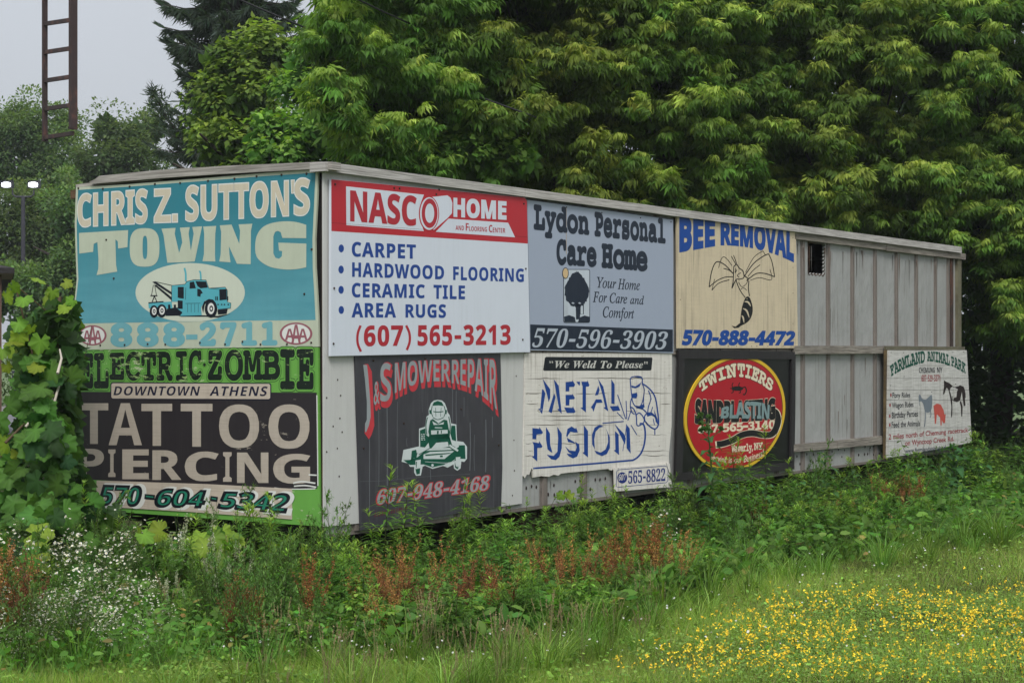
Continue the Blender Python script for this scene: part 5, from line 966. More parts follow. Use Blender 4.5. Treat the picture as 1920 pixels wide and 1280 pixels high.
G_([(728, 622), (860, 616), (880, 690), (905, 705), (730, 712), (722, 660)]); W2([(742, 712), (775, 674), (852, 668), (858, 700), (800, 712)]); G_([(780, 660), (806, 660), (806, 674), (780, 674)])
G_([(556, 790), (600, 788), (650, 770), (700, 728), (760, 725), (900, 720), (940, 690), (966, 690), (970, 782), (940, 780), (880, 800), (820, 822), (750, 838), (690, 818), (600, 822)])
W2([(690, 752), (735, 735), (895, 728), (850, 765), (830, 782), (690, 782)]); G_([(700, 752), (880, 740), (860, 748), (705, 762)], 5); G_([(800, 758), (818, 758), (818, 770), (800, 770)], 5)
W2([(562, 732), (612, 722), (606, 786), (552, 784)]); G_([(606, 730), (640, 720), (645, 735), (615, 800), (605, 790)]); s.stroke([(655, 742), (728, 702)], 16, mw, 5); s.stroke([(660, 752), (735, 708)], 4, mg, 6); s.stroke([(862, 690), (920, 728)], 14, mw, 5); s.stroke([(858, 698), (912, 738)], 4, mg, 6)
W2([(636, 792), (672, 786), (668, 842), (638, 850)], 5); G_([(636, 848), (668, 842), (665, 880), (644, 886)], 4); G_([(640, 800), (646, 800), (644, 840), (640, 842)], 6)
W2([(905, 770), (936, 768), (932, 828), (906, 832)], 5); G_([(898, 800), (906, 832), (926, 838), (916, 850), (900, 838)], 4); G_([(650, 740), (640, 790), (626, 790), (632, 745)], 4)
G_([(925, 690), (962, 692), (968, 720), (930, 715)], 4); s.stroke([(700, 800), (850, 808), (900, 785)], 3, mw, 5); s.ell(750, 824, 8, 9, mw, 5); s.ell(840, 822, 8, 9, mw, 5)
for k in range(12): s.ell(676 + (k % 3) * 10 + random.uniform(-2, 2), 618 + (k // 3) * 12, 3.5, 4, mw, 5, n=8)
s.bolts([(290, 711), (558, 545), (940, 450), (1190, 690), (700, 115), (355, 128)], 8)
s.done()

# --- care home board
s = Sign('advertising_board', 'pale blue-grey Lydon Personal Care Home board with a black tree emblem', 'sign', SIDE, CE, .04)
lb, ld, lw = P_('care grey', (160, 169, 186), U, streak=.1, grime=(130, 134, 140), mottle=.03, rough=.4), P_('care navy', (20, 32, 50), U, streak=.25, grime=(60, 80, 96), mottle=.1, rough=.4), P_('care light', (178, 186, 196), U, streak=.1)
s.panel([(78, 54), (640, 130), (1206, 208), (1208, 700), (1208, 1246), (600, 1232), (102, 1224), (90, 640)], lb, .014)
s.fill([(100, 1024), (1204, 1064), (1204, 1238), (600, 1226), (102, 1216)], ld, 1, 'background'); s.stroke([(80, 58), (640, 133), (1205, 212)], 8, ld, 1, 'background', smooth=False)
for a in (('Lydon', 133, 551, 108, 172, 278, 322), ('Personal', 603, 1143, 165, 236, 330, 388), ('Care', 309, 607, 378, 408, 548, 568), ('Home', 659, 1001, 410, 440, 574, 602)):
    s.line(a[0], 'mono', *a[1:], ld, w=48)
for a in (('Your', 617, 765, 657, 671, 738, 745), ('Home', 779, 948, 671, 684, 750, 758), ('For', 585, 694, 770, 778, 850, 854), ('Care', 716, 850, 780, 790, 856, 862), ('and', 875, 980, 800, 806, 864, 870), ('Comfort', 663, 904, 886, 904, 968, 977)):
    s.line(a[0], 'i', *a[1:], ld, w=9)
s.line('570-596-3903', 'b', 115, 1166, 1058, 1088, 1200, 1218, lw, w=0, shear=.3)
s.fill(rrect(356, 597, 563, 1012, 16), ld, 2, 'emblem'); s.fill(rrect(361, 602, 558, 1006, 12), P_('emblem white', (196, 204, 212), U), 3, 'emblem')
tree = []
for k in range(64):
    t = 2 * math.pi * k / 64; r = 1 + random.uniform(-.06, .06); yy = math.sin(t)
    tree.append((460 + 95 * math.cos(t) * r * (1 - .35 * max(0, -yy)), 755 + 138 * yy * r))
s.fill(tree, ld, 5, 'emblem'); s.fill([(452, 860), (484, 860), (486, 960), (478, 985), (455, 985)], ld, 5, 'emblem')
s.fill([(362, 965), (400, 952), (445, 968), (452, 1005), (365, 1004)], ld, 5, 'emblem'); s.fill([(470, 1006), (482, 970), (520, 955), (558, 965), (558, 1006)], ld, 5, 'emblem')
s.stroke([(487, 870), (487, 945), (512, 945), (512, 870)], 6, ld, 6, 'emblem', smooth=False)
s.ell(373, 628, 25, 44, ld, 5, 'emblem'); s.ell(373, 628, 20, 38, P_('moon tan', (214, 184, 138), U), 6, 'emblem')
s.fill([(418, 860), (430, 852), (445, 862), (430, 866)], lw, 6, 'emblem'); s.fill([(470, 860), (482, 852), (496, 862), (482, 866)], lw, 6, 'emblem')
s.stroke([(379, 120), (379, 250), (380, 480)], 5, P_('rust run', (176, 158, 140), U), 1, 'rust_run')
s.bolts([(379, 118), (652, 160), (952, 200), (1188, 232)], 6)
s.done()

# --- welding board
s = Sign('advertising_board', 'cracked whitewashed plywood board reading METAL FUSION with a drawn welder in blue', 'sign', SIDE, CF, .03)
mwh = P_('welding white', (224, 219, 210), U, streak=.8, grime=(112, 98, 80), mottle=.10, grain=.22, rough=.8, chips=.1, chip_rgb=(130, 116, 96))
mbl = P_('welding blue', (10, 62, 140), U, streak=.2, mottle=.08, chips=.15, chip_rgb=(150, 160, 176))
s.panel([(60, 96), (700, 96), (1281, 98), (1280, 400), (1276, 700), (1254, 940), (1256, 1012), (1040, 1030), (805, 1046), (780, 1066), (760, 1060), (752, 1052), (600, 1068), (420, 1084), (360, 1092), (340, 1108), (300, 1100), (262, 1118), (200, 1112), (132, 1124), (127, 1062), (118, 1048), (108, 1075), (98, 1102), (80, 1098), (62, 1130), (50, 1112), (52, 800), (62, 400)], mwh, .015)
s.fill([(240, 127), (1112, 132), (1118, 140), (1110, 232), (1100, 240), (222, 242), (214, 234), (228, 136)], P_('label black', (18, 24, 32), U, streak=.1), 1, 'name_plate')
m_l = P_('label white', (206, 204, 196), U)
for a in (('\u201c', 262, 298, 150, 150, 210, 210), ('We', 312, 430, 160, 160, 218, 218), ('Weld', 465, 655, 160, 160, 219, 219), ('To', 690, 782, 161, 161, 220, 220), ('Please', 808, 1040, 162, 163, 219, 219), ('\u201d', 1045, 1081, 152, 152, 215, 215)):
    if a[0] in '\u201c\u201d':
        for q in (0, 1): s.ell(a[1] + 10 + q * 18, 172, 6, 7, m_l, 3, 'lettering', n=10); s.stroke([(a[1] + 7 + q * 18, 174), (a[1] + (8 if a[0] == '\u201c' else 12) + q * 18, 160 if a[0] == '\u201c' else 188)], 5, m_l, 3, 'lettering')
    else: s.line(a[0], 'bi', *a[1:], m_l, layer=2, w=4)
L_ = lambda p: s.fill(p, mbl, 2, 'lettering')
for p in ([(205, 395), (218, 400), (232, 430), (205, 600), (172, 555), (190, 555)], [(210, 308), (272, 395), (272, 465), (260, 502), (246, 440)], [(305, 425), (316, 460), (285, 592), (258, 578)], [(302, 312), (342, 365), (368, 597), (330, 560), (345, 555)],
          [(400, 335), (455, 330), (455, 318), (478, 355), (470, 374), (430, 376), (430, 412), (400, 412)], [(400, 440), (455, 440), (455, 430), (476, 466), (470, 476), (432, 479), (430, 528), (400, 528)], [(388, 545), (455, 548), (460, 535), (482, 580), (470, 591), (410, 590)],
          [(488, 332), (520, 332), (515, 367)], [(530, 332), (580, 332), (580, 318), (597, 360), (590, 372), (568, 373), (568, 586), (522, 548), (540, 545), (540, 372)],
          [(650, 478), (695, 478), (706, 505), (655, 508), (630, 582), (620, 552), (608, 546), (632, 510)], [(670, 365), (681, 400), (668, 442), (642, 446)], [(668, 308), (712, 375), (753, 578), (712, 546), (728, 542), (705, 440)],
          [(778, 312), (805, 355), (805, 518), (778, 512)], [(765, 535), (830, 532), (830, 518), (852, 570), (790, 576)],
          [(125, 715), (182, 722), (182, 706), (213, 752), (202, 765), (160, 767), (156, 808), (125, 806)], [(125, 830), (180, 840), (180, 822), (208, 865), (200, 878), (166, 880), (165, 991), (120, 950), (138, 945), (136, 855)],
          [(550, 690), (585, 740), (585, 958), (540, 920), (553, 912)], [(808, 740), (838, 768), (842, 938), (798, 900), (812, 895)], [(805, 682), (880, 760), (898, 800), (890, 852), (838, 745)], [(900, 680), (930, 720), (938, 926), (905, 882)],
          [(395, 865), (432, 900), (480, 905), (492, 872), (478, 828), (512, 850), (516, 900), (495, 950), (460, 966), (425, 947), (408, 925), (455, 932), (425, 915)], [(410, 795), (470, 830), (480, 842), (420, 830)]): L_(p)
for p in ([(237, 705), (270, 760), (272, 850), (290, 918), (275, 912), (250, 890), (238, 810)], [(330, 705), (368, 762), (368, 880), (350, 950), (320, 980), (280, 972), (243, 935), (300, 945), (332, 910), (338, 800)],
          [(405, 778), (415, 722), (450, 702), (480, 722), (486, 710), (502, 752), (472, 752), (440, 745), (422, 770), (412, 792)], [(715, 702), (680, 688), (640, 712), (618, 770), (620, 850), (642, 892), (636, 810), (648, 745), (680, 712)],
          [(732, 715), (765, 790), (766, 880), (740, 930), (700, 947), (655, 927), (638, 900), (690, 918), (732, 890), (752, 830), (748, 765)]): s.fill(p, mbl, 2, 'lettering')
s.stroke([(132, 1048), (500, 1020), (900, 986), (965, 976), (1015, 935), (1045, 870), (1058, 790), (1055, 720), (1040, 682), (1012, 680)], 14, mbl, 2)
for p, w in (([(830, 440), (897, 640)], 7), ([(900, 490), (906, 640)], 7), ([(945, 560), (915, 652)], 7), ([(705, 676), (880, 660)], 8), ([(825, 585), (880, 642)], 6), ([(940, 690), (990, 772)], 6), ([(905, 690), (873, 905)], 5)): s.stroke(p, w, mbl, 3)
for p, w, c in (([(938, 303), (985, 288), (1030, 298), (1036, 350), (1050, 400), (1040, 480), (1020, 530), (985, 540), (955, 500), (945, 430), (938, 360)], 8, True), ([(1040, 350), (1095, 392), (1140, 460), (1160, 570), (1168, 680), (1140, 722), (1095, 700), (1062, 665)], 11, False),
                ([(1052, 395), (1045, 470), (1048, 540)], 6, False), ([(1085, 405), (1105, 470), (1085, 540), (1078, 600)], 8, False), ([(1110, 470), (1090, 520)], 6, False), ([(1120, 540), (1105, 590)], 7, False), ([(1150, 640), (1110, 590), (1060, 605), (1055, 650), (1080, 690)], 9, False),
                ([(935, 540), (965, 560), (985, 620), (990, 690), (1020, 690), (1050, 660), (1040, 620), (1010, 590), (985, 605)], 9, False), ([(945, 470), (935, 520), (945, 580), (970, 600)], 8, False), ([(990, 545), (1040, 560), (1080, 600)], 9, False), ([(1138, 720), (1138, 770)], 8, False), ([(1125, 640), (1135, 690)], 6, False)):
    s.stroke(p, w, mbl, 3, closed=c)
for p in ([(944, 362), (975, 372), (1018, 345), (1030, 330), (1012, 372), (980, 386), (946, 380)], [(948, 432), (990, 422), (994, 448), (985, 470), (950, 466)], [(980, 530), (1015, 535), (1045, 515), (1055, 540), (1030, 560), (985, 550)], [(1070, 590), (1130, 600), (1150, 630), (1110, 610), (1075, 620)], [(1130, 560), (1160, 640), (1165, 690), (1145, 660)], [(960, 292), (990, 284), (1025, 292), (1028, 302), (985, 296)]): s.fill(p, mbl, 3)
mck = P_('crack dark', (78, 68, 58), U)
for y, segs in ((305, ((62, 400), (480, 1278))), (428, ((62, 210), (620, 760), (1040, 1276))), (432, ((80, 180), (480, 640))), (615, ((170, 620), (700, 900))), (515, ((70, 170), (1180, 1270))), (690, ((62, 420), (500, 800), (1060, 1200))), (772, ((62, 200), (430, 620), (680, 960), (1060, 1240))), (905, ((90, 130), (980, 1255))), (945, ((60, 130), (1020, 1240))), (845, ((65, 120), (250, 600))), (575, ((200, 500), (900, 1000))), (650, ((200, 700),))):
    for a, b in segs:
        n = max(3, int((b - a) / 40)); s.stroke([(a + (b - a) * k / n, y + random.uniform(-4, 4)) for k in range(n + 1)], random.uniform(2.5, 6), mck, 1, 'cracks', taper=True)
s.done()
s = Sign('number_board', 'small white number board reading 565-8822, hung under the welding board', 'sign', SIDE, CF, .05)
s.panel([(805, 1046), (1262, 1009), (1278, 1201), (811, 1240)], mwh, .015)
mnb = P_('number blue', (20, 44, 120), U)
s.stroke([(822, 1075), (835, 1060), (1220, 1028), (1240, 1036), (1247, 1060), (1246, 1150), (1232, 1166), (835, 1204), (818, 1200)], 5, mnb, 1, 'border', smooth=False, closed=True)
s.ell(868, 1126, 41, 46, mnb, 2, 'disc'); s.line('607', 'b', 838, 900, 1102, 1096, 1150, 1144, mwh, layer=3, shear=.2, w=4); s.line('565-8822', 'b', 918, 1224, 1076, 1052, 1174, 1150, mnb, layer=2, w=4)
s.done()

# --- bee board
s = Sign('advertising_board', 'tan wooden board reading BEE REMOVAL in blue over a black line drawing of a wasp', 'sign', SIDE, CG, .045)
tn = P_('bee tan', (212, 196, 166), U, streak=.85, grime=(104, 94, 84), mottle=.12, grain=.1, rough=.75)
bb = P_('bee blue', (12, 70, 150), U, streak=.15, mottle=.06); bl = P_('ink black', (16, 18, 20), U)
s.panel([(44, 92), (560, 148), (1060, 204), (1072, 700), (1079, 1246), (560, 1246), (50, 1246)], tn, .018)
s.line('BEE', 'sb', 70, 362, 134, 158, 410, 362, bb, w=42)
s.text('REMOVAL', 'sb', [(422, 172), (740, 204), (1040, 240)], [(422, 355), (740, 390), (1040, 495)], bb, 2, w=42)
s.line('570-888-4472', 'sb', 90, 1050, 1094, 1106, 1214, 1216, bb, w=40, shear=.2)
for p, w in (([(522, 605), (450, 530), (380, 508), (340, 590), (318, 722)], 8), ([(318, 722), (390, 665), (460, 637), (522, 635)], 7), ([(515, 540), (470, 480), (438, 465), (415, 500), (400, 558)], 5), ([(442, 562), (490, 578), (526, 608)], 7), ([(342, 750), (400, 690), (492, 660)], 6), ([(342, 750), (365, 655)], 5),
             ([(625, 622), (700, 520), (780, 460), (828, 438)], 8), ([(828, 438), (858, 510), (880, 635)], 7), ([(880, 635), (800, 607), (720, 608), (640, 668)], 8), ([(630, 598), (700, 470), (780, 413)], 5), ([(780, 413), (800, 448)], 5), ([(650, 632), (700, 575), (755, 532)], 6), ([(670, 665), (750, 642), (852, 660), (840, 570)], 5),
             ([(508, 458), (550, 532)], 6), ([(528, 450), (556, 526)], 6), ([(530, 545), (555, 530), (578, 562), (608, 585), (616, 640), (580, 655), (548, 660), (514, 732), (524, 680), (528, 600), (530, 545)], 8), ([(548, 560), (542, 600), (556, 575)], 6), ([(575, 640), (560, 620), (590, 600)], 6),
             ([(548, 655), (565, 710), (595, 768), (628, 812)], 7), ([(660, 668), (655, 730), (664, 800)], 8), ([(570, 680), (600, 720), (640, 690), (660, 640)], 5), ([(590, 740), (615, 730), (640, 750)], 5), ([(620, 625), (650, 650), (640, 668)], 9)):
    s.stroke(p, w, bl, 2)
s.fill([(632, 812), (662, 808), (684, 860), (692, 910), (686, 960), (660, 1010), (615, 1042), (585, 1045), (590, 960), (604, 880)], bl, 2, smooth=True)
for p, w in (([(620, 848), (652, 852), (676, 890)], 15), ([(606, 905), (640, 925), (662, 985)], 15), ([(596, 965), (610, 985), (618, 1030)], 14), ([(640, 822), (646, 824)], 8)): s.stroke(p, w, tn, 3, taper=len(p) > 2)
s.fill([(600, 1030), (575, 1035), (545, 1062), (510, 1053), (535, 1075), (572, 1070), (600, 1045)], bl, 2)
s.bolts([(x, 1228) for x in (175, 290, 330, 480, 550, 680, 725, 820, 950)] + [(1035, y) for y in (240, 300, 555, 775, 1035)] + [(x, 112 + x * .11) for x in (90, 320, 560, 760, 900)] + [(70, 830)], 4)
s.done()

# --- sandblasting board
s = Sign('advertising_board', 'square black board carrying a round red and yellow TWIN TIERS SANDBLASTING disc', 'sign', SIDE, CH, .03)
tk = P_('twin black', (20, 19, 20), U, streak=.2, grime=(60, 58, 56), rough=.35); tf = P_('twin frame', (42, 39, 40), U, streak=.4, grime=(84, 80, 78), mottle=.2)
yl, dr, tcm = P_('twin yellow', (222, 180, 44), U, streak=.15, mottle=.06), P_('twin red', (176, 16, 34), U, streak=.1, mottle=.06, rough=.4), P_('twin cream', (232, 218, 188), U)
s.panel([(60, 72), (560, 82), (1060, 92), (1058, 600), (1048, 1096), (500, 1150), (28, 1198), (45, 700)], tk, .02)
s.off += .022
s.panel([(62, 68), (1060, 88), (1060, 152), (62, 148)], tf, .02, 'frame_board'); s.panel([(60, 150), (108, 150), (90, 1128), (36, 1134)], tf, .02, 'frame_board')
s.panel([(1030, 154), (1060, 154), (1050, 1030), (1018, 1032)], tf, .02, 'frame_board'); s.panel([(32, 1136), (500, 1086), (1050, 1032), (1047, 1096), (500, 1150), (28, 1198)], tf, .02, 'frame_board')
s.off -= .008
def disc(f): return [(539 + f * (431 * math.cos(t) + 42 * math.sin(t)), 616 - f * (6 * math.cos(t) + 496 * math.sin(t))) for t in [k * math.pi / 36 for k in range(72)]]
s.panel(disc(1), yl, .012, 'disc'); s.fill(disc(.935), dr, 1, 'background')
s.stroke(disc(.942)[::3], 5, P_('disc line', (96, 20, 20), U), 2, 'background', closed=True)
dk = P_('twin ink', (18, 16, 18), U)
for lay, w, m in ((2, 62, dk), (3, 38, tcm)):
    s.text('TWIN', 'mono', [(232, 358), (370, 252), (545, 192)], [(250, 430), (395, 338), (548, 298)], m, lay, w=w)
    s.text('TIERS', 'mono', [(564, 193), (724, 230), (868, 345)], [(572, 297), (704, 328), (850, 422)], m, lay, w=w)
s.ell(560, 403, 50, 20, dk, 2); s.stroke([(600, 398), (628, 392), (637, 425), (622, 455), (608, 450)], 11, dk, 2)
for p in ([(520, 395), (515, 372), (525, 352)], [(580, 395), (572, 372), (582, 352)], [(520, 412), (525, 432), (508, 442)], [(578, 412), (588, 436), (572, 440)], [(515, 403), (498, 400)]): s.stroke(p, 8, dk, 2)
s.stroke([(860, 590), (895, 610), (910, 670), (895, 740), (855, 795), (780, 800), (690, 785), (600, 800), (520, 845), (440, 875), (372, 885)], 62, tcm, 2, 'swoosh'); s.stroke([(860, 592), (893, 612), (908, 670), (893, 740), (853, 793), (780, 800), (690, 785), (600, 800), (520, 845), (440, 873), (385, 880)], 52, dk, 3, 'swoosh')
gy = P_('twin grey', (128, 152, 152), U)
tb, bt = [(205, 505), (540, 520), (880, 495)], [(200, 690), (540, 678), (880, 655)]
s.text('SANDBLASTING', 'sb', tb, bt, tcm, 4, w=78, track=-30, wob=10); random.seed(3)
s.text('SANDBLASTING', 'sb', tb, bt, dk, 5, w=62, track=-30)
s.text('BLASTIN', 'sb', [(430, 572), (640, 520), (835, 548)], [(420, 655), (640, 655), (830, 660)], gy, 6, w=26, track=-30)
s.line('607-565-3140', 'mono', 225, 880, 728, 678, 784, 742, tcm, w=44, track=-90)
s.line('Waverly,', 'mono', 512, 690, 892, 878, 946, 932, tcm, w=34, track=-60); s.line('NY', 'mono', 702, 776, 872, 866, 926, 920, tcm, w=34, track=-60)
s.text('Serving is our Business!', 'n', [(325, 958), (560, 985), (785, 918)], [(330, 1004), (560, 1040), (788, 978)], tcm, 2, w=12, shear=.2)
s.bolts([(850, 1057), (62, 998), (1030, 468), (1038, 905), (140, 90), (50, 600)], 6, crop=CH, mat=plain('pale bolt', (150, 150, 140)))
s.done()

# --- farm park board
s = Sign('advertising_board', 'weathered white FARMLAND ANIMAL PARK board with goat, pig and horse at the far end', 'sign', SIDE, CI, .12)
fw = P_('farm white', (206, 204, 198), U, streak=.8, grime=(92, 86, 70), mottle=.15, grain=.55, rough=.85, chips=.12, chip_rgb=(110, 100, 80))
ys = [180, 322, 440, 548, 640, 765, 895, 1020, 1178]
def xl(y): return 131 + (y - 180) * (-14 / 1000.)
def xr(y): return 850 + (max(0, y - 180)) * .056
for i in range(8):
    a, b = ys[i], ys[i + 1] - 3
    ar, br = a - (0 if a < 1000 else (a - 1000) * .9), b - (0 if b < 1000 else (b - 1000) * .9)
    if i == 7: ar, br = 1018, 1032
    if i == 7: s.panel([(xl(a), a), (500, 1018), (xr(1018), 1016), (xr(1030), 1030), (500, 1105), (xl(b), b)], fw, .02, 'plank')
    else: s.panel([(xl(a), a), (xr(a), a - 1), (xr(b), b - 1), (xl(b), b)], fw, .02, 'plank')
s.off -= .021
s.panel([(106, 178), (131, 178), (117, 1180), (98, 1182)], wood('farm frame', (108, 90, 58), U, (50, 40, 26), along='z'), .03, 'batten'); s.panel([(108, 142), (828, 148), (828, 178), (108, 176)], wood('farm rail', (112, 108, 86), U, (60, 56, 44)), .03, 'batten')
s.off += .021
fg, fr_, fk = P_('farm green', (12, 78, 62), U, chips=.3, chip_rgb=(170, 170, 160)), P_('farm red', (150, 44, 52), U, chips=.3, chip_rgb=(170, 166, 158)), P_('farm dark', (34, 36, 44), U, chips=.2, chip_rgb=(160, 158, 150))
s.text('FARMLAND', 'mono', [(142, 330), (290, 235), (462, 190)], [(155, 415), (300, 335), (462, 288)], fg, 2, w=34)
s.text('ANIMAL', 'mono', [(485, 195), (590, 200), (690, 228)], [(487, 275), (590, 288), (692, 318)], fg, 2, w=34)
s.text('PARK', 'mono', [(706, 238), (770, 262), (838, 308)], [(710, 318), (770, 350), (838, 392)], fg, 2, w=34)
s.line('CHEMUNG', 'sb', 410, 555, 338, 338, 388, 386, fk, w=6); s.line('NY', 'sb', 576, 625, 336, 336, 386, 386, fk, w=6); s.line('607-529-3371', 'sb', 432, 605, 408, 406, 466, 464, fr_, w=0)
for a in (('Pony Rides', 165, 328, 570, 570, 618, 610), ('Wagon Rides', 160, 358, 664, 652, 712, 700), ('Birthday Parties', 160, 398, 752, 738, 806, 788), ('Feed the Animals', 158, 420, 840, 828, 890, 876)): s.line(a[0], 'n', *a[1:], fk, w=18)
for x, y in ((150, 592), (142, 686), (140, 786), (140, 868)): s.ell(x, y, 7, 17, fr_, 2, 'bullets')
s.line('2 miles north of Chemung racetrack', 'n', 130, 862, 955, 892, 1002, 932, fr_, w=18); s.line('on Wyncoop Creek Rd.', 'n', 283, 733, 1012, 974, 1060, 1014, fr_, w=18); s.line('www.farmlandanimalpark.com', 'n', 282, 742, 1088, 1046, 1128, 1086, P_('farm navy', (26, 40, 66), U), w=14)
gt, pk, hs = P_('goat grey', (116, 126, 134), U, mottle=.2), P_('pig coral', (196, 84, 72), U, mottle=.15), P_('horse brown', (40, 28, 28), U, mottle=.3)
s.fill([(406, 602), (420, 588), (438, 622), (470, 632), (505, 605), (526, 590), (532, 640), (528, 710), (512, 745), (482, 754), (462, 730), (450, 680), (430, 650), (410, 652)], gt, 2, smooth=True); s.stroke([(466, 730), (468, 800), (460, 885)], 9, gt, 2); s.stroke([(515, 735), (520, 770), (512, 802)], 8, gt, 2); s.stroke([(410, 650), (416, 690)], 5, gt, 2)
s.fill([(543, 690), (575, 670), (610, 680), (636, 730), (645, 775), (658, 768), (654, 790), (650, 850), (632, 850), (620, 822), (618, 872), (608, 872), (604, 800), (575, 768), (566, 858), (556, 858), (550, 760)], pk, 2)
for p in ([(640, 455), (660, 470), (690, 482), (720, 510), (700, 530), (690, 560), (672, 530), (662, 525), (642, 586), (630, 584), (640, 520)], [(735, 520), (765, 515), (790, 500), (815, 515), (832, 580), (838, 690), (822, 695), (812, 620), (805, 560), (790, 640), (765, 655), (728, 640), (728, 620), (755, 610), (760, 560), (770, 540)], [(680, 540), (700, 570), (716, 640), (718, 720), (716, 780), (704, 808), (708, 700), (698, 620)], [(795, 640), (812, 700), (808, 788), (799, 788), (796, 700), (785, 660)]): s.fill(p, hs, 2)
s.stroke([(700, 500), (735, 520), (770, 512)], 5, hs, 2); s.stroke([(715, 600), (722, 640), (760, 655)], 5, hs, 2); s.stroke([(815, 510), (832, 560), (836, 620)], 8, hs, 2)
s.bolts([(150, 200), (265, 200), (385, 200), (720, 198), (820, 195), (145, 505), (525, 565), (745, 490), (860, 675), (270, 420)], 7, mat=plain('farm nail', (20, 18, 16)))
s.done()

# ------------------------------------------------------------------ leaves and plants (numpy)
def leaf_mat(name='leaf', trans=.40, gain=1.0, rough=.5):
    m, nt, b = newmat(name)
    at = N(nt, 'ShaderNodeVertexColor'); at.layer_name = 'leafcol'
    oi = N(nt, 'ShaderNodeObjectInfo')
    hs = N(nt, 'ShaderNodeHueSaturation'); nt.links.new(at.outputs['Color'], hs.inputs['Color'])
    nt.links.new(rng(nt, oi.outputs['Random'], 0, 1, .485, .515), hs.inputs['Hue'])
    nt.links.new(rng(nt, oi.outputs['Random'], 0, 1, .8 * gain, 1.2 * gain), hs.inputs['Value'])
    nt.links.new(hs.outputs[0], b.inputs['Base Color'])
    b.inputs['Roughness'].default_value = rough; b.inputs['Specular IOR Level'].default_value = .12
    tr = N(nt, 'ShaderNodeBsdfTranslucent')
    ml = mixc(nt, 1.0, hs.outputs[0], (1.35, 1.5, .6, 1), 'MULTIPLY'); nt.links.new(ml, tr.inputs['Color'])
    mxs = N(nt, 'ShaderNodeMixShader'); mxs.inputs[0].default_value = trans
    nt.links.new(b.outputs[0], mxs.inputs[1]); nt.links.new(tr.outputs[0], mxs.inputs[2])
    nt.links.new(mxs.outputs[0], nt.nodes['Material Output'].inputs['Surface'])
    return m
M_LEAF = leaf_mat('leaf')
M_DRY = leaf_mat('petals and seed heads', trans=.15, rough=.7)

def nrm(a): return a / np.maximum(np.linalg.norm(a, axis=-1, keepdims=True), 1e-9)
class Buf:
    def __init__(s): s.v, s.f, s.c, s.n = [], [], [], 0
    def add(s, v, f, c):
        v = np.asarray(v, float).reshape(-1, 3); f = np.asarray(f, int)
        c = np.asarray(c, float); c = np.broadcast_to(c, (len(v), 3)) if c.ndim == 1 else c
        s.v.append(v); s.f.append(f + s.n); s.c.append(c); s.n += len(v)
    def get(s): return np.concatenate(s.v), np.concatenate(s.f), np.concatenate(s.c)
    def mesh(s, name, mat=None):
        v, f, c = s.get(); return mesh(name, v, f, mat or M_LEAF, cols=c)

# unit leaves: length along +X, surface facing +Z, triangles
LANCE = (np.array([(0, 0, 0), (.38, .13, .0), (.38, -.13, .0), (.42, 0, -.03), (1, 0, -.22)]), np.array([(0, 3, 1), (0, 2, 3), (1, 3, 4), (3, 2, 4)]))
LANCE2 = (np.array([(0, 0, 0), (.4, .19, -.02), (.4, -.19, -.02), (1, 0, -.16)]), np.array([(0, 2, 1), (1, 2, 3)]))
OVAL = (np.array([(0, 0, 0), (.25, .26, .03), (.25, -.26, .03), (.65, .24, .0), (.65, -.24, .0), (1, 0, -.12), (.5, 0, -.05)]),
        np.array([(0, 6, 1), (0, 2, 6), (1, 6, 3), (2, 4, 6), (3, 6, 5), (6, 4, 5)]))
HEART = (np.array([(.1, 0, -.02), (-.06, .22, .02), (-.06, -.22, .02), (.3, .42, .0), (.3, -.42, .0), (.95, 0, -.12), (.45, 0, -.06)]),
         np.array([(0, 6, 1), (0, 2, 6), (1, 6, 3), (2, 4, 6), (3, 6, 5), (6, 4, 5)]))
BLADE = (np.array([(0, .012, 0), (0, -.012, 0), (.55, .010, 0), (.55, -.010, 0), (1, 0, -.15)]), np.array([(0, 1, 2), (1, 3, 2), (2, 3, 4)]))

def place(buf, unit, pos, dirs, up, size, col, width=1.0):
    """many copies of a unit leaf: at pos, pointing along dirs, face towards up"""
    uv, uf = unit; n = len(pos)
    x = nrm(np.asarray(dirs, float)); y = nrm(np.cross(np.asarray(up, float) + np.zeros_like(x), x) + 1e-6); z = np.cross(x, y)
    s = np.broadcast_to(np.asarray(size, float), (n,))[:, None, None]
    P = (uv[None, :, 0, None] * x[:, None] + uv[None, :, 1, None] * y[:, None] * (width if np.isscalar(width) else np.asarray(width)[:, None, None]) + uv[None, :, 2, None] * z[:, None]) * s + np.asarray(pos)[:, None]
    k = len(uv)
    f = (uf[None] + (np.arange(n) * k)[:, None, None]).reshape(-1, 3)
    c = np.asarray(col, float)
    c = np.broadcast_to(c, (n, 3)) if c.ndim == 1 else c
    buf.add(P.reshape(-1, 3), f, np.repeat(c, k, 0))

def stamp(buf, proto, pos, rot, scale, tint):
    """copies of a (v, f, c) prototype with rotation matrices"""
    v, f, c = proto; n = len(pos)
    P = np.einsum('nij,kj->nki', rot, v) * np.asarray(scale)[:, None, None] + np.asarray(pos)[:, None]
    k = len(v)
    ff = (f[None] + (np.arange(n) * k)[:, None, None]).reshape(-1, 3)
    cc_ = (c[None] * np.asarray(tint)[:, None]).reshape(-1, 3)
    buf.add(P.reshape(-1, 3), ff, cc_)

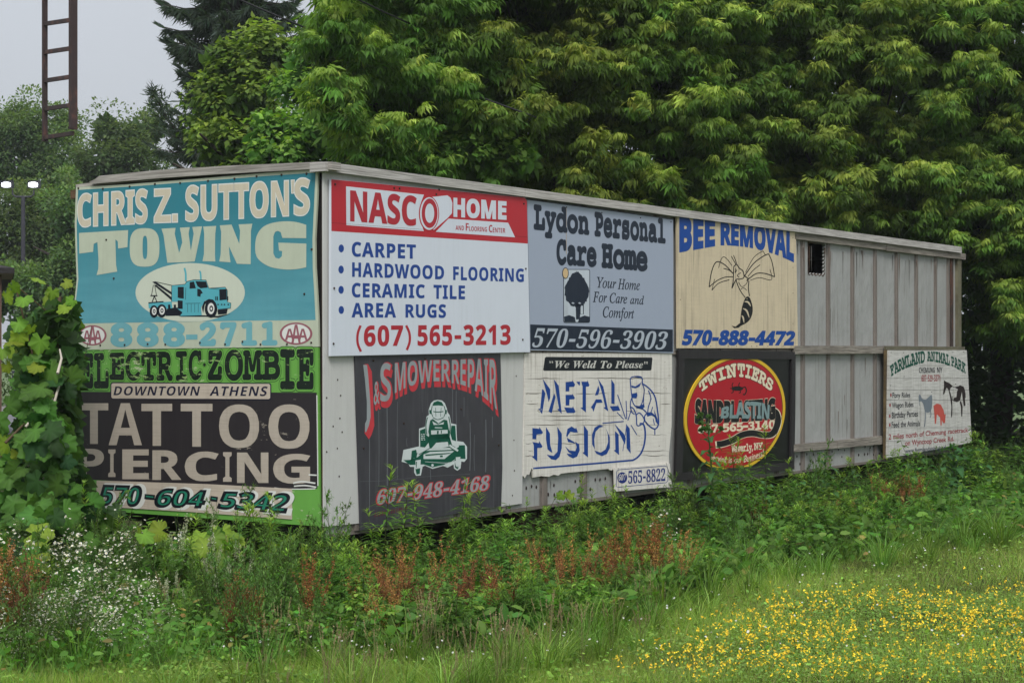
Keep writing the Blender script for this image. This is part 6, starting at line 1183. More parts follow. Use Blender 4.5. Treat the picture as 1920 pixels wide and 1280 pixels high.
def rots(n, tilt=.3, r=RNG):
    yaw = r.uniform(0, 2 * np.pi, n); a = r.normal(0, tilt, n); b = r.normal(0, tilt, n)
    cy, sy = np.cos(yaw), np.sin(yaw); ca, sa = np.cos(a), np.sin(a); cb, sb = np.cos(b), np.sin(b)
    Rz = np.zeros((n, 3, 3)); Rz[:, 0, 0] = cy; Rz[:, 0, 1] = -sy; Rz[:, 1, 0] = sy; Rz[:, 1, 1] = cy; Rz[:, 2, 2] = 1
    Rx = np.zeros((n, 3, 3)); Rx[:, 0, 0] = 1; Rx[:, 1, 1] = ca; Rx[:, 1, 2] = -sa; Rx[:, 2, 1] = sa; Rx[:, 2, 2] = ca
    Ry = np.zeros((n, 3, 3)); Ry[:, 1, 1] = 1; Ry[:, 0, 0] = cb; Ry[:, 0, 2] = sb; Ry[:, 2, 0] = -sb; Ry[:, 2, 2] = cb
    return Rx @ Ry @ Rz

def tube(buf, pts, r0, r1, col, n=5):
    pts = np.asarray(pts, float); m = len(pts); t = nrm(np.gradient(pts, axis=0))
    ref = np.array([.3, .9, .1]); a = nrm(np.cross(t, ref)); b = np.cross(t, a)
    rr = np.linspace(r0, r1, m); ang = np.arange(n) * 2 * np.pi / n
    v = pts[:, None] + (np.cos(ang)[None, :, None] * a[:, None] + np.sin(ang)[None, :, None] * b[:, None]) * rr[:, None, None]
    f = []
    for i in range(m - 1):
        for k in range(n):
            p, q = i * n + k, i * n + (k + 1) % n; f += [(p, q, q + n), (p, q + n, p + n)]
    buf.add(v.reshape(-1, 3), np.array(f), col)

def var(n, base, s=.18, r=RNG):
    b = np.asarray(base, float) * np.exp(r.normal(0, s, (n, 1))) * np.exp(r.normal(0, s * .25, (n, 3)))
    return b
G_MID, G_YOUNG_LIT, G_DARK = (.088, .166, .028), (.36, .45, .085), (.032, .068, .020)

# ------------------------------------------------------------------ trees
def rosette(four=True, young=False):
    """a shoot tip of a box elder: drooping compound leaves with narrow leaflets"""
    b = Buf(); r = np.random.default_rng(11 + four * 3 + young)
    nl = 7
    for k in range(nl):
        az = 2 * math.pi * k / nl + r.uniform(-.35, .35); el = r.uniform(-.25, .35)
        d0 = np.array([math.cos(az) * math.cos(el), math.sin(az) * math.cos(el), math.sin(el)]); ln = r.uniform(.09, .15)
        side = np.cross(d0, (0, 0, 1)); side /= np.linalg.norm(side)
        pts, dr = [], []
        for t, sg in ((.4, 1), (.45, -1), (.7, 1), (.75, -1), (1.0, 0)):
            p = d0 * ln * t + np.array([0, 0, -.05 * t * t]); dd = d0 * (.75 if sg == 0 else .35) + side * sg * .55 + np.array([0, 0, -r.uniform(.5, 1.0)])
            pts.append(p); dr.append(dd)
        c = var(5, (1, 1, 1), .1, r)
        place(b, LANCE if four else LANCE2, np.array(pts), np.array(dr), d0 * .4 + np.array([0, 0, 1.]), r.uniform(.10, .15, 5), c)
    return b.get()
ROS4, ROS2 = rosette(True), rosette(False)

def clump_points(center, axis, size, n, r=RNG):
    """points over the upper, outer half of a leafy mound"""
    th = r.uniform(0, 2 * np.pi, n); zz = r.uniform(-.25, 1, n); rad = np.sqrt(np.maximum(0, 1 - zz ** 2)); sh = np.clip(r.normal(.88, .2, n), .3, 1.45); st = r.uniform(.7, 1.35, 3)
    ax = np.array([axis[0], axis[1], 0.]); ax /= np.linalg.norm(ax); sd = np.array([-ax[1], ax[0], 0])
    p = (rad * np.cos(th) * sh)[:, None] * ax * size * .75 * st[0] + (rad * np.sin(th) * sh)[:, None] * sd * size * .62 * st[1] + (zz * sh)[:, None] * np.array([0, 0, size * .5 * st[2]])
    p[:, 2] -= .35 * (p @ ax) ** 2 / size          # droops towards its tip
    return p + center, zz

front_depth = lambda px: np.interp(px, [500, 1000, 1500, 2000], [18.6, 21.2, 23.4, 24.2])
roof_py = lambda px: np.interp(px, [500, 610, 1804, 1830, 1990], [310, 303, 460, 620, 640])
tree_spots = [(800, 4.2), (1040, 4.0), (1310, 3.8), (1600, 4.0), (1870, 6.5)]      # px, metres behind the leafy front
M_BARK = plain('bark', (58, 50, 42), .95, var=.4)
tree_bufs = [Buf() for _ in tree_spots]; tree_wood = [Buf() for _ in tree_spots]
tree_pos = [D(px, front_depth(px) + b, 0) for px, b in tree_spots]
def add_clump(px, py, back, size, n, young=.5, four=True):
    d_ = front_depth(px) + back; c = np.array(D(px, d_, Z(py, d_)))
    i = int(np.argmin([abs(px - t[0]) for t in tree_spots])); tp = np.array(tree_pos[i])
    ax = c - tp; ax[2] = 0; ax += np.array([RNG.normal(0, .8), -1.6, 0])
    p, zz = clump_points(c, ax, size, n)
    if px > 1780: keep = p[:, 2] > 1.4
    else: keep = p[:, 2] > 3.22
    # the crown ends raggedly where the sky and the vine trees begin
    qx = HX + F * p[:, 0] / p[:, 1]; qy = HY - F * (p[:, 2] - EYE) / p[:, 1]
    keep &= qx > np.interp(qy, [-200, 0, 40, 90, 130, 200, 260, 330], [700, 590, 580, 545, 590, 585, 640, 650]) + RNG.normal(0, 9, len(p))
    p, zz = p[keep], zz[keep]; m = len(p)
    if m < 4: return
    yf = np.clip(np.clip((zz - .3) * 1.8, 0, 1) * young * RNG.uniform(.35, 1.4, m), 0, 1)  # young tips paler; light on the mound tops is also put into colour
    tint = var(m, G_MID, .2) * (1 - yf[:, None]) + var(m, G_YOUNG_LIT, .15) * yf[:, None]
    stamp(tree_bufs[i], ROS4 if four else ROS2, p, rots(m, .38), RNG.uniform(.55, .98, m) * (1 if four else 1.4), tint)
    # the twig that carries it
    s0 = tp + np.array([0, 0, c[2] * .8]); s0 = s0 * .3 + c * .7
    tube(tree_wood[i], [s0, (s0 + c) / 2 + np.array([0, 0, .15]), c + np.array([0, 0, -size * .2])], .018, .006, (.05, .045, .035), 4)
    return
# tiers of leafy mounds descending outwards along each limb
for k in range(165):
    px = RNG.uniform(575, 1990); top = roof_py(px); py = RNG.uniform(-190, top - 10)
    back = RNG.uniform(0, 1.7); sgn = RNG.choice([-1, 1]); step = RNG.uniform(40, 75)
    for q in range(4):
        sx_ = px + sgn * step * q + RNG.normal(0, 14); sy_ = py + (q ** 1.4) * 13 + RNG.normal(0, 12)
        if sx_ < 560 + max(0, 120 - sy_) * .25 and sy_ < 120: continue
        if sy_ > roof_py(sx_) + 5: continue
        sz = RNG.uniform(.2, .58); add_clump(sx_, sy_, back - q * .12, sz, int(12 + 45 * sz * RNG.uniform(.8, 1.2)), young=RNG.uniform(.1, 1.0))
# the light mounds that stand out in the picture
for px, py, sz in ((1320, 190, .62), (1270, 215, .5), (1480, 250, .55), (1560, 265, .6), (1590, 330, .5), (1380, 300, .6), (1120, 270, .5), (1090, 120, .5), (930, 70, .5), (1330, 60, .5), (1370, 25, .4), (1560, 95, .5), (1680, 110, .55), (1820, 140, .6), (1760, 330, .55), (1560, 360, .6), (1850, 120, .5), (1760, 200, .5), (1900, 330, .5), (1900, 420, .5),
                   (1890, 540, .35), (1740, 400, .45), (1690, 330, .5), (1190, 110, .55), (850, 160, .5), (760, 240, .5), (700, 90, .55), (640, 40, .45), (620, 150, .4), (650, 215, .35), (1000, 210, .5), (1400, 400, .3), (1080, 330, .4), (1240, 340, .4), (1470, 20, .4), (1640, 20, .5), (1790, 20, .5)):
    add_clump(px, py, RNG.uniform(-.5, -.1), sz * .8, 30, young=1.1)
    for q in range(3): add_clump(px + RNG.normal(0, 45), py + RNG.uniform(-20, 60), RNG.uniform(-.5, 0), sz * RNG.uniform(.35, .6), 12, young=1.0)
# low boughs right of the trailer
for k in range(26):
    add_clump(RNG.uniform(1850, 2060), RNG.uniform(260, 640), RNG.uniform(-.3, 1.0), RNG.uniform(.3, .45), 14, young=RNG.uniform(.1, .6))
# the inside of the crowns, and what is higher up out of the picture
for k in range(520):
    px = RNG.uniform(600, 2150); add_clump(px, RNG.uniform(-420, roof_py(px) + 10), RNG.uniform(1.3, 3.4), RNG.uniform(.6, 1.0), 17, young=.25, four=False)
for k in range(60):
    px = RNG.uniform(900, 2200); add_clump(px, RNG.uniform(-900, -380), RNG.uniform(.4, 3.5), RNG.uniform(.8, 1.1), 14, young=.3, four=False)
tl = ['box elder behind the near half of the trailer, its crown thinning towards the sky', 'box elder crown above the blue-grey and tan boards', 'box elder with pale drooping shoot tips above the black board',
      'box elder leaning over the far bare metal wall of the trailer', 'box elder at the far end with low boughs hanging beside the trailer']
for i, (tp, tb_, tw) in enumerate(zip(tree_pos, tree_bufs, tree_wood)):
    root = thing('box_elder_tree', tl[i], 'tree', tp, group='box elders behind the trailer')
    v, f, c = tb_.get(); me = mesh('crown', v - np.array(tp), f, M_LEAF, cols=c)
    link('crown', me, root, kind='stuff')
    b = Buf(); r = np.random.default_rng(i)
    tube(b, [(0, 0, -.3), (.1, 0, 1.5), (-.1, .1, 3.2), (.1, 0, 5), (.3, .1, 8.5)], .24, .08, (.06, .052, .042), 9)
    for k in range(9):
        z0 = r.uniform(1.8, 6); az = r.uniform(0, 6.28); L_b = r.uniform(.8, 1.7)
        dx, dy = math.cos(az) * L_b, math.sin(az) * L_b
        tube(b, [(0, 0, z0), (dx * .4, dy * .4, z0 + .7), (dx, dy, z0 + r.uniform(.3, 1.2))], .07, .02, (.06, .052, .042), 6)
    link('trunk', b.mesh('trunk', M_BARK), root)
    v, f, c = tw.get(); link('twigs', mesh('twigs', v - np.array(tp), f, M_BARK, cols=c), root, kind='stuff')

def leafcloud(buf, blobs, unit, size, per_m2, base, young, r=RNG, lump=.35, hang=.4, top_light=.5):
    """leaves over lumpy masses: each blob (centre, radii) carries smaller lumps whose tops are dressed with leaves"""
    for c, rad in blobs:
        c = np.array(c, float); rad = np.array(rad, float)
        area = 4 * math.pi * ((rad[0] * rad[2] + rad[0] * rad[1] + rad[1] * rad[2]) / 3)
        nl = max(6, int(area / (lump * lump * 2.4)))
        d = nrm(r.normal(size=(nl, 3))); d[:, 2] = np.abs(d[:, 2]) * r.choice([1, 1, -.6], nl); d[:, 1] -= .35; d = nrm(d); cen = c + d * rad * r.uniform(.7, 1.02, (nl, 1))
        ls = lump * r.uniform(.6, 1.4, nl)
        n = int(area * per_m2); which = r.integers(0, nl, n); q = nrm(r.normal(size=(n, 3))); q[:, 2] = np.abs(q[:, 2]) * r.choice([1, 1, 1, -.5], n)
        q = nrm(q * .8 + d[which] * .4)
        p = cen[which] + q * ls[which][:, None] * r.uniform(.6, 1.05, (n, 1))
        dr = nrm(q + r.normal(0, .5, (n, 3))) + np.array([0, 0, -hang]); up = q + np.array([0, 0, .8]) + r.normal(0, .35, (n, 3))
        yf = np.clip(np.clip(q[:, 2] + .15, 0, 1) * top_light * r.uniform(.2, 1.6, n), 0, 1)  # upward leaves paler: light from above put into the leaf colour
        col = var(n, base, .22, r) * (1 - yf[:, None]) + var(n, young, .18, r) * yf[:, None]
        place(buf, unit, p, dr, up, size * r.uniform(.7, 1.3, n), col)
def core(buf, blobs, n_per, size, base, r=RNG):
    """dense inner foliage so that a crown is not see-through"""
    for c, rad in blobs:
        n = int(n_per); q = nrm(r.normal(size=(n, 3))) * r.uniform(.2, .88, (n, 1)) * np.array(rad)
        place(buf, OVAL, np.array(c) + q, r.normal(size=(n, 3)), r.normal(size=(n, 3)), size * r.uniform(.7, 1.3, n), var(n, base, .2, r))
def simple_trunk(root, h, r0=.2):
    b = Buf(); r = np.random.default_rng(int(h * 100))
    tube(b, [(0, 0, -.2), (.1, 0, h * .4), (-.1, .1, h * .8)], r0, r0 * .4, (.06, .052, .042), 8)
    for k in range(6):
        az = k * 1.05; z0 = h * r.uniform(.3, .7); tube(b, [(0, 0, z0), (math.cos(az) * h * .1, math.sin(az) * h * .1, z0 + h * .1), (math.cos(az) * h * .2, math.sin(az) * h * .2, z0 + h * .15)], r0 * .4, r0 * .1, (.06, .052, .042), 5)
    link('trunk', b.mesh('trunk', M_BARK), root)
def cloud_tree(name, label, px, depth, blobs, unit, size, per, base, young, group=None, lump=.35, hang=.4, top_light=.5, trunk=True):
    pos = D(px, depth, 0)
    root = thing(name, label, 'tree', pos, group=group)
    B = Buf(); bl = []
    for bx, by, rx, ry, dd in blobs:
        de = depth + dd; k = de / F; bl.append((np.array(D(bx, de, Z(by, de))) - np.array(pos), (rx * k, rx * k * .8, ry * k)))
    leafcloud(B, bl, unit, size, per, base, young, lump=lump, hang=hang, top_light=top_light)
    core(B, bl, 420, size * 2.2, base)
    link('crown', B.mesh('crown'), root, kind='stuff')
    if trunk: simple_trunk(root, max(b[0][2] + b[1][2] for b in bl) * .9)
    return root
# vine-smothered trees between the spruce and the box elders
gv, yv = (.085, .165, .030), (.28, .40, .07)
cloud_tree('vine_covered_tree', 'rounded tree smothered in climbing vine beside the spruce', 465, 31, [(465, 215, 82, 105, 0), (425, 120, 42, 40, 0), (500, 105, 60, 38, .3), (400, 190, 30, 50, .1), (430, 290, 60, 50, -.5), (385, 250, 16, 25, 0)], HEART, .105, 210, gv, yv, lump=.32, hang=.7, top_light=.85, group='vine covered trees')
cloud_tree('vine_covered_tree', 'lower vine covered tree just left of the box elders', 590, 28, [(590, 270, 85, 60, 0), (570, 150, 55, 65, 1.5), (640, 235, 60, 60, .6), (530, 300, 60, 30, -.3), (500, 260, 30, 40, 0)], HEART, .10, 210, gv, yv, lump=.28, hang=.7, top_light=.85, group='vine covered trees')
cloud_tree('vine_covered_tree', 'thicket draped in heart-leaved vine over the red banded flooring board', 850, 20.8, [(870, 285, 75, 40, 0), (780, 285, 60, 30, .2), (960, 300, 50, 30, .2), (700, 290, 40, 25, .5)], HEART, .085, 230, gv, yv, lump=.2, hang=.7, top_light=.6, group='vine covered trees', trunk=False)
# broadleaf trees far off beyond the lamp
g1, y1 = (.085, .15, .055), (.20, .28, .09)
far = [('tallest far maple standing behind the hanging ladder', 60, 70, [(65, 290, 85, 90, 0), (20, 330, 70, 90, 1), (110, 330, 60, 70, -1), (50, 240, 40, 42, 0), (120, 240, 22, 26, 0), (-40, 300, 60, 80, 0)]),
       ('far maple behind the rounded timber end of the roof', 215, 66, [(215, 300, 62, 62, 0), (200, 245, 22, 30, 0), (250, 255, 22, 30, 0), (260, 310, 50, 60, 1), (290, 240, 20, 35, 2), (185, 340, 40, 40, 0)]),
       ('far bushy tree behind the lit floodlight pole', 40, 60, [(30, 430, 85, 70, 0), (100, 430, 50, 75, 0), (60, 510, 110, 60, .5), (-40, 430, 60, 90, 0), (130, 540, 50, 70, 0)]),
       ('far tree filling the gap left of the teal board', 140, 55, [(135, 420, 40, 90, 0), (150, 520, 50, 80, 0), (90, 560, 60, 60, 0), (10, 560, 60, 50, 1)])]
for lb_, px, de, bl in far: cloud_tree('maple_tree', lb_, px, de, bl, OVAL, .13, 190, g1, y1, lump=.6, hang=.2, top_light=.6, group='far trees beyond the car park')
# old spruce
def spruce():
    de = 40; pos = D(440, de, 0); root = thing('spruce_tree', 'tall dark ragged spruce rising out of the picture beside the pale sky', 'tree', pos)
    B, Wd = Buf(), Buf(); r = np.random.default_rng(5)
    tube(Wd, [(0, 0, -.2), (0, 0, 8), (.1, 0, 16)], .28, .03, (.05, .045, .04), 9)
    for k in range(300):
        z0 = r.uniform(3.0, 16); L_b = np.interp(z0, [3, 6, 9, 12, 16], [1.7, 1.65, 1.6, 1.5, .5]) * r.uniform(.6, 1.15); az = r.uniform(0, 6.28)
        d_ = np.array([math.cos(az), math.sin(az), 0]); pts = [np.array([0, 0, z0]) + d_ * L_b * t + np.array([0, 0, L_b * (.05 - .42 * t + .32 * t ** 2.6)]) for t in (0, .25, .5, .75, 1)]
        tube(Wd, pts, .035, .008, (.05, .045, .04), 4)
        n = int(330 * L_b); t = r.uniform(.1, 1.0, n) ** .8; ix = np.clip((t * 4).astype(int), 0, 3); fr = t * 4 - ix; P = np.array(pts); p = P[ix] * (1 - fr)[:, None] + P[ix + 1] * fr[:, None]
        sd = np.cross(d_, (0, 0, 1)); off = r.normal(0, .20, n)[:, None] * sd * (1.15 - t)[:, None] * 1.2
        p = p + off + np.array([0, 0, -1]) * np.abs(off).sum(1, keepdims=True) * .4
        dr = d_ * r.uniform(.1, .6, (n, 1)) + np.sign(off) * np.abs(sd) * .35 + np.array([0, 0, -1]) * r.uniform(.1, 1.0, (n, 1)) + r.normal(0, .2, (n, 3)); tipm = t > .93; dr[tipm] = d_ + np.array([0, 0, .6])
        place(B, LANCE2, p, dr, r.normal(size=(n, 3)) + np.array([0, -.5, .5]), r.uniform(.15, .32, n), var(n, (.056, .085, .058), .25, r), width=.36)  # needle colour greyed and lightened to stand in for haze
    link('needles', B.mesh('needles'), root, kind='stuff'); link('trunk', Wd.mesh('trunk', M_BARK), root)
    # the low limb that turns up on the left
    B2 = Buf(); P = np.array([D(400, de, Z(300, de)), D(345, de, Z(262, de)), D(312, de, Z(222, de)), D(286, de, Z(168, de))]) - np.array(pos)
    tube(B2, P, .07, .012, (.05, .045, .04), 5)
    n = 900; t = r.uniform(0, 1, n); ix = np.clip((t * 3).astype(int), 0, 2); fr = t * 3 - ix; p = P[ix] * (1 - fr)[:, None] + P[ix + 1] * fr[:, None]; wd = (1 - t) * .55 + .06
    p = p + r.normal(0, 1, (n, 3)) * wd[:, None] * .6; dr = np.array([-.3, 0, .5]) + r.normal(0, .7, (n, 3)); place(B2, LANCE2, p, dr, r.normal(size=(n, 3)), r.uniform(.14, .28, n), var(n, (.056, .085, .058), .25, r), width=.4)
    link('limb', B2.mesh('limb'), root, kind='stuff')
spruce()
# woodland floor and thicket behind everything, canopy shade put into darker leaf colours
B = Buf(); r = np.random.default_rng(21)
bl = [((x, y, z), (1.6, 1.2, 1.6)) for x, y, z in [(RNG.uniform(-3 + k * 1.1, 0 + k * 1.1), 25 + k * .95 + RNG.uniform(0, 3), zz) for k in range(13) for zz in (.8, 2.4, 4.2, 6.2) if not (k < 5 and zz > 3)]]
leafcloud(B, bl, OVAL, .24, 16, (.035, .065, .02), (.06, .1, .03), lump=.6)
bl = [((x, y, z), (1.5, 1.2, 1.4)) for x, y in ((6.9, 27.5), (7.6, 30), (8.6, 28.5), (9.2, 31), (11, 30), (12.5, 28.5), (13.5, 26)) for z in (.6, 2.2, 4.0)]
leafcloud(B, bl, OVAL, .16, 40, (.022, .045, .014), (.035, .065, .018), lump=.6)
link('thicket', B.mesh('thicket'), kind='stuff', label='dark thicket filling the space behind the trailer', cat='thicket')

# ------------------------------------------------------------------ ground, paving and what stands far off on the left
def ground_z(x, y):
    # shallow hollow under the trailer
    a = ((x - C0.x) * NS.x + (y - C0.y) * NS.y)      # distance out from the long side
    u = ((x - C0.x) * U.x + (y - C0.y) * U.y)
    return -.22 * math.exp(-((a + 1.0) / 1.3) ** 2) * (1 / (1 + math.exp(-(u + .3) * 3))) + .03 * math.sin(x * 1.3 + y * .7) * math.cos(y * .9 - x * .4)
def grid(x0, x1, y0, y1, step, far=False):
    nx, ny = int((x1 - x0) / step) + 1, int((y1 - y0) / step) + 1
    vs = [(x0 + i * step, y0 + j * step, ground_z(x0 + i * step, y0 + j * step)) for j in range(ny) for i in range(nx)]
    fs = [(j * nx + i, j * nx + i + 1, (j + 1) * nx + i + 1, (j + 1) * nx + i) for j in range(ny - 1) for i in range(nx - 1)]
    return vs, fs
vs, fs = grid(-14, 20, -6, 40, .5)
m, nt, b = newmat('soil and moss')
g = N(nt, 'ShaderNodeNewGeometry'); n1 = noise(nt, g.outputs['Position'], (1, 1, 1), 6, .65, 3.0); n2 = noise(nt, g.outputs['Position'], (1, 1, 1), 8, .7, 14.0)
c = mixc(nt, rng(nt, n1, .35, .65), (.035, .060, .012, 1), (.060, .055, .022, 1)); c = mixc(nt, rng(nt, n2, .45, .7, 0, .7), c, (.02, .018, .012, 1))
nt.links.new(c, b.inputs['Base Color']); b.inputs['Roughness'].default_value = .95; b.inputs['Specular IOR Level'].default_value = .05
bp = N(nt, 'ShaderNodeBump', Strength=.8, Distance=.03); nt.links.new(n2, bp.inputs['Height']); nt.links.new(bp.outputs[0], b.inputs['Normal'])
M_SOIL = m
me = mesh('ground', vs, fs, M_SOIL, smooth=True); link('ground', me, kind='structure')
R0 = 900
ring = [(-R0, -R0), (R0, -R0), (R0, R0), (-R0, R0)]; inn = [(-14, -6), (20, -6), (20, 40), (-14, 40)]
me = mesh('field', [(x, y, -.02) for x, y in ring + inn], [(0, 1, 5, 4), (1, 2, 6, 5), (2, 3, 7, 6), (3, 0, 4, 7)], plain('far grass', (92, 112, 62), .95, scale=.6)); link('field', me, kind='structure')
# car park seen past the vine
pv = plain('asphalt', (112, 112, 116), .9, var=.15, scale=2)
me = mesh('pavement', [(-30, 30, .0), (-9.5, 30, .0), (-11.5, 44, .0), (-12.5, 51, .0), (-60, 51, .0)], [(0, 1, 2, 3, 4)], pv); link('pavement', me, kind='structure', loc=(0, 0, .004 - .0))
ks = [(-60, 51), (-12.4, 51)]
me = mesh('kerb', [(-60, 51, 0), (-12.4, 51, 0), (-12.4, 51.18, 0), (-60, 51.18, 0), (-60, 51, .13), (-12.4, 51, .13), (-12.4, 51.18, .13), (-60, 51.18, .13)], [(0, 1, 5, 4), (1, 2, 6, 5), (4, 5, 6, 7), (2, 3, 7, 6)], plain('concrete', (150, 148, 142), .9)); link('kerb', me, kind='structure')
B = Buf(); r = np.random.default_rng(3)
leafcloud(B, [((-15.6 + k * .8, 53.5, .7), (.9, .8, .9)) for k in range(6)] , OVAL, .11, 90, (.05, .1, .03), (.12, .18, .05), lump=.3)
root = thing('hedge', 'clipped green hedge beyond the car park, left of the vine', 'hedge', (-13.6, 53.5, 0)); v, f, c = B.get(); link('foliage', mesh('foliage', v - np.array((-13.6, 53.5, 0)), f, M_LEAF, cols=c), root, kind='stuff')
def boxv(x0, x1, y0, y1, z0, z1):
    v = [(x, y, z) for z in (z0, z1) for x, y in ((x0, y0), (x1, y0), (x1, y1), (x0, y1))]
    return v, [(0, 1, 2, 3), (4, 5, 6, 7), (0, 1, 5, 4), (1, 2, 6, 5), (2, 3, 7, 6), (3, 0, 4, 7)]
def wbox(name, a, mat, root, **k): v, f = boxv(*a); return part(name, [Vector(q) for q in v], f, mat, root, **k)
# building at the left edge: wall corner and the eave that pokes into the picture
br = plain('brown siding', (104, 78, 64), .8); rf = plain('dark shingles', (46, 42, 42), .9); sf = plain('soffit', (170, 150, 132), .7)
ca, cb = D(3, 30), D(1, 42); dv = (cb - ca).normalized(); pv_ = Vector((-dv.y, dv.x, 0)); root = thing('building', 'brown building at the left edge, its dark eave poking into view', 'building', tuple(ca + pv_ * 4 + dv * 5))
def bq(a, b, z): q = ca + dv * a + pv_ * b; return Vector((q.x, q.y, z))
zs, ze = Z(513, 30), Z(503, 30); ov = (24 - 3) * 30 / F
def prism(name, aa, bb, z0, z1, mat): part(name, [bq(a, b, z) for z in (z0, z1) for a, b in ((aa[0], bb[0]), (aa[1], bb[0]), (aa[1], bb[1]), (aa[0], bb[1]))], [(0, 1, 2, 3), (4, 5, 6, 7), (0, 1, 5, 4), (1, 2, 6, 5), (2, 3, 7, 6), (3, 0, 4, 7)], mat, root)
prism('wall', (0, 9), (0, 8), -.05, zs - .02, br)
prism('soffit', (-.15, 2.2), (-ov, 8), zs - .015, zs, sf)
part('roof', [bq(*q) for q in ((-.2, -ov - .02, zs + .002), (2.3, -ov - .02, zs + .002), (9.4, -ov * .2, zs + .002), (9.4, 8, zs + .002), (-.2, 8, zs + .002), (-.2, -ov - .02, ze), (2.3, -ov - .02, ze), (9.4, -ov * .2, ze), (9.4, 8, ze), (-.2, 8, ze), (2.5, 4, zs + 1.1), (7, 4, zs + 1.1))],
     [(0, 1, 6, 5), (1, 2, 7, 6), (2, 3, 8, 7), (4, 0, 5, 9), (5, 6, 10), (6, 7, 11, 10), (7, 8, 11), (8, 9, 10, 11), (9, 5, 10), (0, 1, 2, 3, 4)], rf, root)
# slatted bench and pale shed
x0, x1 = D(22, 46).x, D(66, 46).x; root = thing('slatted_bench', 'dark slatted bench at the edge of the car park behind the vine', 'bench', ((x0 + x1) / 2, 46, 0)); dkm = plain('dark slat', (46, 50, 60), .5)
for k in range(5): wbox('slat', (x0, x1, 46, 46.05, Z(733, 46) + k * .115, Z(733, 46) + k * .115 + .07), dkm, root)
for x in (x0 + .05, x1 - .1): wbox('leg', (x, x + .06, 46.05, 46.5, 0, Z(733, 46) + .55), dkm, root)
x0, x1, xm = D(62, 44).x, D(128, 44).x, D(104, 44).x; root = thing('shed', 'small pale shed with a low grey roof, half hidden by the vine', 'shed', ((x0 + x1) / 2, 45, 0))
wbox('wall', (x0 + .25, x1 - .1, 44, 46, 0, Z(628, 44)), plain('cream wall', (206, 194, 178), .7), root)
part('roof', [Vector(q) for q in ((x0, 43.7, Z(625, 44)), (x1, 43.7, Z(625, 44)), (xm, 43.7, Z(594, 44)), (x0, 46.3, Z(625, 44)), (x1, 46.3, Z(625, 44)), (xm, 46.3, Z(594, 44)))], [(0, 1, 2), (3, 4, 5), (0, 2, 5, 3), (1, 2, 5, 4)], plain('grey roof', (150, 144, 140), .8), root)
# floodlight pole
dp = 58; px_, pz = D(43.5, dp).x, Z(369, dp); root = thing('street_lamp', 'dark pole with two lit floodlights on a U-shaped arm', 'street lamp', (px_, dp, 0)); pm = plain('pole paint', (58, 56, 66), .5)
b = Buf(); tube(b, [(0, 0, 0), (0, 0, pz * .5), (0, 0, pz)], .085, .065, (.05, .05, .06), 10); link('pole', b.mesh('pole', pm), root)
w2 = (63 - 23) / 2 * dp / F
b = Buf(); tube(b, [(-w2, 0, pz + .25), (-w2, 0, pz + .08), (-w2 + .1, 0, pz), (0, 0, pz), (w2 - .1, 0, pz), (w2, 0, pz + .08), (w2, 0, pz + .25)], .03, .03, (.05, .05, .06), 6); link('arm', b.mesh('arm', pm), root)
me_, nt, bb_ = newmat('lit lamp'); bb_.inputs['Emission Color'].default_value = (.93, .95, 1, 1); bb_.inputs['Emission Strength'].default_value = 9; M_LIT = me_
for cx in (13, 63.5):
    x = D(cx, dp).x; z = Z(347, dp)
    ang = -.12 if cx < 40 else .08
    hv = [Vector((x + a * .19 * math.cos(ang), dp + c_ * .12, z + b_ * .12 + a * .19 * math.sin(ang) * 0)) for b_ in (-1, 1) for a, c_ in ((-1, -1), (1, -1), (1, 1), (-1, 1))]
    hd = part('lamp_head', [q + Vector((0, .05, .02)) for q in hv], [(0, 1, 2, 3), (4, 5, 6, 7), (1, 2, 6, 5), (2, 3, 7, 6), (3, 0, 4, 7)], pm, root)
    o = part('lens', [Vector((x + .15 * math.cos(t) * (abs(math.cos(t)) ** -.4 if abs(math.cos(t)) > .01 else 1), dp - .10, z + .08 * math.sin(t) * (abs(math.sin(t)) ** -.4 if abs(math.sin(t)) > .01 else 1))) for t in [k * math.pi / 10 for k in range(20)]], [tuple(range(20))], M_LIT, root); o.parent = hd
# hanging steel ladder and the mast it hangs from
dl = 18.7; lm = plain('ladder steel', (60, 45, 44), .7, rust=(88, 58, 50), rust_amt=.4)
xa, xb = D(84, dl).x, D(137, dl - .55).x; dyl = -.55; zb = Z(262, dl); zr = Z(258, dl - .55); zt = 6.9
root = thing('steel_ladder', 'rusty steel ladder hanging down out of the sky', 'ladder', (xa, dl, zb))
def bar(name, p, q, w, t, mat, root):
    p, q = Vector(p), Vector(q); d_ = (q - p).normalized(); s1 = Vector((.69, -.72, 0)) if abs(d_.z) > .5 else Vector((0, 0, 1)); s2 = d_.cross(s1).normalized(); s1 = s2.cross(d_)
    vs = [e + s1 * a * w / 2 + s2 * c_ * t / 2 for e in (p, q) for a, c_ in ((-1, -1), (1, -1), (1, 1), (-1, 1))]
    return part(name, vs, [(0, 1, 2, 3), (4, 5, 6, 7), (0, 1, 5, 4), (1, 2, 6, 5), (2, 3, 7, 6), (3, 0, 4, 7)], mat, root)
bar('rail', (xa, dl, zb - .02), (xa, dl, zt), .035, .05, lm, root); bar('rail', (xb, dl + dyl, zb + .04), (xb, dl + dyl, zt), .05, .075, lm, root)
k = 0; py = 258
while True:
    z = Z(py, dl)
    if z > zt: break
    zq = Z(py - 8, dl + dyl * 1.0); bar('rung', (xa, dl, z), (xb, dl + dyl, zq), .042, .03, lm, root); py -= 53.2
mx_, my_ = D(-260, 18).x, 18.0
root = thing('steel_mast', 'tall steel mast beyond the left edge carrying the ladder bracket and the cable', 'mast', (mx_, my_, 0))
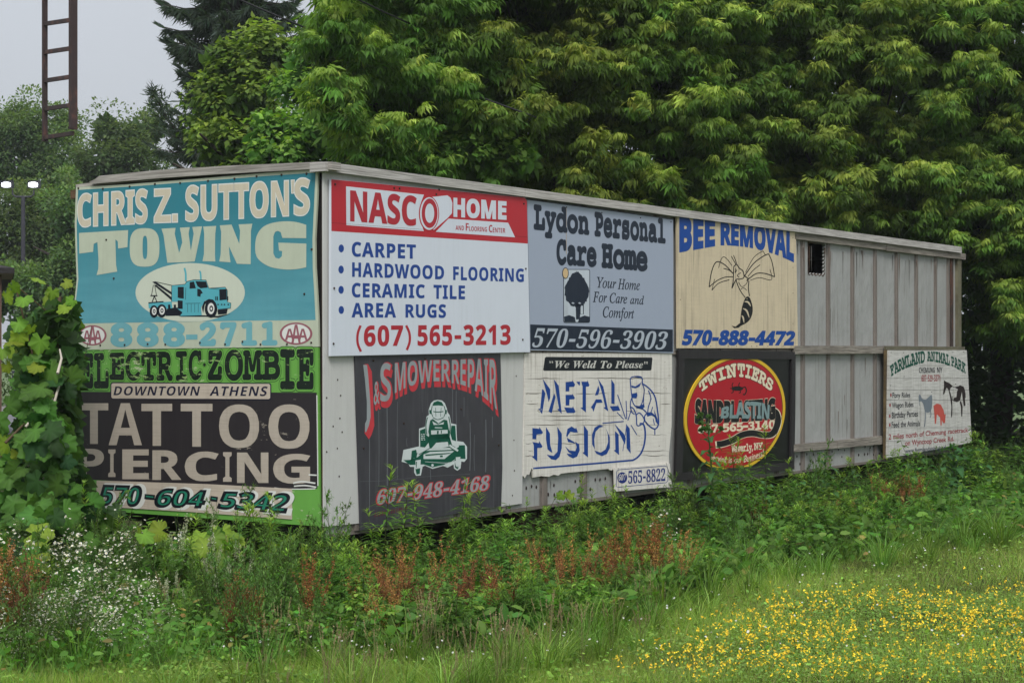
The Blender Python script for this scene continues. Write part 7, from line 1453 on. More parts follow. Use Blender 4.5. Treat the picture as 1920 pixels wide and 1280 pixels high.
bar('pole', (mx_, my_, -.2), (mx_, my_, 9.2), .22, .22, lm, root); bar('bracket', (mx_, my_, 6.85), (xb + .2, dl - .5, 6.85), .1, .1, lm, root); bar('bracket', (mx_, my_, 8.4), (xb, dl - .5, 6.9), .05, .05, lm, root)
# sagging cables
def cable(a, b_, sag, label):
    bf = Buf(); a, b_ = np.array(a), np.array(b_); pts = [a + (b_ - a) * t + np.array([0, 0, -sag * 4 * t * (1 - t)]) for t in np.linspace(0, 1, 24)]
    c0 = pts[0]; tube(bf, [p - c0 for p in pts], .011, .011, (.02, .02, .02), 5)
    o = link('cable', bf.mesh('cable', plain('cable rubber', (26, 26, 28), .6)), loc=tuple(c0)); o['label'] = label; o['category'] = 'cable'
cable((mx_, my_, 7.15), D(1010, 20.5, Z(222, 20.5)), .15, 'thin black cable sagging in front of the spruce into the box elders')
cable(D(560, 17.5, Z(-60, 17.5)), D(1000, 23.5, Z(120, 23.5)), .12, 'second thin cable higher up, vanishing into the leaves')

# damp summer air
x0, x1, y0, y1, z0, z1 = -70, 60, -8, 130, -1.5, 19
v, f = boxv(x0, x1, y0, y1, z0, z1)
hm = bpy.data.materials.new('haze'); hm.use_nodes = True; nt = hm.node_tree; nt.nodes.remove(nt.nodes['Principled BSDF'])
pvn = N(nt, 'ShaderNodeVolumePrincipled'); pvn.inputs['Color'].default_value = (.93, .96, 1, 1); pvn.inputs['Density'].default_value = .0006; pvn.inputs['Anisotropy'].default_value = .2
nt.links.new(pvn.outputs[0], nt.nodes['Material Output'].inputs['Volume'])
link('haze', mesh('haze', v, f, hm), kind='stuff')

# ------------------------------------------------------------------ grape vine over the left edge
def grape_leaf(r, young):
    """five-lobed toothed leaf, a fan round its middle, slightly folded"""
    pts = []; lob = [(-152, .46), (-120, .55), (-95, .50), (-62, .66), (-34, .56), (0, .76), (34, .56), (62, .66), (95, .50), (120, .55), (152, .46)]
    for (a, q), (a2, q2) in zip(lob[:-1], lob[1:]):
        pts.append((a, q)); pts.append(((a * 2 + a2) / 3, (q * 2 + q2) / 3 * .93)); pts.append(((a + a2 * 2) / 3, (q + q2 * 2) / 3 * 1.05))
    pts.append(lob[-1]); pts.append((178, .08))
    v = [(.30, 0, .03)]
    for a, q in pts:
        t = math.radians(a); q *= 1 + r.uniform(-.07, .07); x, y = .30 + q * math.cos(t), q * math.sin(t)
        v.append((x, y, -.20 * y * y - .16 * max(0, x - .3) ** 2 + .05 * math.cos(a * .11) + r.uniform(-.012, .012)))
    n = len(v) - 1; f = [(0, i, i + 1) for i in range(1, n)] + [(0, n, 1)]
    base = np.array(young); c = np.repeat(base[None], len(v), 0) * np.exp(r.normal(0, .05, (len(v), 1))); c[0] *= 1.3; c[1::3] *= 1.12; c[2::3] *= .8; c[3::3] *= .85
    return mesh('grape_leaf', np.array(v), np.array(f), M_LEAF, cols=c)
_r = np.random.default_rng(42)
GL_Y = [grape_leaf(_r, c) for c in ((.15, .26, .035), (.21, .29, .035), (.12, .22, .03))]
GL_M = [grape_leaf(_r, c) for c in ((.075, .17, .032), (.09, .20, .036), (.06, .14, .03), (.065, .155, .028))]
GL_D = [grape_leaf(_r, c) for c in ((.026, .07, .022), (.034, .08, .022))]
def look(d_, up, roll=0):
    """euler that points local X along d and local Z near up"""
    x = Vector(d_).normalized(); y = Vector(up).cross(x)
    if y.length < 1e-3: y = Vector((0, 1, 0))
    y.normalize(); z = x.cross(y)
    from mathutils import Matrix
    return Matrix((x, y, z)).transposed().to_euler()
def vine(name, label, pos, spots, mats_pick, group=None, size=(.09, .175), canes=(), r=_r):
    root = thing(name, label, 'vine', tuple(pos), group=group)
    for i, (p, yf) in enumerate(spots):
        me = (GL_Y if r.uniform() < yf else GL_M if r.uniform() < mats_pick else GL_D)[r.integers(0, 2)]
        s_ = r.uniform(*size) * (.75 if yf > .6 else 1)
        out = Vector((r.normal(0, .75), -1 + r.normal(0, .5), r.normal(.35, .55)))
        dr = Vector((r.normal(0, .7), r.normal(-.2, .3), r.uniform(-1.0, .1)))
        link('leaf', me, root, loc=tuple(Vector(p) - Vector(pos)), rot=look(dr, out), scale=(s_, s_, s_))
    B = Buf()
    for pts, r0 in canes: tube(B, [np.array(q) - np.array(pos) for q in pts], r0, r0 * .5, (.12, .085, .05), 5)
    if canes: link('cane', B.mesh('cane', M_DRY), root, kind='stuff')
    return root
# big heap over the board's left edge
spots = []
def vz(py, d_): return Z(py, d_)
prof = [(530, 118, 140, 12.7), (560, 90, 150, 12.5), (600, 45, 145, 12.4), (640, 28, 148, 12.3), (700, 40, 150, 12.2), (760, 50, 148, 12.1), (820, 40, 145, 12.0), (880, 30, 155, 11.9), (940, 10, 190, 11.8), (980, 10, 170, 11.7)]
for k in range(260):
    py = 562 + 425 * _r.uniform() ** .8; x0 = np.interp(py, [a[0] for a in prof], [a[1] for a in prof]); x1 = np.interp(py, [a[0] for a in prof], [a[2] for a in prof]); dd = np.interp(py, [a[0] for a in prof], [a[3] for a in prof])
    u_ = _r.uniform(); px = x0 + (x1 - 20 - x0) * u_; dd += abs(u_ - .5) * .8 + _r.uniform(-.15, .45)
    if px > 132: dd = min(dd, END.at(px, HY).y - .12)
    spots.append((D(px, dd, Z(py, dd)), np.clip(1.0 - (py - 530) / 190, .04, .9) * (1 if u_ < .8 else .6)))  # higher leaves get paler colours, which also carry the light on top
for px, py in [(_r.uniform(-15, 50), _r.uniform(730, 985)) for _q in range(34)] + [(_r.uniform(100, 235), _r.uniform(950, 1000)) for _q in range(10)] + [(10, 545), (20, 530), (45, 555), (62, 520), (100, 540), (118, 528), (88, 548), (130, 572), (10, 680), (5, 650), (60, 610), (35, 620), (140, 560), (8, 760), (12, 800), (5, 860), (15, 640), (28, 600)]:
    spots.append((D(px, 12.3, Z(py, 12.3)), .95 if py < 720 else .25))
mid = [D(95, 12.7, -.05), D(85, 12.7, .8), D(100, 12.6, 1.5), D(112, 12.7, 2.1)]
canes = [(mid, .03), ([D(60, 12.5, 0), D(40, 12.5, .9), D(60, 12.4, 1.7), D(30, 12.4, 2.15)], .012), ([D(110, 12.6, .4), D(130, 12.6, 1.3), D(100, 12.5, 1.95), D(20, 12.4, 2.2)], .008), ([D(120, 12.9, 1.9), D(135, 12.9, 1.6), D(150, 12.9, 1.5), D(172, 12.95, Z(610, 12.95))], .005),
         ([D(10, 12.2, Z(830, 12.2)), D(50, 12.3, Z(790, 12.3)), D(95, 12.4, Z(740, 12.4))], .012)]
vine('grape_vine', 'tall heap of large grape leaves climbing the left edge of the tattoo board', D(90, 12.6, 0), spots, .72, canes=canes)
B = Buf(); n = 2600
py = _r.uniform(575, 1000, n); x0 = np.interp(py, [a[0] for a in prof], [a[1] for a in prof]) + 12; x1 = np.interp(py, [a[0] for a in prof], [a[2] for a in prof]) - 8
dd = _r.uniform(12.45, 13.1, n); px = x0 + (x1 - x0) * _r.uniform(0, 1, n)
P = np.stack([(px - HX) / F * dd, dd, EYE + (HY - py) / F * dd], 1)
place(B, HEART, P, _r.normal(0, 1, (n, 3)) + np.array([0, 0, -.6]), _r.normal(0, .6, (n, 3)) + np.array([0, -1, .3]), _r.uniform(.09, .15, n), var(n, (.05, .105, .03), .25))
vr = bpy.data.objects['grape_vine']; v, f, c = B.get(); link('inner_foliage', mesh('inner_foliage', v - np.array(D(90, 12.6, 0)), f, M_LEAF, cols=c), vr, kind='stuff')
# bleached dead branches caught in it
bl_m = plain('bleached wood', (196, 186, 170), .9)
b_ = Buf()
for a, c_ in (((48, 800), (100, 735)), ((88, 800), (98, 745)), ((100, 760), (112, 690)), ((108, 700), (112, 655)), ((60, 880), (95, 840)), ((112, 850), (120, 800)), ((20, 890), (70, 870)), ((70, 905), (110, 880))):
    q0, q1 = D(a[0], 12.15, Z(a[1], 12.15)), D(c_[0], 12.35, Z(c_[1], 12.35)); mdl = q0.lerp(q1, .5) + Vector((.02, 0, .02)); tube(b_, [q0, mdl, q1], .011, .006, (.6, .55, .5), 5)
v, f, c = b_.get(); o0 = D(90, 12.3, 0); rt = thing('dead_branches', 'bleached dead branches caught in the grape vine', 'branches', tuple(o0)); link('branch', mesh('branch', v - np.array(o0), f, bl_m), rt, kind='stuff')

# sprays of grape leaves among the weeds
def vine_patch(label, px, py, n, wx, wz, depth, yf, size=(.10, .17), group='grape sprays among the weeds'):
    base = D(px, depth, 0); sp = []
    for k in range(n):
        x, z = _r.normal(0, wx), abs(_r.normal(0, wz)); sp.append((Vector((base.x + x, depth + _r.uniform(-.3, .3), max(.05, Z(py, depth) - z))), yf))
    cs = [([base, base + Vector((_r.normal(0, wx * .5), 0, Z(py, depth) * .6)), sp[i][0]], .005) for i in range(min(4, n))]
    vine('grape_vine', label, base, sp, .8, group, size, canes=cs)
vine_patch('yellow-green grape spray spreading under the 570 number strip', 400, 985, 34, .30, .16, 11.3, .9)
vine_patch('yellowish grape spray to the right under the green board edge', 510, 1010, 22, .22, .16, 11.3, .75)
vine_patch('grape leaves at the near corner foot of the trailer', 560, 1080, 20, .16, .2, 11.1, .35)
vine_patch('broad grape leaves below the two grey landing legs', 1080, 1040, 18, .22, .14, 13.2, .3)
vine_patch('bright grape leaves hanging by the rusty docks under the welding board', 1180, 1040, 16, .24, .16, 12.6, .7, (.11, .17))
vine_patch('single trailing grape shoot at the right of the rusty docks', 1245, 1090, 6, .08, .1, 12.6, .8)
vine_patch('small pale grape spray below the charcoal mower board', 860, 1100, 14, .18, .14, 11.4, .75, (.07, .12))
vine_patch('thin climbing shoot in front of the bare skirt below the welding board', 1078, 905, 7, .05, .12, 14.3, .95, (.07, .10))
vine_patch('dark grape leaves low behind the docks', 950, 1060, 16, .3, .12, 12.6, .05)
vine_patch('grape leaves low down at the left among the white flowers', 60, 1010, 20, .25, .2, 11.0, .2, (.12, .18))
vine_patch('big leaved grape at the far end below the plank board', 1760, 905, 16, .45, .2, 20.5, .1, (.14, .2))

# ------------------------------------------------------------------ weeds: one of each kind, then copies
def parts_root(name, label, cat, parts, group):
    rt = thing(name, label, cat, (0, 0, -50), group=group)
    for pn, me in parts: link(pn, me, rt, kind='stuff' if pn in ('foliage', 'flowers', 'seed_heads', 'blades') else None)
    return rt
def copy_plant(proto, pos, rz, sc, label, group=None):
    r = proto.copy(); COL.objects.link(r); r.location = pos; r.rotation_euler = (0, 0, rz); r.scale = (sc, sc, sc); r['label'] = label
    if group: r['group'] = group
    for ch in proto.children:
        c = ch.copy(); COL.objects.link(c); c.parent = r
    return r
def bent(h, r, lean=.12, n=6):
    a = r.uniform(0, 6.28); l = r.uniform(.3, 1) * lean * h
    return np.array([(math.cos(a) * l * (t ** 1.6), math.sin(a) * l * (t ** 1.6), h * t) for t in np.linspace(0, 1, n)])
def along(pts, t):
    ix = np.clip((t * (len(pts) - 1)).astype(int), 0, len(pts) - 2); fr = (t * (len(pts) - 1) - ix)[:, None]
    return pts[ix] * (1 - fr) + pts[ix + 1] * fr
def goldenrod(seed, h=1.0, stems=3, width=1.0, base=(.11, .23, .04), tip=(.30, .45, .08)):
    r = np.random.default_rng(seed); S_, B = Buf(), Buf()
    for k in range(stems):
        off = np.array([*r.normal(0, .07, 2), 0]); hh = h * r.uniform(.75, 1.0); P = bent(hh, r, .22) + off; tube(S_, P, .005, .002, (.09, .12, .035), 4)
        n = int(100 * hh); t = r.uniform(.08, 1, n) ** .85; p = along(P, t); az = np.arange(n) * 2.4; up_ = np.where(t > .88, .9, .15) + r.normal(0, .15, n)
        d_ = np.stack([np.cos(az), np.sin(az), up_], 1); ln = .16 * (1 - .55 * np.clip((t - .7) / .3, 0, 1)) * r.uniform(.75, 1.15, n)
        yf = np.clip((t - .8) / .2, 0, 1)[:, None]; col = var(n, base, .14, r) * (1 - yf) + var(n, tip, .1, r) * yf
        place(B, LANCE, p, d_, (0, 0, 1), ln, col, width=.72 * width)
    return [('stem', S_.mesh('stem')), ('foliage', B.mesh('foliage'))]
def feathery(seed, h=.8, base=(.12, .22, .055)):
    r = np.random.default_rng(seed); S_, B = Buf(), Buf()
    for k in range(5):
        off = np.array([*r.normal(0, .06, 2), 0]); P = bent(h * r.uniform(.7, 1), r, .3) + off; tube(S_, P, .004, .0015, (.09, .12, .04), 3)
        for q in range(9):
            t0 = r.uniform(.2, .95); p0 = along(P, np.array([t0]))[0]; a = r.uniform(0, 6.28); L_ = .22 * (1.1 - t0); Q = np.array([p0, p0 + np.array([math.cos(a) * L_ * .5, math.sin(a) * L_ * .5, L_ * .5]), p0 + np.array([math.cos(a) * L_, math.sin(a) * L_, L_ * 1.2])])
            tube(S_, Q, .002, .001, (.09, .12, .04), 3); n = 26; t = r.uniform(.1, 1, n); p = along(Q, t); d_ = r.normal(0, .7, (n, 3)) + np.array([math.cos(a) * .5, math.sin(a) * .5, .6])
            place(B, LANCE2, p, d_, (0, 0, 1), r.uniform(.02, .045, n), var(n, base, .16, r), width=.6)
    return [('stem', S_.mesh('stem')), ('foliage', B.mesh('foliage'))]
def disc_flowers(buf, pos, rad, petal, centre, r, tiltm=.5):
    n = len(pos); k = 7; up = nrm(np.array([0, -.35, 1.]) + r.normal(0, tiltm, (n, 3))); x = nrm(np.cross(up, r.normal(size=(n, 3)))); y = np.cross(up, x); a = np.arange(k) * 2 * np.pi / k
    rr = np.broadcast_to(rad, (n,))[:, None, None]
    ring_ = pos[:, None] + (np.cos(a)[None, :, None] * x[:, None] + np.sin(a)[None, :, None] * y[:, None]) * rr
    v = np.concatenate([pos[:, None] - up[:, None] * rr * .15, ring_], 1).reshape(-1, 3); f = np.array([(0, 1 + i, 1 + (i + 1) % k) for i in range(k)])
    buf.add(v, (f[None] + (np.arange(n) * (k + 1))[:, None, None]).reshape(-1, 3), np.repeat(var(n, petal, .06, r), k + 1, 0))
    if centre is not None:
        q = pos + up * rad.reshape(-1, 1) * .12 if hasattr(rad, 'reshape') else pos + up * rad * .12
        ring_ = q[:, None] + (np.cos(a)[None, :, None] * x[:, None] + np.sin(a)[None, :, None] * y[:, None]) * rr * .38
        v = np.concatenate([q[:, None] + up[:, None] * rr * .25, ring_], 1).reshape(-1, 3)
        buf.add(v, (f[None] + (np.arange(n) * (k + 1))[:, None, None]).reshape(-1, 3), centre)
def fleabane(seed, h=.85, nf=24):
    r = np.random.default_rng(seed); S_, B, Fl = Buf(), Buf(), Buf(); pos = []
    for k in range(3):
        P = bent(h * r.uniform(.8, 1), r, .25) + np.array([*r.normal(0, .05, 2), 0]); tube(S_, P, .003, .0018, (.10, .15, .05), 3)
        n = 26; t = r.uniform(.1, .8, n); place(B, LANCE, along(P, t), np.stack([np.cos(np.arange(n) * 2.4), np.sin(np.arange(n) * 2.4), r.uniform(.1, .6, n)], 1), (0, 0, 1), r.uniform(.04, .08, n), var(n, (.16, .27, .06), .15, r), width=.6)
        for q in range(nf):
            t0 = r.uniform(.5, .97); p0 = along(P, np.array([t0]))[0]; e = p0 + np.array([*r.normal(0, .075, 2), r.uniform(.04, .14)]); tube(S_, [p0, (p0 + e) / 2 + np.array([0, 0, -.01]), e], .0014, .0009, (.12, .18, .06), 3); pos.append(e)
    pos = np.array(pos); disc_flowers(Fl, pos, r.uniform(.010, .0155, len(pos)), (.74, .73, .68), (.55, .42, .06), r)
    return [('stem', S_.mesh('stem')), ('foliage', B.mesh('foliage')), ('flowers', Fl.mesh('flowers', M_DRY))]
def bigleaf(buf, p, d_, L_, w_, col, r, droop=.35, wavy=.02):
    """strap-like dock or lettuce leaf, 6 cross sections, wavy edge"""
    p = np.array(p, float); d_ = nrm(np.array(d_, float)); sd = nrm(np.cross(d_, (0, 0, 1))); v = []; m = 7
    for i in range(m):
        t = i / (m - 1); c = p + d_ * L_ * t + np.array([0, 0, -droop * L_ * t * t]); ww = w_ * (math.sin(math.pi * min(1, t * .85 + .12)) ** .8) * .5
        for s_ in (-1, 0, 1): v.append(c + sd * s_ * ww + np.array([0, 0, abs(s_) * ww * .35 + (r.normal(0, wavy) if s_ else 0)]))
    f = []
    for i in range(m - 1):
        for s_ in (0, 1): a = i * 3 + s_; f += [(a, a + 1, a + 4), (a, a + 4, a + 3)]
    cc_ = np.repeat(np.array(col)[None] * math.exp(r.normal(0, .12)), len(v), 0); cc_[1::3] *= 1.35
    buf.add(np.array(v), np.array(f), cc_)
def dock(seed, h=.85, rust=(.25, .09, .038), ns=6):
    r = np.random.default_rng(seed); S_, B, Sd = Buf(), Buf(), Buf()
    for k in range(ns):
        hh = h * r.uniform(.6, 1); P = bent(hh, r, .5) + np.array([*r.normal(0, .09, 2), 0]); tube(S_, P, .005, .002, (.16, .08, .04), 4)
        subs = [P] + [np.array([p0, p0 + np.array([math.cos(a) * .03, math.sin(a) * .03, .09]), p0 + np.array([math.cos(a) * .05, math.sin(a) * .05, r.uniform(.14, .24)])]) for p0, a in [(along(P, np.array([r.uniform(.45, .85)]))[0], r.uniform(0, 6.28)) for _ in range(6)]]
        for j, Q in enumerate(subs):
            n = 95 if j == 0 else 48; t = r.uniform(.5 if j == 0 else .05, 1, n); t = np.round(t * 16) / 16 + r.normal(0, .012, n); p = along(Q, np.clip(t, 0, 1)) + r.normal(0, .008, (n, 3))
            place(Sd, OVAL, p, r.normal(size=(n, 3)), r.normal(size=(n, 3)), r.uniform(.009, .016, n), var(n, rust, .3, r))
    for k in range(6): a = r.uniform(0, 6.28); bigleaf(B, (0, 0, r.uniform(.03, .3)), (math.cos(a), math.sin(a), r.uniform(.4, 1.2)), r.uniform(.18, .32), .07, (.09, .15, .035) if k % 3 else (.22, .10, .04), r)
    return [('stem', S_.mesh('stem')), ('leaf', B.mesh('leaf')), ('seed_heads', Sd.mesh('seed_heads', M_DRY))]
def catnip(seed, h=.75):
    r = np.random.default_rng(seed); S_, B, Fl = Buf(), Buf(), Buf()
    for k in range(4):
        P = bent(h * r.uniform(.7, 1), r, .22) + np.array([*r.normal(0, .07, 2), 0]); tube(S_, P, .004, .002, (.14, .18, .09), 4)
        n = 36; t = r.uniform(.05, .8, n); place(B, OVAL, along(P, t), np.stack([np.cos(np.arange(n) * 1.6), np.sin(np.arange(n) * 1.6), r.uniform(-.2, .5, n)], 1), (0, 0, 1), r.uniform(.03, .055, n), var(n, (.18, .27, .11), .12, r))
        n = 110; t = .82 + .18 * np.round(r.uniform(0, 1, n) * 5) / 5; p = along(P, np.clip(t + r.normal(0, .006, n), 0, 1)) + r.normal(0, .009, (n, 3)); place(Fl, OVAL, p, r.normal(size=(n, 3)) + np.array([0, 0, .5]), r.normal(size=(n, 3)), r.uniform(.009, .014, n), var(n, (.38, .40, .26), .15, r))
    return [('stem', S_.mesh('stem')), ('foliage', B.mesh('foliage')), ('flowers', Fl.mesh('flowers', M_DRY))]
def broad(seed, h=.6, base=(.095, .20, .035)):
    """nettle-like bush of mid-sized leaves"""
    r = np.random.default_rng(seed); S_, B = Buf(), Buf()
    for k in range(5):
        P = bent(h * r.uniform(.6, 1), r, .4) + np.array([*r.normal(0, .06, 2), 0]); tube(S_, P, .004, .002, (.09, .11, .04), 3)
        n = 34; t = r.uniform(.08, 1, n); a = np.arange(n) * 1.57 + r.normal(0, .3, n); place(B, OVAL, along(P, t) + np.stack([np.cos(a), np.sin(a), 0 * a], 1) * .012, np.stack([np.cos(a), np.sin(a), r.uniform(-.4, .5, n)], 1), (0, 0, 1), r.uniform(.05, .11, n) * (1.15 - t * .5), var(n, base, .2, r))
    return [('stem', S_.mesh('stem')), ('foliage', B.mesh('foliage'))]
def grass_tuft(seed, h=.35, n=60, seedy=0, base=(.15, .26, .05)):
    r = np.random.default_rng(seed); B, Sd = Buf(), Buf(); a = r.uniform(0, 6.28, n); rad = r.uniform(0, .05, n); p = np.stack([np.cos(a) * rad, np.sin(a) * rad, 0 * a], 1)
    d_ = np.stack([np.cos(a) * r.uniform(.1, .7, n), np.sin(a) * r.uniform(.1, .7, n), np.ones(n)], 1); L_ = h * r.uniform(.5, 1, n); place(B, (BLADE[0] * np.array([1, 1, 2.2]), BLADE[1]), p, d_, np.stack([-np.cos(a), -np.sin(a), .3 + 0 * a], 1), L_, var(n, base, .2, r), width=.75 * (.35 / h) ** .3)
    out = [('blades', B.mesh('blades'))]
    if seedy:
        for k in range(seedy):
            P = bent(h * r.uniform(1.2, 1.7), r, .25); tube(Sd, P, .0018, .001, (.26, .22, .11), 3); m = 30; t = r.uniform(.86, 1, m); place(Sd, LANCE2, along(P, t), r.normal(0, .4, (m, 3)) + np.array([0, 0, 1.]), r.normal(size=(m, 3)), .014, var(m, (.34, .26, .15), .2, r), width=.8)
        out.append(('seed_heads', Sd.mesh('seed_heads', M_DRY)))
    return out
def umbel(seed, h=.6):
    r = np.random.default_rng(seed); S_, B, Fl = Buf(), Buf(), Buf()
    for k in range(2):
        P = bent(h * r.uniform(.8, 1), r, .2); tube(S_, P, .003, .002, (.1, .15, .05), 4); e = P[-1]; n = 60; a = r.uniform(0, 6.28, n); q = .038 * np.sqrt(r.uniform(0, 1, n)); pos = e + np.stack([np.cos(a) * q, np.sin(a) * q, -q * q * 5 + .01], 1); disc_flowers(Fl, pos, np.full(n, .006), (.76, .76, .7), None, r, .2)
        for i in range(0, n, 6): tube(S_, [e - np.array([0, 0, .03]), pos[i]], .0012, .0008, (.12, .18, .06), 3)
        n = 40; t = r.uniform(.05, .7, n); place(B, LANCE2, along(P, t), r.normal(0, .8, (n, 3)) + np.array([0, 0, .4]), (0, 0, 1), r.uniform(.03, .05, n), var(n, (.07, .14, .035), .15, r), width=.5)
    return [('stem', S_.mesh('stem')), ('foliage', B.mesh('foliage')), ('flowers', Fl.mesh('flowers', M_DRY))]

GR = 'goldenrod stems in the weed strip'; DK = 'rust brown docks in the weed strip'; FB = 'white fleabane clumps in the weeds'; CN = 'pale catnip spikes in the weeds'; BR = 'leafy nettles in the weed strip'; FT = 'feathery mugwort in the weed strip'; GT = 'grass tufts along the verge'; SG = 'grass tufts with tan seed heads'; UM = 'wild carrot umbels in the weeds'
K = {}; BASE = {}
def kind(key, name, label, cat, group, lst):
    BASE[key] = label
    K[key] = [parts_root(name, label, cat, p, group) for p in lst]
kind('gold', 'goldenrod', 'upright narrow leaved goldenrod', 'weed', GR, [goldenrod(1), goldenrod(2, .85, 4), goldenrod(3, 1.1, 3, .8)])
kind('feath', 'mugwort', 'feathery mugwort', 'weed', FT, [feathery(1), feathery(2, .95)])
kind('flea', 'fleabane', 'fleabane with tiny white daisies', 'wildflower', FB, [fleabane(1), fleabane(2, .75, 20), fleabane(3, .9, 12)])
kind('dock', 'dock_plant', 'dock with rusty seed spikes', 'weed', DK, [dock(1), dock(2, .95, (.32, .15, .055), 7), dock(3, .7, (.16, .065, .035), 5)])
kind('cat', 'catnip', 'catnip with pale spikes', 'wildflower', CN, [catnip(1), catnip(2, .85)])
kind('broad', 'nettle', 'leafy green nettle', 'weed', BR, [broad(1), broad(2, .75), broad(3, .5, (.19, .30, .05))])
kind('grass', 'grass_tuft', 'long green grass tuft', 'grass tuft', GT, [grass_tuft(1), grass_tuft(2, .45, 70), grass_tuft(3, .28, 60, base=(.22, .33, .07))])
kind('seedg', 'seeding_grass', 'grass tuft with tan seed heads', 'grass tuft', SG, [grass_tuft(4, .38, 40, 7), grass_tuft(5, .30, 40, 9, (.20, .28, .08))])
kind('umb', 'wild_carrot', 'wild carrot with white umbels', 'wildflower', UM, [umbel(1), umbel(2, .7)])
front = lambda px: np.interp(px, [-100, 300, 600, 900, 1200, 1500, 1950], [8.7, 8.9, 9.1, 9.4, 10.8, 13.5, 16.2])
def back_d(px):
    if px < 603: return END.at(px, HY).y - .15 if px > 140 else 13.2
    return SIDE.at(min(px, 1790), HY).y - .12
def zone(x, y):
    px = HX + F * x / y
    w = 'by the grape vine heap' if px < 130 else 'below the tattoo lettering' if px < 330 else 'below the number strip' if px < 600 else 'by the near corner of the trailer' if px < 690 else 'below the charcoal mower board' if px < 960 else 'below the welding board' if px < 1265 else \
        'below the round red sign' if px < 1490 else 'below the bare metal wall' if px < 1660 else 'below the animal park board' if px < 1830 else 'past the far end of the trailer'
    f0, b0 = front(px), back_d(px); t = (y - f0) / max(.3, b0 - f0)
    return ('at the verge ' if t < .05 else 'in the front row ' if t < .35 else 'half way back ' if t < .7 else 'close to the trailer ') + w
used_first = set()
def put(key, x, y, sc=1.0, label=None, lean=0):
    ps = K[key]; i = int(_r.integers(0, len(ps))); o = ps[i]; z = ground_z(x, y) - .01
    if (key, i) not in used_first:
        used_first.add((key, i)); o.location = (x, y, z); o.rotation_euler = (0, lean, _r.uniform(0, 6.28)); o.scale = (sc, sc, sc)
        if label: o['label'] = label
    else:
        o = copy_plant(o, (x, y, z), _r.uniform(0, 6.28), sc, label or o['label'])
    if not label: o['label'] = BASE[key] + ' ' + zone(x, y)
    return o
def atpx(key, px, depth, top_py=None, sc=None, label=None):
    p = D(px, depth)
    if top_py is not None:
        hgt = {'gold': .95, 'feath': .85, 'flea': .9, 'dock': .85, 'cat': .75, 'broad': .62, 'grass': .36, 'seedg': .55, 'umb': .62}[key]
        sc = (Z(top_py, depth) - ground_z(p.x, p.y)) / hgt
        if key == 'flea': sc = min(sc, 1.1)
    return put(key, p.x, p.y, sc or 1.0, label)
S_LAB = {}
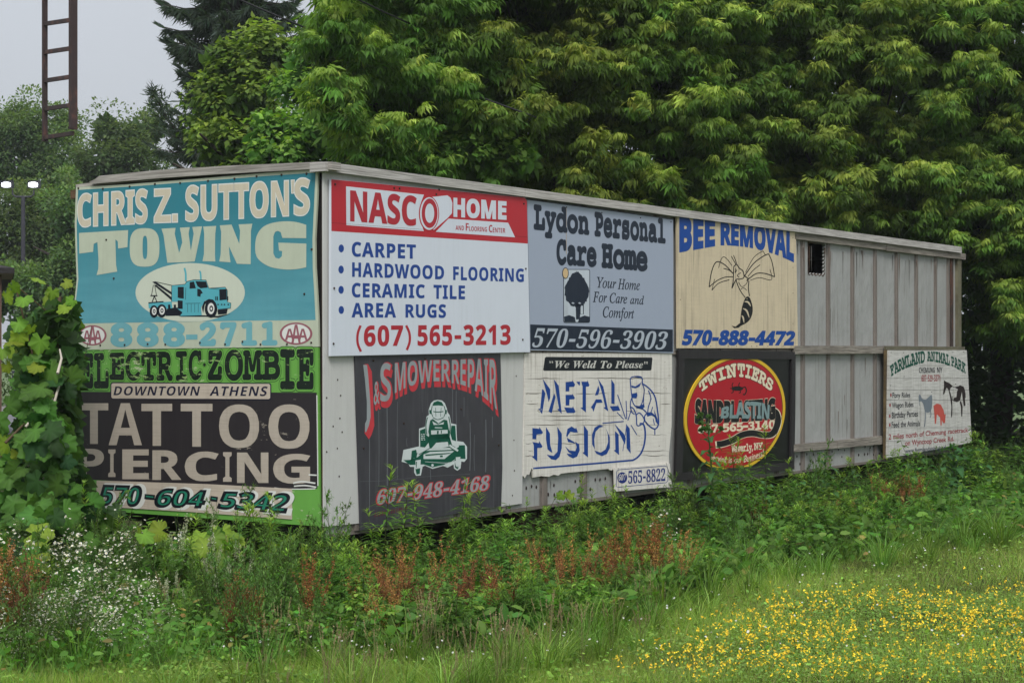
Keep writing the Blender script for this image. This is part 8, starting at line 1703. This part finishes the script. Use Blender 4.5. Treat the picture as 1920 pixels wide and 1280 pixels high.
# placed where the picture shows them: (kind, px, depth, py of the top)
for key, px, dp_, ty in (('gold', 1130, 13.9, 905), ('gold', 1165, 14.0, 895), ('gold', 1190, 13.8, 915), ('gold', 1105, 13.9, 930), ('gold', 1150, 13.6, 950), ('gold', 1210, 13.9, 940), ('gold', 485, 11.2, 905), ('gold', 500, 11.2, 930), ('gold', 470, 11.3, 950), ('gold', 700, 12.0, 960), ('gold', 745, 12.1, 965), ('gold', 640, 11.7, 975),
                         ('gold', 850, 12.7, 945), ('gold', 880, 12.8, 925), ('gold', 905, 12.7, 960), ('gold', 945, 13.0, 950), ('gold', 975, 13.0, 965), ('gold', 820, 12.5, 970), ('gold', 758, 11.9, 895), ('gold', 884, 12.3, 915), ('gold', 1345, 14.6, 860), ('feath', 1300, 14.5, 850), ('gold', 1570, 18.6, 880), ('gold', 1080, 13.4, 935), ('gold', 760, 11.0, 1090), ('gold', 810, 10.9, 1120), ('gold', 990, 11.3, 1120), ('gold', 1010, 11.2, 1150), ('gold', 930, 12.2, 1000), ('gold', 565, 11.6, 1000), ('gold', 590, 11.4, 990),
                         ('feath', 620, 11.8, 955), ('feath', 655, 11.7, 985), ('feath', 690, 11.8, 990), ('feath', 1290, 14.6, 880), ('feath', 1270, 14.3, 905), ('feath', 1310, 14.5, 900), ('feath', 1250, 14.2, 960), ('feath', 1520, 18.5, 930), ('feath', 1600, 18.9, 900), ('feath', 1480, 17.5, 940), ('feath', 1640, 19.2, 905),
                         ('dock', 700, 11.3, 1035), ('dock', 730, 11.4, 1020), ('dock', 785, 11.5, 1005), ('dock', 800, 11.4, 1015), ('dock', 815, 11.3, 1045), ('dock', 850, 11.6, 1020), ('dock', 890, 11.7, 1000), ('dock', 900, 11.4, 1030), ('dock', 1055, 12.2, 990), ('dock', 1060, 12.1, 1010), ('dock', 1130, 12.4, 985), ('dock', 1150, 12.4, 970), ('dock', 1165, 12.3, 1000), ('dock', 1215, 12.6, 955), ('dock', 1225, 12.5, 975), ('dock', 1240, 12.7, 990),
                         ('dock', 1660, 18.2, 880), ('dock', 1655, 18.0, 900), ('dock', 1640, 17.9, 930), ('dock', 1585, 17.0, 925), ('dock', 1580, 16.9, 945), ('dock', 1700, 18.2, 870), ('dock', 1720, 18.2, 880), ('dock', 1690, 18.0, 900), ('dock', 10, 10.9, 980), ('dock', 25, 10.8, 1000), ('dock', 5, 10.7, 1010), ('dock', 45, 10.9, 1020), ('dock', 590, 10.9, 1030), ('dock', 470, 10.6, 1060), ('dock', 440, 10.5, 1090), ('dock', 1420, 15.6, 930), ('dock', 720, 10.9, 1090),
                         ('cat', 330, 10.5, 1050), ('cat', 385, 10.7, 1010), ('cat', 400, 10.6, 1030), ('cat', 452, 10.6, 1020), ('cat', 345, 10.2, 1100), ('cat', 410, 10.3, 1055), ('cat', 275, 9.9, 1120), ('cat', 460, 10.2, 1080), ('cat', 250, 10.4, 1070), ('cat', 335, 9.5, 1220), ('cat', 520, 10.3, 1110),
                         ('umb', 1450, 14.9, 1060), ('umb', 1520, 15.8, 1020), ('umb', 1590, 16.5, 1030), ('umb', 1330, 13.3, 1140), ('umb', 1620, 16.6, 970), ('umb', 1700, 17.4, 1040), ('umb', 1285, 12.3, 1090), ('umb', 1385, 14.0, 1100)):
    if key == 'dock': dp_ -= 1.15 if px < 950 else 1.0 if px < 1300 else .5
    atpx(key, px, dp_, ty)
for k in range(120):
    px = _r.uniform(-60, 330) if k % 5 else _r.uniform(330, 700); d0 = _r.uniform(9.0, 11.3); topy = np.interp(px, [-60, 150, 300, 360, 700], [955, 955, 1010, 1060, 1110]) + _r.uniform(0, 110) + (11.3 - d0) * 60; atpx('flea', px, d0, topy)
for px, d0, ty in ((215, 11.6, 965), (250, 11.6, 975), (330, 11.7, 960), (350, 11.4, 985), (120, 11.8, 975), (40, 11.7, 965), (1245, 13.6, 925), (1260, 13.4, 975), (1255, 13.2, 1010), (1050, 11.7, 1110), (1130, 11.6, 1120), (930, 11.4, 1160), (270, 9.7, 1140), (320, 9.9, 1120), (720, 10.4, 1190), (1830, 18.5, 960), (560, 9.6, 1180), (620, 9.5, 1230), (210, 9.4, 1180), (1350, 12.5, 1130)):
    atpx('flea', px, d0, ty)
# the strip fills up with nettles, goldenrod and grass
cnt = {'gold': 0, 'broad': 0, 'feath': 0}
for k in range(700):
    px = (_r.uniform(-80, 1100) if k % 2 else _r.uniform(-80, 1930)) if k % 3 else _r.uniform(900, 1900); f0, b0 = front(px), back_d(px); t = _r.uniform(0, 1); d0 = f0 + (b0 - f0) * t
    key = _r.choice(['broad', 'gold', 'feath', 'broad', 'gold', 'broad']) 
    if px < 620: key = _r.choice(['broad', 'gold', 'feath', 'feath', 'flea2'])
    if key == 'flea2': put('cat' if k % 5 == 0 else 'feath' if k % 2 else 'seedg', *D(px, d0).xy, _r.uniform(.5, .95)); continue
    if cnt[key] > 262: continue
    cnt[key] += 1; hb = (.40 + (.34 if px < 560 or px > 1300 else .13) * t) * _r.uniform(.6, 1.2) * (1.35 if _r.uniform() < .07 else 1)
    if px < 600: hb *= np.interp(d0, [8.9, 10, 11, 12.5], [.62, .75, .9, 1.05])
    put(key, *D(px, d0).xy, hb / {'broad': .62, 'gold': .95, 'feath': .85}[key])
for k in range(170):
    px = _r.uniform(-80, 1950) if k % 4 == 0 else _r.uniform(600, 1950); d0 = front(px) + _r.uniform(-.9, .6); put('grass', *D(px, d0).xy, _r.uniform(.6, 1.25))
for k in range(52):
    px = _r.uniform(420, 1250); d0 = front(px) + _r.uniform(-1.0, .1); put('seedg', *D(px, d0).xy, _r.uniform(.4, .75))
for ps in K.values():
    for o in ps:
        if o.location.z < -40:
            put_px = _r.uniform(300, 1200); o.location = D(put_px, front(put_px) + .6); o['label'] += ' ' + zone(o.location.x, o.location.y)
# two magenta thistles among the white flowers
for px, py in ((37, 1070), (46, 1081)):
    d0 = 10.0; p = D(px, d0); h = Z(py, d0); rt = thing('thistle', 'upper magenta thistle head among the white daisies' if px == 37 else 'lower magenta thistle head among the white daisies', 'thistle', (p.x, p.y, 0))
    b = Buf(); tube(b, [(0, 0, 0), (.02, 0, h * .5), (0, 0, h)], .004, .003, (.1, .15, .05), 4); link('stem', b.mesh('stem'), rt)
    b = Buf(); n = 70; a = _r.normal(0, .6, (n, 3)) + np.array([0, 0, 1.2]); place(b, LANCE2, np.repeat(np.array([[0, 0, h]]), n, 0), a, _r.normal(size=(n, 3)), .022, var(n, (.55, .10, .42), .15), width=.6); link('flower_head', b.mesh('flower_head', M_DRY), rt, kind='stuff')
# tall sow thistle in front of the round sign, and the big-leaved lettuces to the right
def tall(label, px, depth, top, nl, Lf, seed, heads=0, name='sow_thistle', col=(.055, .13, .045)):
    r = np.random.default_rng(seed); p = D(px, depth); gz = ground_z(p.x, p.y); h = Z(top, depth) - gz; rt = thing(name, label, 'weed', (p.x, p.y, gz)); P = bent(h, r, .06, 8)
    b = Buf(); tube(b, P, .011, .005, (.12, .19, .07), 6)
    for k in range(heads):
        e = along(P, np.array([r.uniform(.86, .97)]))[0]; q = e + np.array([r.normal(0, .05), r.normal(0, .05), r.uniform(.03, .10)]); tube(b, [e, q], .003, .003, (.12, .19, .07), 4); place(b, OVAL, np.repeat(q[None], 26, 0), r.normal(0, .6, (26, 3)) + np.array([0, 0, .8]), r.normal(size=(26, 3)), .035, var(26, (.08, .17, .05), .2, r))
    link('stem', b.mesh('stem'), rt)
    for k in range(nl):
        t = .12 + .84 * (k + .5) / nl; e = along(P, np.array([t]))[0]; a = k * 2.4 + r.uniform(-.4, .4); lb = Buf(); L_ = Lf * (1.15 - .75 * t) * r.uniform(.8, 1.15); bigleaf(lb, (0, 0, 0), (math.cos(a), math.sin(a), r.uniform(.5, 1.1)), L_, L_ * .36, col, r, droop=r.uniform(.4, .9), wavy=.008); link('leaf', lb.mesh('leaf'), rt, loc=tuple(e))
tall('tall sow thistle with buds rising in front of the round red sign', 1342, 14.3, 790, 26, .26, 1, 9)
tall('leafy wild lettuce against the bottom of the bare metal wall', 1548, 17.6, 845, 18, .30, 2)
tall('second wild lettuce right of the bare wall lower plank', 1598, 18.3, 880, 16, .28, 3)
tall('wild lettuce left of the leafy one below the bare metal wall', 1500, 17.0, 900, 16, .28, 4)
tall('wild lettuce at the foot of the plank board', 1700, 19.0, 865, 16, .30, 5)
tall('wild lettuce with broad leaves under the web address', 1740, 19.4, 850, 18, .32, 6)
for i, (px, de, ty) in enumerate(((1790, 19.8, 830), (1815, 20.2, 840), (1840, 20.0, 870), (1770, 19.2, 880), (1860, 20.5, 905), (1800, 18.8, 915))):
    tall(('tall burdock hiding the lower right corner of the plank board', 'burdock just right of the plank board corner', 'burdock leaning out past the trailer end', 'low burdock in front of the plank board corner', 'last burdock before the dark thicket', 'young burdock in front of the tall ones')[i], px, de, ty, 20, .42, 20 + i, name='burdock', col=(.05, .12, .04))
for i, (px, de, ty) in enumerate(((1385, 15.3, 905), (1430, 15.9, 900), (1465, 16.3, 915))):
    tall(('wild lettuce under the black board lower right corner', 'wild lettuce below the last rib left of the plank', 'wild lettuce with upright leaves between two others')[i], px, de, ty, 15, .26, 40 + i, name='wild_lettuce')

# ------------------------------------------------------------------ what nobody could count: undergrowth, turf, trefoil
def region(n, px0, px1, f0, f1, r=_r):
    px = r.uniform(px0, px1, n); a = f0(px); b = f1(px); d_ = np.sqrt(r.uniform(0, 1, n) * (b ** 2 - a ** 2) + a ** 2)
    x = (px - HX) / F * d_; z = np.array([ground_z(q, w) for q, w in zip(x, d_)]); return px, np.stack([x, d_, z], 1)
bd = np.vectorize(back_d)
B = Buf(); px, p = region(52000, -150, 2000, front, lambda q: bd(q) + .7); n = len(p); p[:, 2] += _r.uniform(0, .34, n) ** 1.2
place(B, OVAL, p, _r.normal(0, 1, (n, 3)) * np.array([1, 1, .5]), _r.normal(0, .5, (n, 3)) + np.array([0, -.3, 1]), np.where((px < 700) & (p[:, 1] < 10.6), _r.uniform(.025, .06, n), _r.uniform(.035, .115, n)), np.where((_r.uniform(0, 1, n) < .035)[:, None], var(n, (.26, .20, .07), .3), var(n, (.095, .19, .034), .34) * np.where((px < 620) & (p[:, 1] < 10.8), 1.12, 1)[:, None]))
px, p = region(30000, -150, 2000, front, lambda q: bd(q) + .3); n = len(p)
place(B, LANCE, p, _r.normal(0, .5, (n, 3)) + np.array([0, 0, .9]), _r.normal(0, 1, (n, 3)) + np.array([0, -1, .2]), _r.uniform(.08, .24, n), var(n, (.12, .22, .045), .3) * np.where(px < 620, 1.4, 1)[:, None], width=.35)
link('undergrowth', B.mesh('undergrowth'), kind='stuff', label='low tangled green undergrowth filling the strip before the trailer', cat='undergrowth')
# more behind the trailer end and into the thicket, tree shade put into darker leaf colour
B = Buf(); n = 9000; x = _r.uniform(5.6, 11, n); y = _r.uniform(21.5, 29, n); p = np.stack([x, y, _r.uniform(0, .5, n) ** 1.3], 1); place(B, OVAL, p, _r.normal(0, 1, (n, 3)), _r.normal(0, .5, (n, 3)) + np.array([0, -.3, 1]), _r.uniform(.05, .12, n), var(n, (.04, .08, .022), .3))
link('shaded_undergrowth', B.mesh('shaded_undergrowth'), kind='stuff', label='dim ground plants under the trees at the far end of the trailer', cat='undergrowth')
# turf
B = Buf(); px, p = region(135000, -150, 2050, lambda q: np.full_like(q, 8.6), lambda q: front(q) + .8); n = len(p); lean = _r.normal(0, .45, (n, 3)); lean[:, 2] = 1
tone = .5 + .5 * np.sin(p[:, 0] * 2.1 + 1.3 * np.sin(p[:, 1] * 1.7)) * np.cos(p[:, 1] * 2.3); col = var(n, (.25, .36, .065), .28) * (.75 + .45 * tone)[:, None]
dry = _r.uniform(0, 1, n) < .14; col[dry] = var(dry.sum(), (.42, .37, .17), .2)
place(B, BLADE, p, lean, _r.normal(0, 1, (n, 3)) + np.array([0, -1, .1]), _r.uniform(.04, .15, n) * (.7 + .6 * tone), col, width=.55)
px, p = region(26000, -150, 2050, lambda q: np.full_like(q, 8.6), lambda q: front(q) + .5); n = len(p); p[:, 2] += _r.uniform(0, .12, n); tn2 = .5 + .5 * np.sin(p[:, 0] * 3.7 + 2 * np.sin(p[:, 1] * 2.9)); kp = _r.uniform(0, 1, n) < tn2; p = p[kp]; n = len(p)
place(B, OVAL, p, _r.normal(0, 1, (n, 3)) * np.array([1, 1, .4]), _r.normal(0, .5, (n, 3)) + np.array([0, -.3, 1]), _r.uniform(.014, .036, n), var(n, (.19, .30, .06), .3))
link('turf', B.mesh('turf'), kind='stuff', label='short bright grass of the verge in front of the weeds', cat='grass')
# bird's-foot trefoil
B = Buf(); cov = lambda px, d_: np.clip((np.interp(px, [1200, 1450, 1950], [10.0, 11.2, 12.3]) - d_) * 1.1 + .5, 0.03, 1) * np.clip(np.interp(px, [1150, 1300, 1450, 1950], [.05, .5, 1, 1]), 0, 1) * np.clip(np.interp(d_, [8.7, 9.0, 11.3, 12.2, 13.3], [.6, 1, 1, .45, .0]), 0, 1)
px, p = region(46000, 1180, 2050, lambda q: np.full_like(q, 8.7), lambda q: np.full_like(q, 13.2)); w_ = cov(px, p[:, 1]); clus = .5 + .5 * np.sin(p[:, 0] * 5.1 + 2 * np.sin(p[:, 1] * 3.3)) * np.sin(p[:, 1] * 4.7 + p[:, 0]); keep = _r.uniform(0, 1, len(p)) < w_ * (.35 + .65 * clus); q = p[keep]; n = len(q)
q[:, 2] += _r.uniform(.01, .10, n); place(B, OVAL, q, _r.normal(0, 1, (n, 3)) * np.array([1, 1, .4]), _r.normal(0, .4, (n, 3)) + np.array([0, -.2, 1]), _r.uniform(.012, .024, n), var(n, (.20, .30, .07), .22))
link('trefoil_leaves', B.mesh('trefoil_leaves'), kind='stuff', label='mat of small trefoil leaves under the yellow flowers', cat='ground cover')
B = Buf(); px, p = region(8200, 1150, 2050, lambda q: np.full_like(q, 8.7), lambda q: np.full_like(q, 13.8)); w_ = cov(px, p[:, 1]); clus = .5 + .5 * np.sin(p[:, 0] * 4.1 + 2 * np.sin(p[:, 1] * 2.7)) * np.sin(p[:, 1] * 3.7 + p[:, 0] * 1.3); keep = _r.uniform(0, 1, len(p)) < w_ * (.12 + .88 * clus ** 1.7); q = p[keep]; q[:, 2] += _r.uniform(.05, .15, len(q))
n = len(q); m_ = 4; c = np.repeat(q, m_, 0) + _r.normal(0, .008, (n * m_, 3)); yc = np.repeat(var(n, (.80, .54, .04), .18), m_, 0); place(B, OVAL, c, _r.normal(0, 1, (n * m_, 3)) + np.array([0, 0, .3]), _r.normal(0, .6, (n * m_, 3)) + np.array([0, -.5, 1]), _r.uniform(.012, .019, n * m_), yc)
link('trefoil_flowers', B.mesh('trefoil_flowers', M_DRY), kind='stuff', label='scatter of yellow trefoil flowers over the verge at the lower right', cat='flowers')
# tiny white clover and chickweed dots
B = Buf(); px, p = region(900, 400, 2000, lambda q: np.full_like(q, 9.0), lambda q: front(q) + .8); p[:, 2] += _r.uniform(.08, .22, len(p)); keep = _r.uniform(0, 1, len(p)) < .45; disc_flowers(B, p[keep], _r.uniform(.004, .008, keep.sum()), (.72, .72, .66), None, _r)
link('small_white_flowers', B.mesh('small_white_flowers', M_DRY), kind='stuff', label='tiny scattered white flowers in the verge grass', cat='flowers')

# the verge goes on at both sides of the picture, and so does the tree belt
B = Buf()
for a, b_, cntt in ((-1500, -140, 42000), (2040, 3300, 42000)):
    px, p = region(cntt, a, b_, lambda q: np.full_like(q, 7.5), lambda q: np.full_like(q, 22.0)); n = len(p); lean = _r.normal(0, .45, (n, 3)); lean[:, 2] = 1
    place(B, BLADE, p, lean, _r.normal(0, 1, (n, 3)) + np.array([0, -1, .1]), _r.uniform(.08, .24, n), var(n, (.20, .31, .06), .3), width=.9)
    px, p = region(9000, a, b_, lambda q: np.full_like(q, 7.5), lambda q: np.full_like(q, 22.0)); n = len(p); p[:, 2] += _r.uniform(0, .15, n)
    place(B, OVAL, p, _r.normal(0, 1, (n, 3)) * np.array([1, 1, .4]), _r.normal(0, .5, (n, 3)) + np.array([0, -.3, 1]), _r.uniform(.03, .09, n), var(n, (.11, .21, .04), .3))
link('rough_grass', B.mesh('rough_grass'), kind='stuff', label='rough grass carrying the verge on at both sides', cat='grass')
maples = [o for o in bpy.data.objects if o.name.startswith('maple_tree')]
lbl = ['far maple well left of the floodlight pole', 'far maple at the left end of the tree belt', 'far maple behind the brown building', 'far maple at the right end of the tree belt', 'far maple right of the dark thicket']
for k, (px, de, rz) in enumerate(((-420, 66, 1.2), (-900, 62, 2.4), (-1350, 58, 3.9), (2650, 44, .8), (3150, 48, 2.0))):
    src = maples[k % len(maples)]; r0 = src.copy(); COL.objects.link(r0); r0.location = D(px, de, 0); r0.rotation_euler = (0, 0, rz); r0.scale = (1.15, 1.15, 1.05); r0['label'] = lbl[k]
    for ch in src.children:
        c = ch.copy(); COL.objects.link(c); c.parent = r0
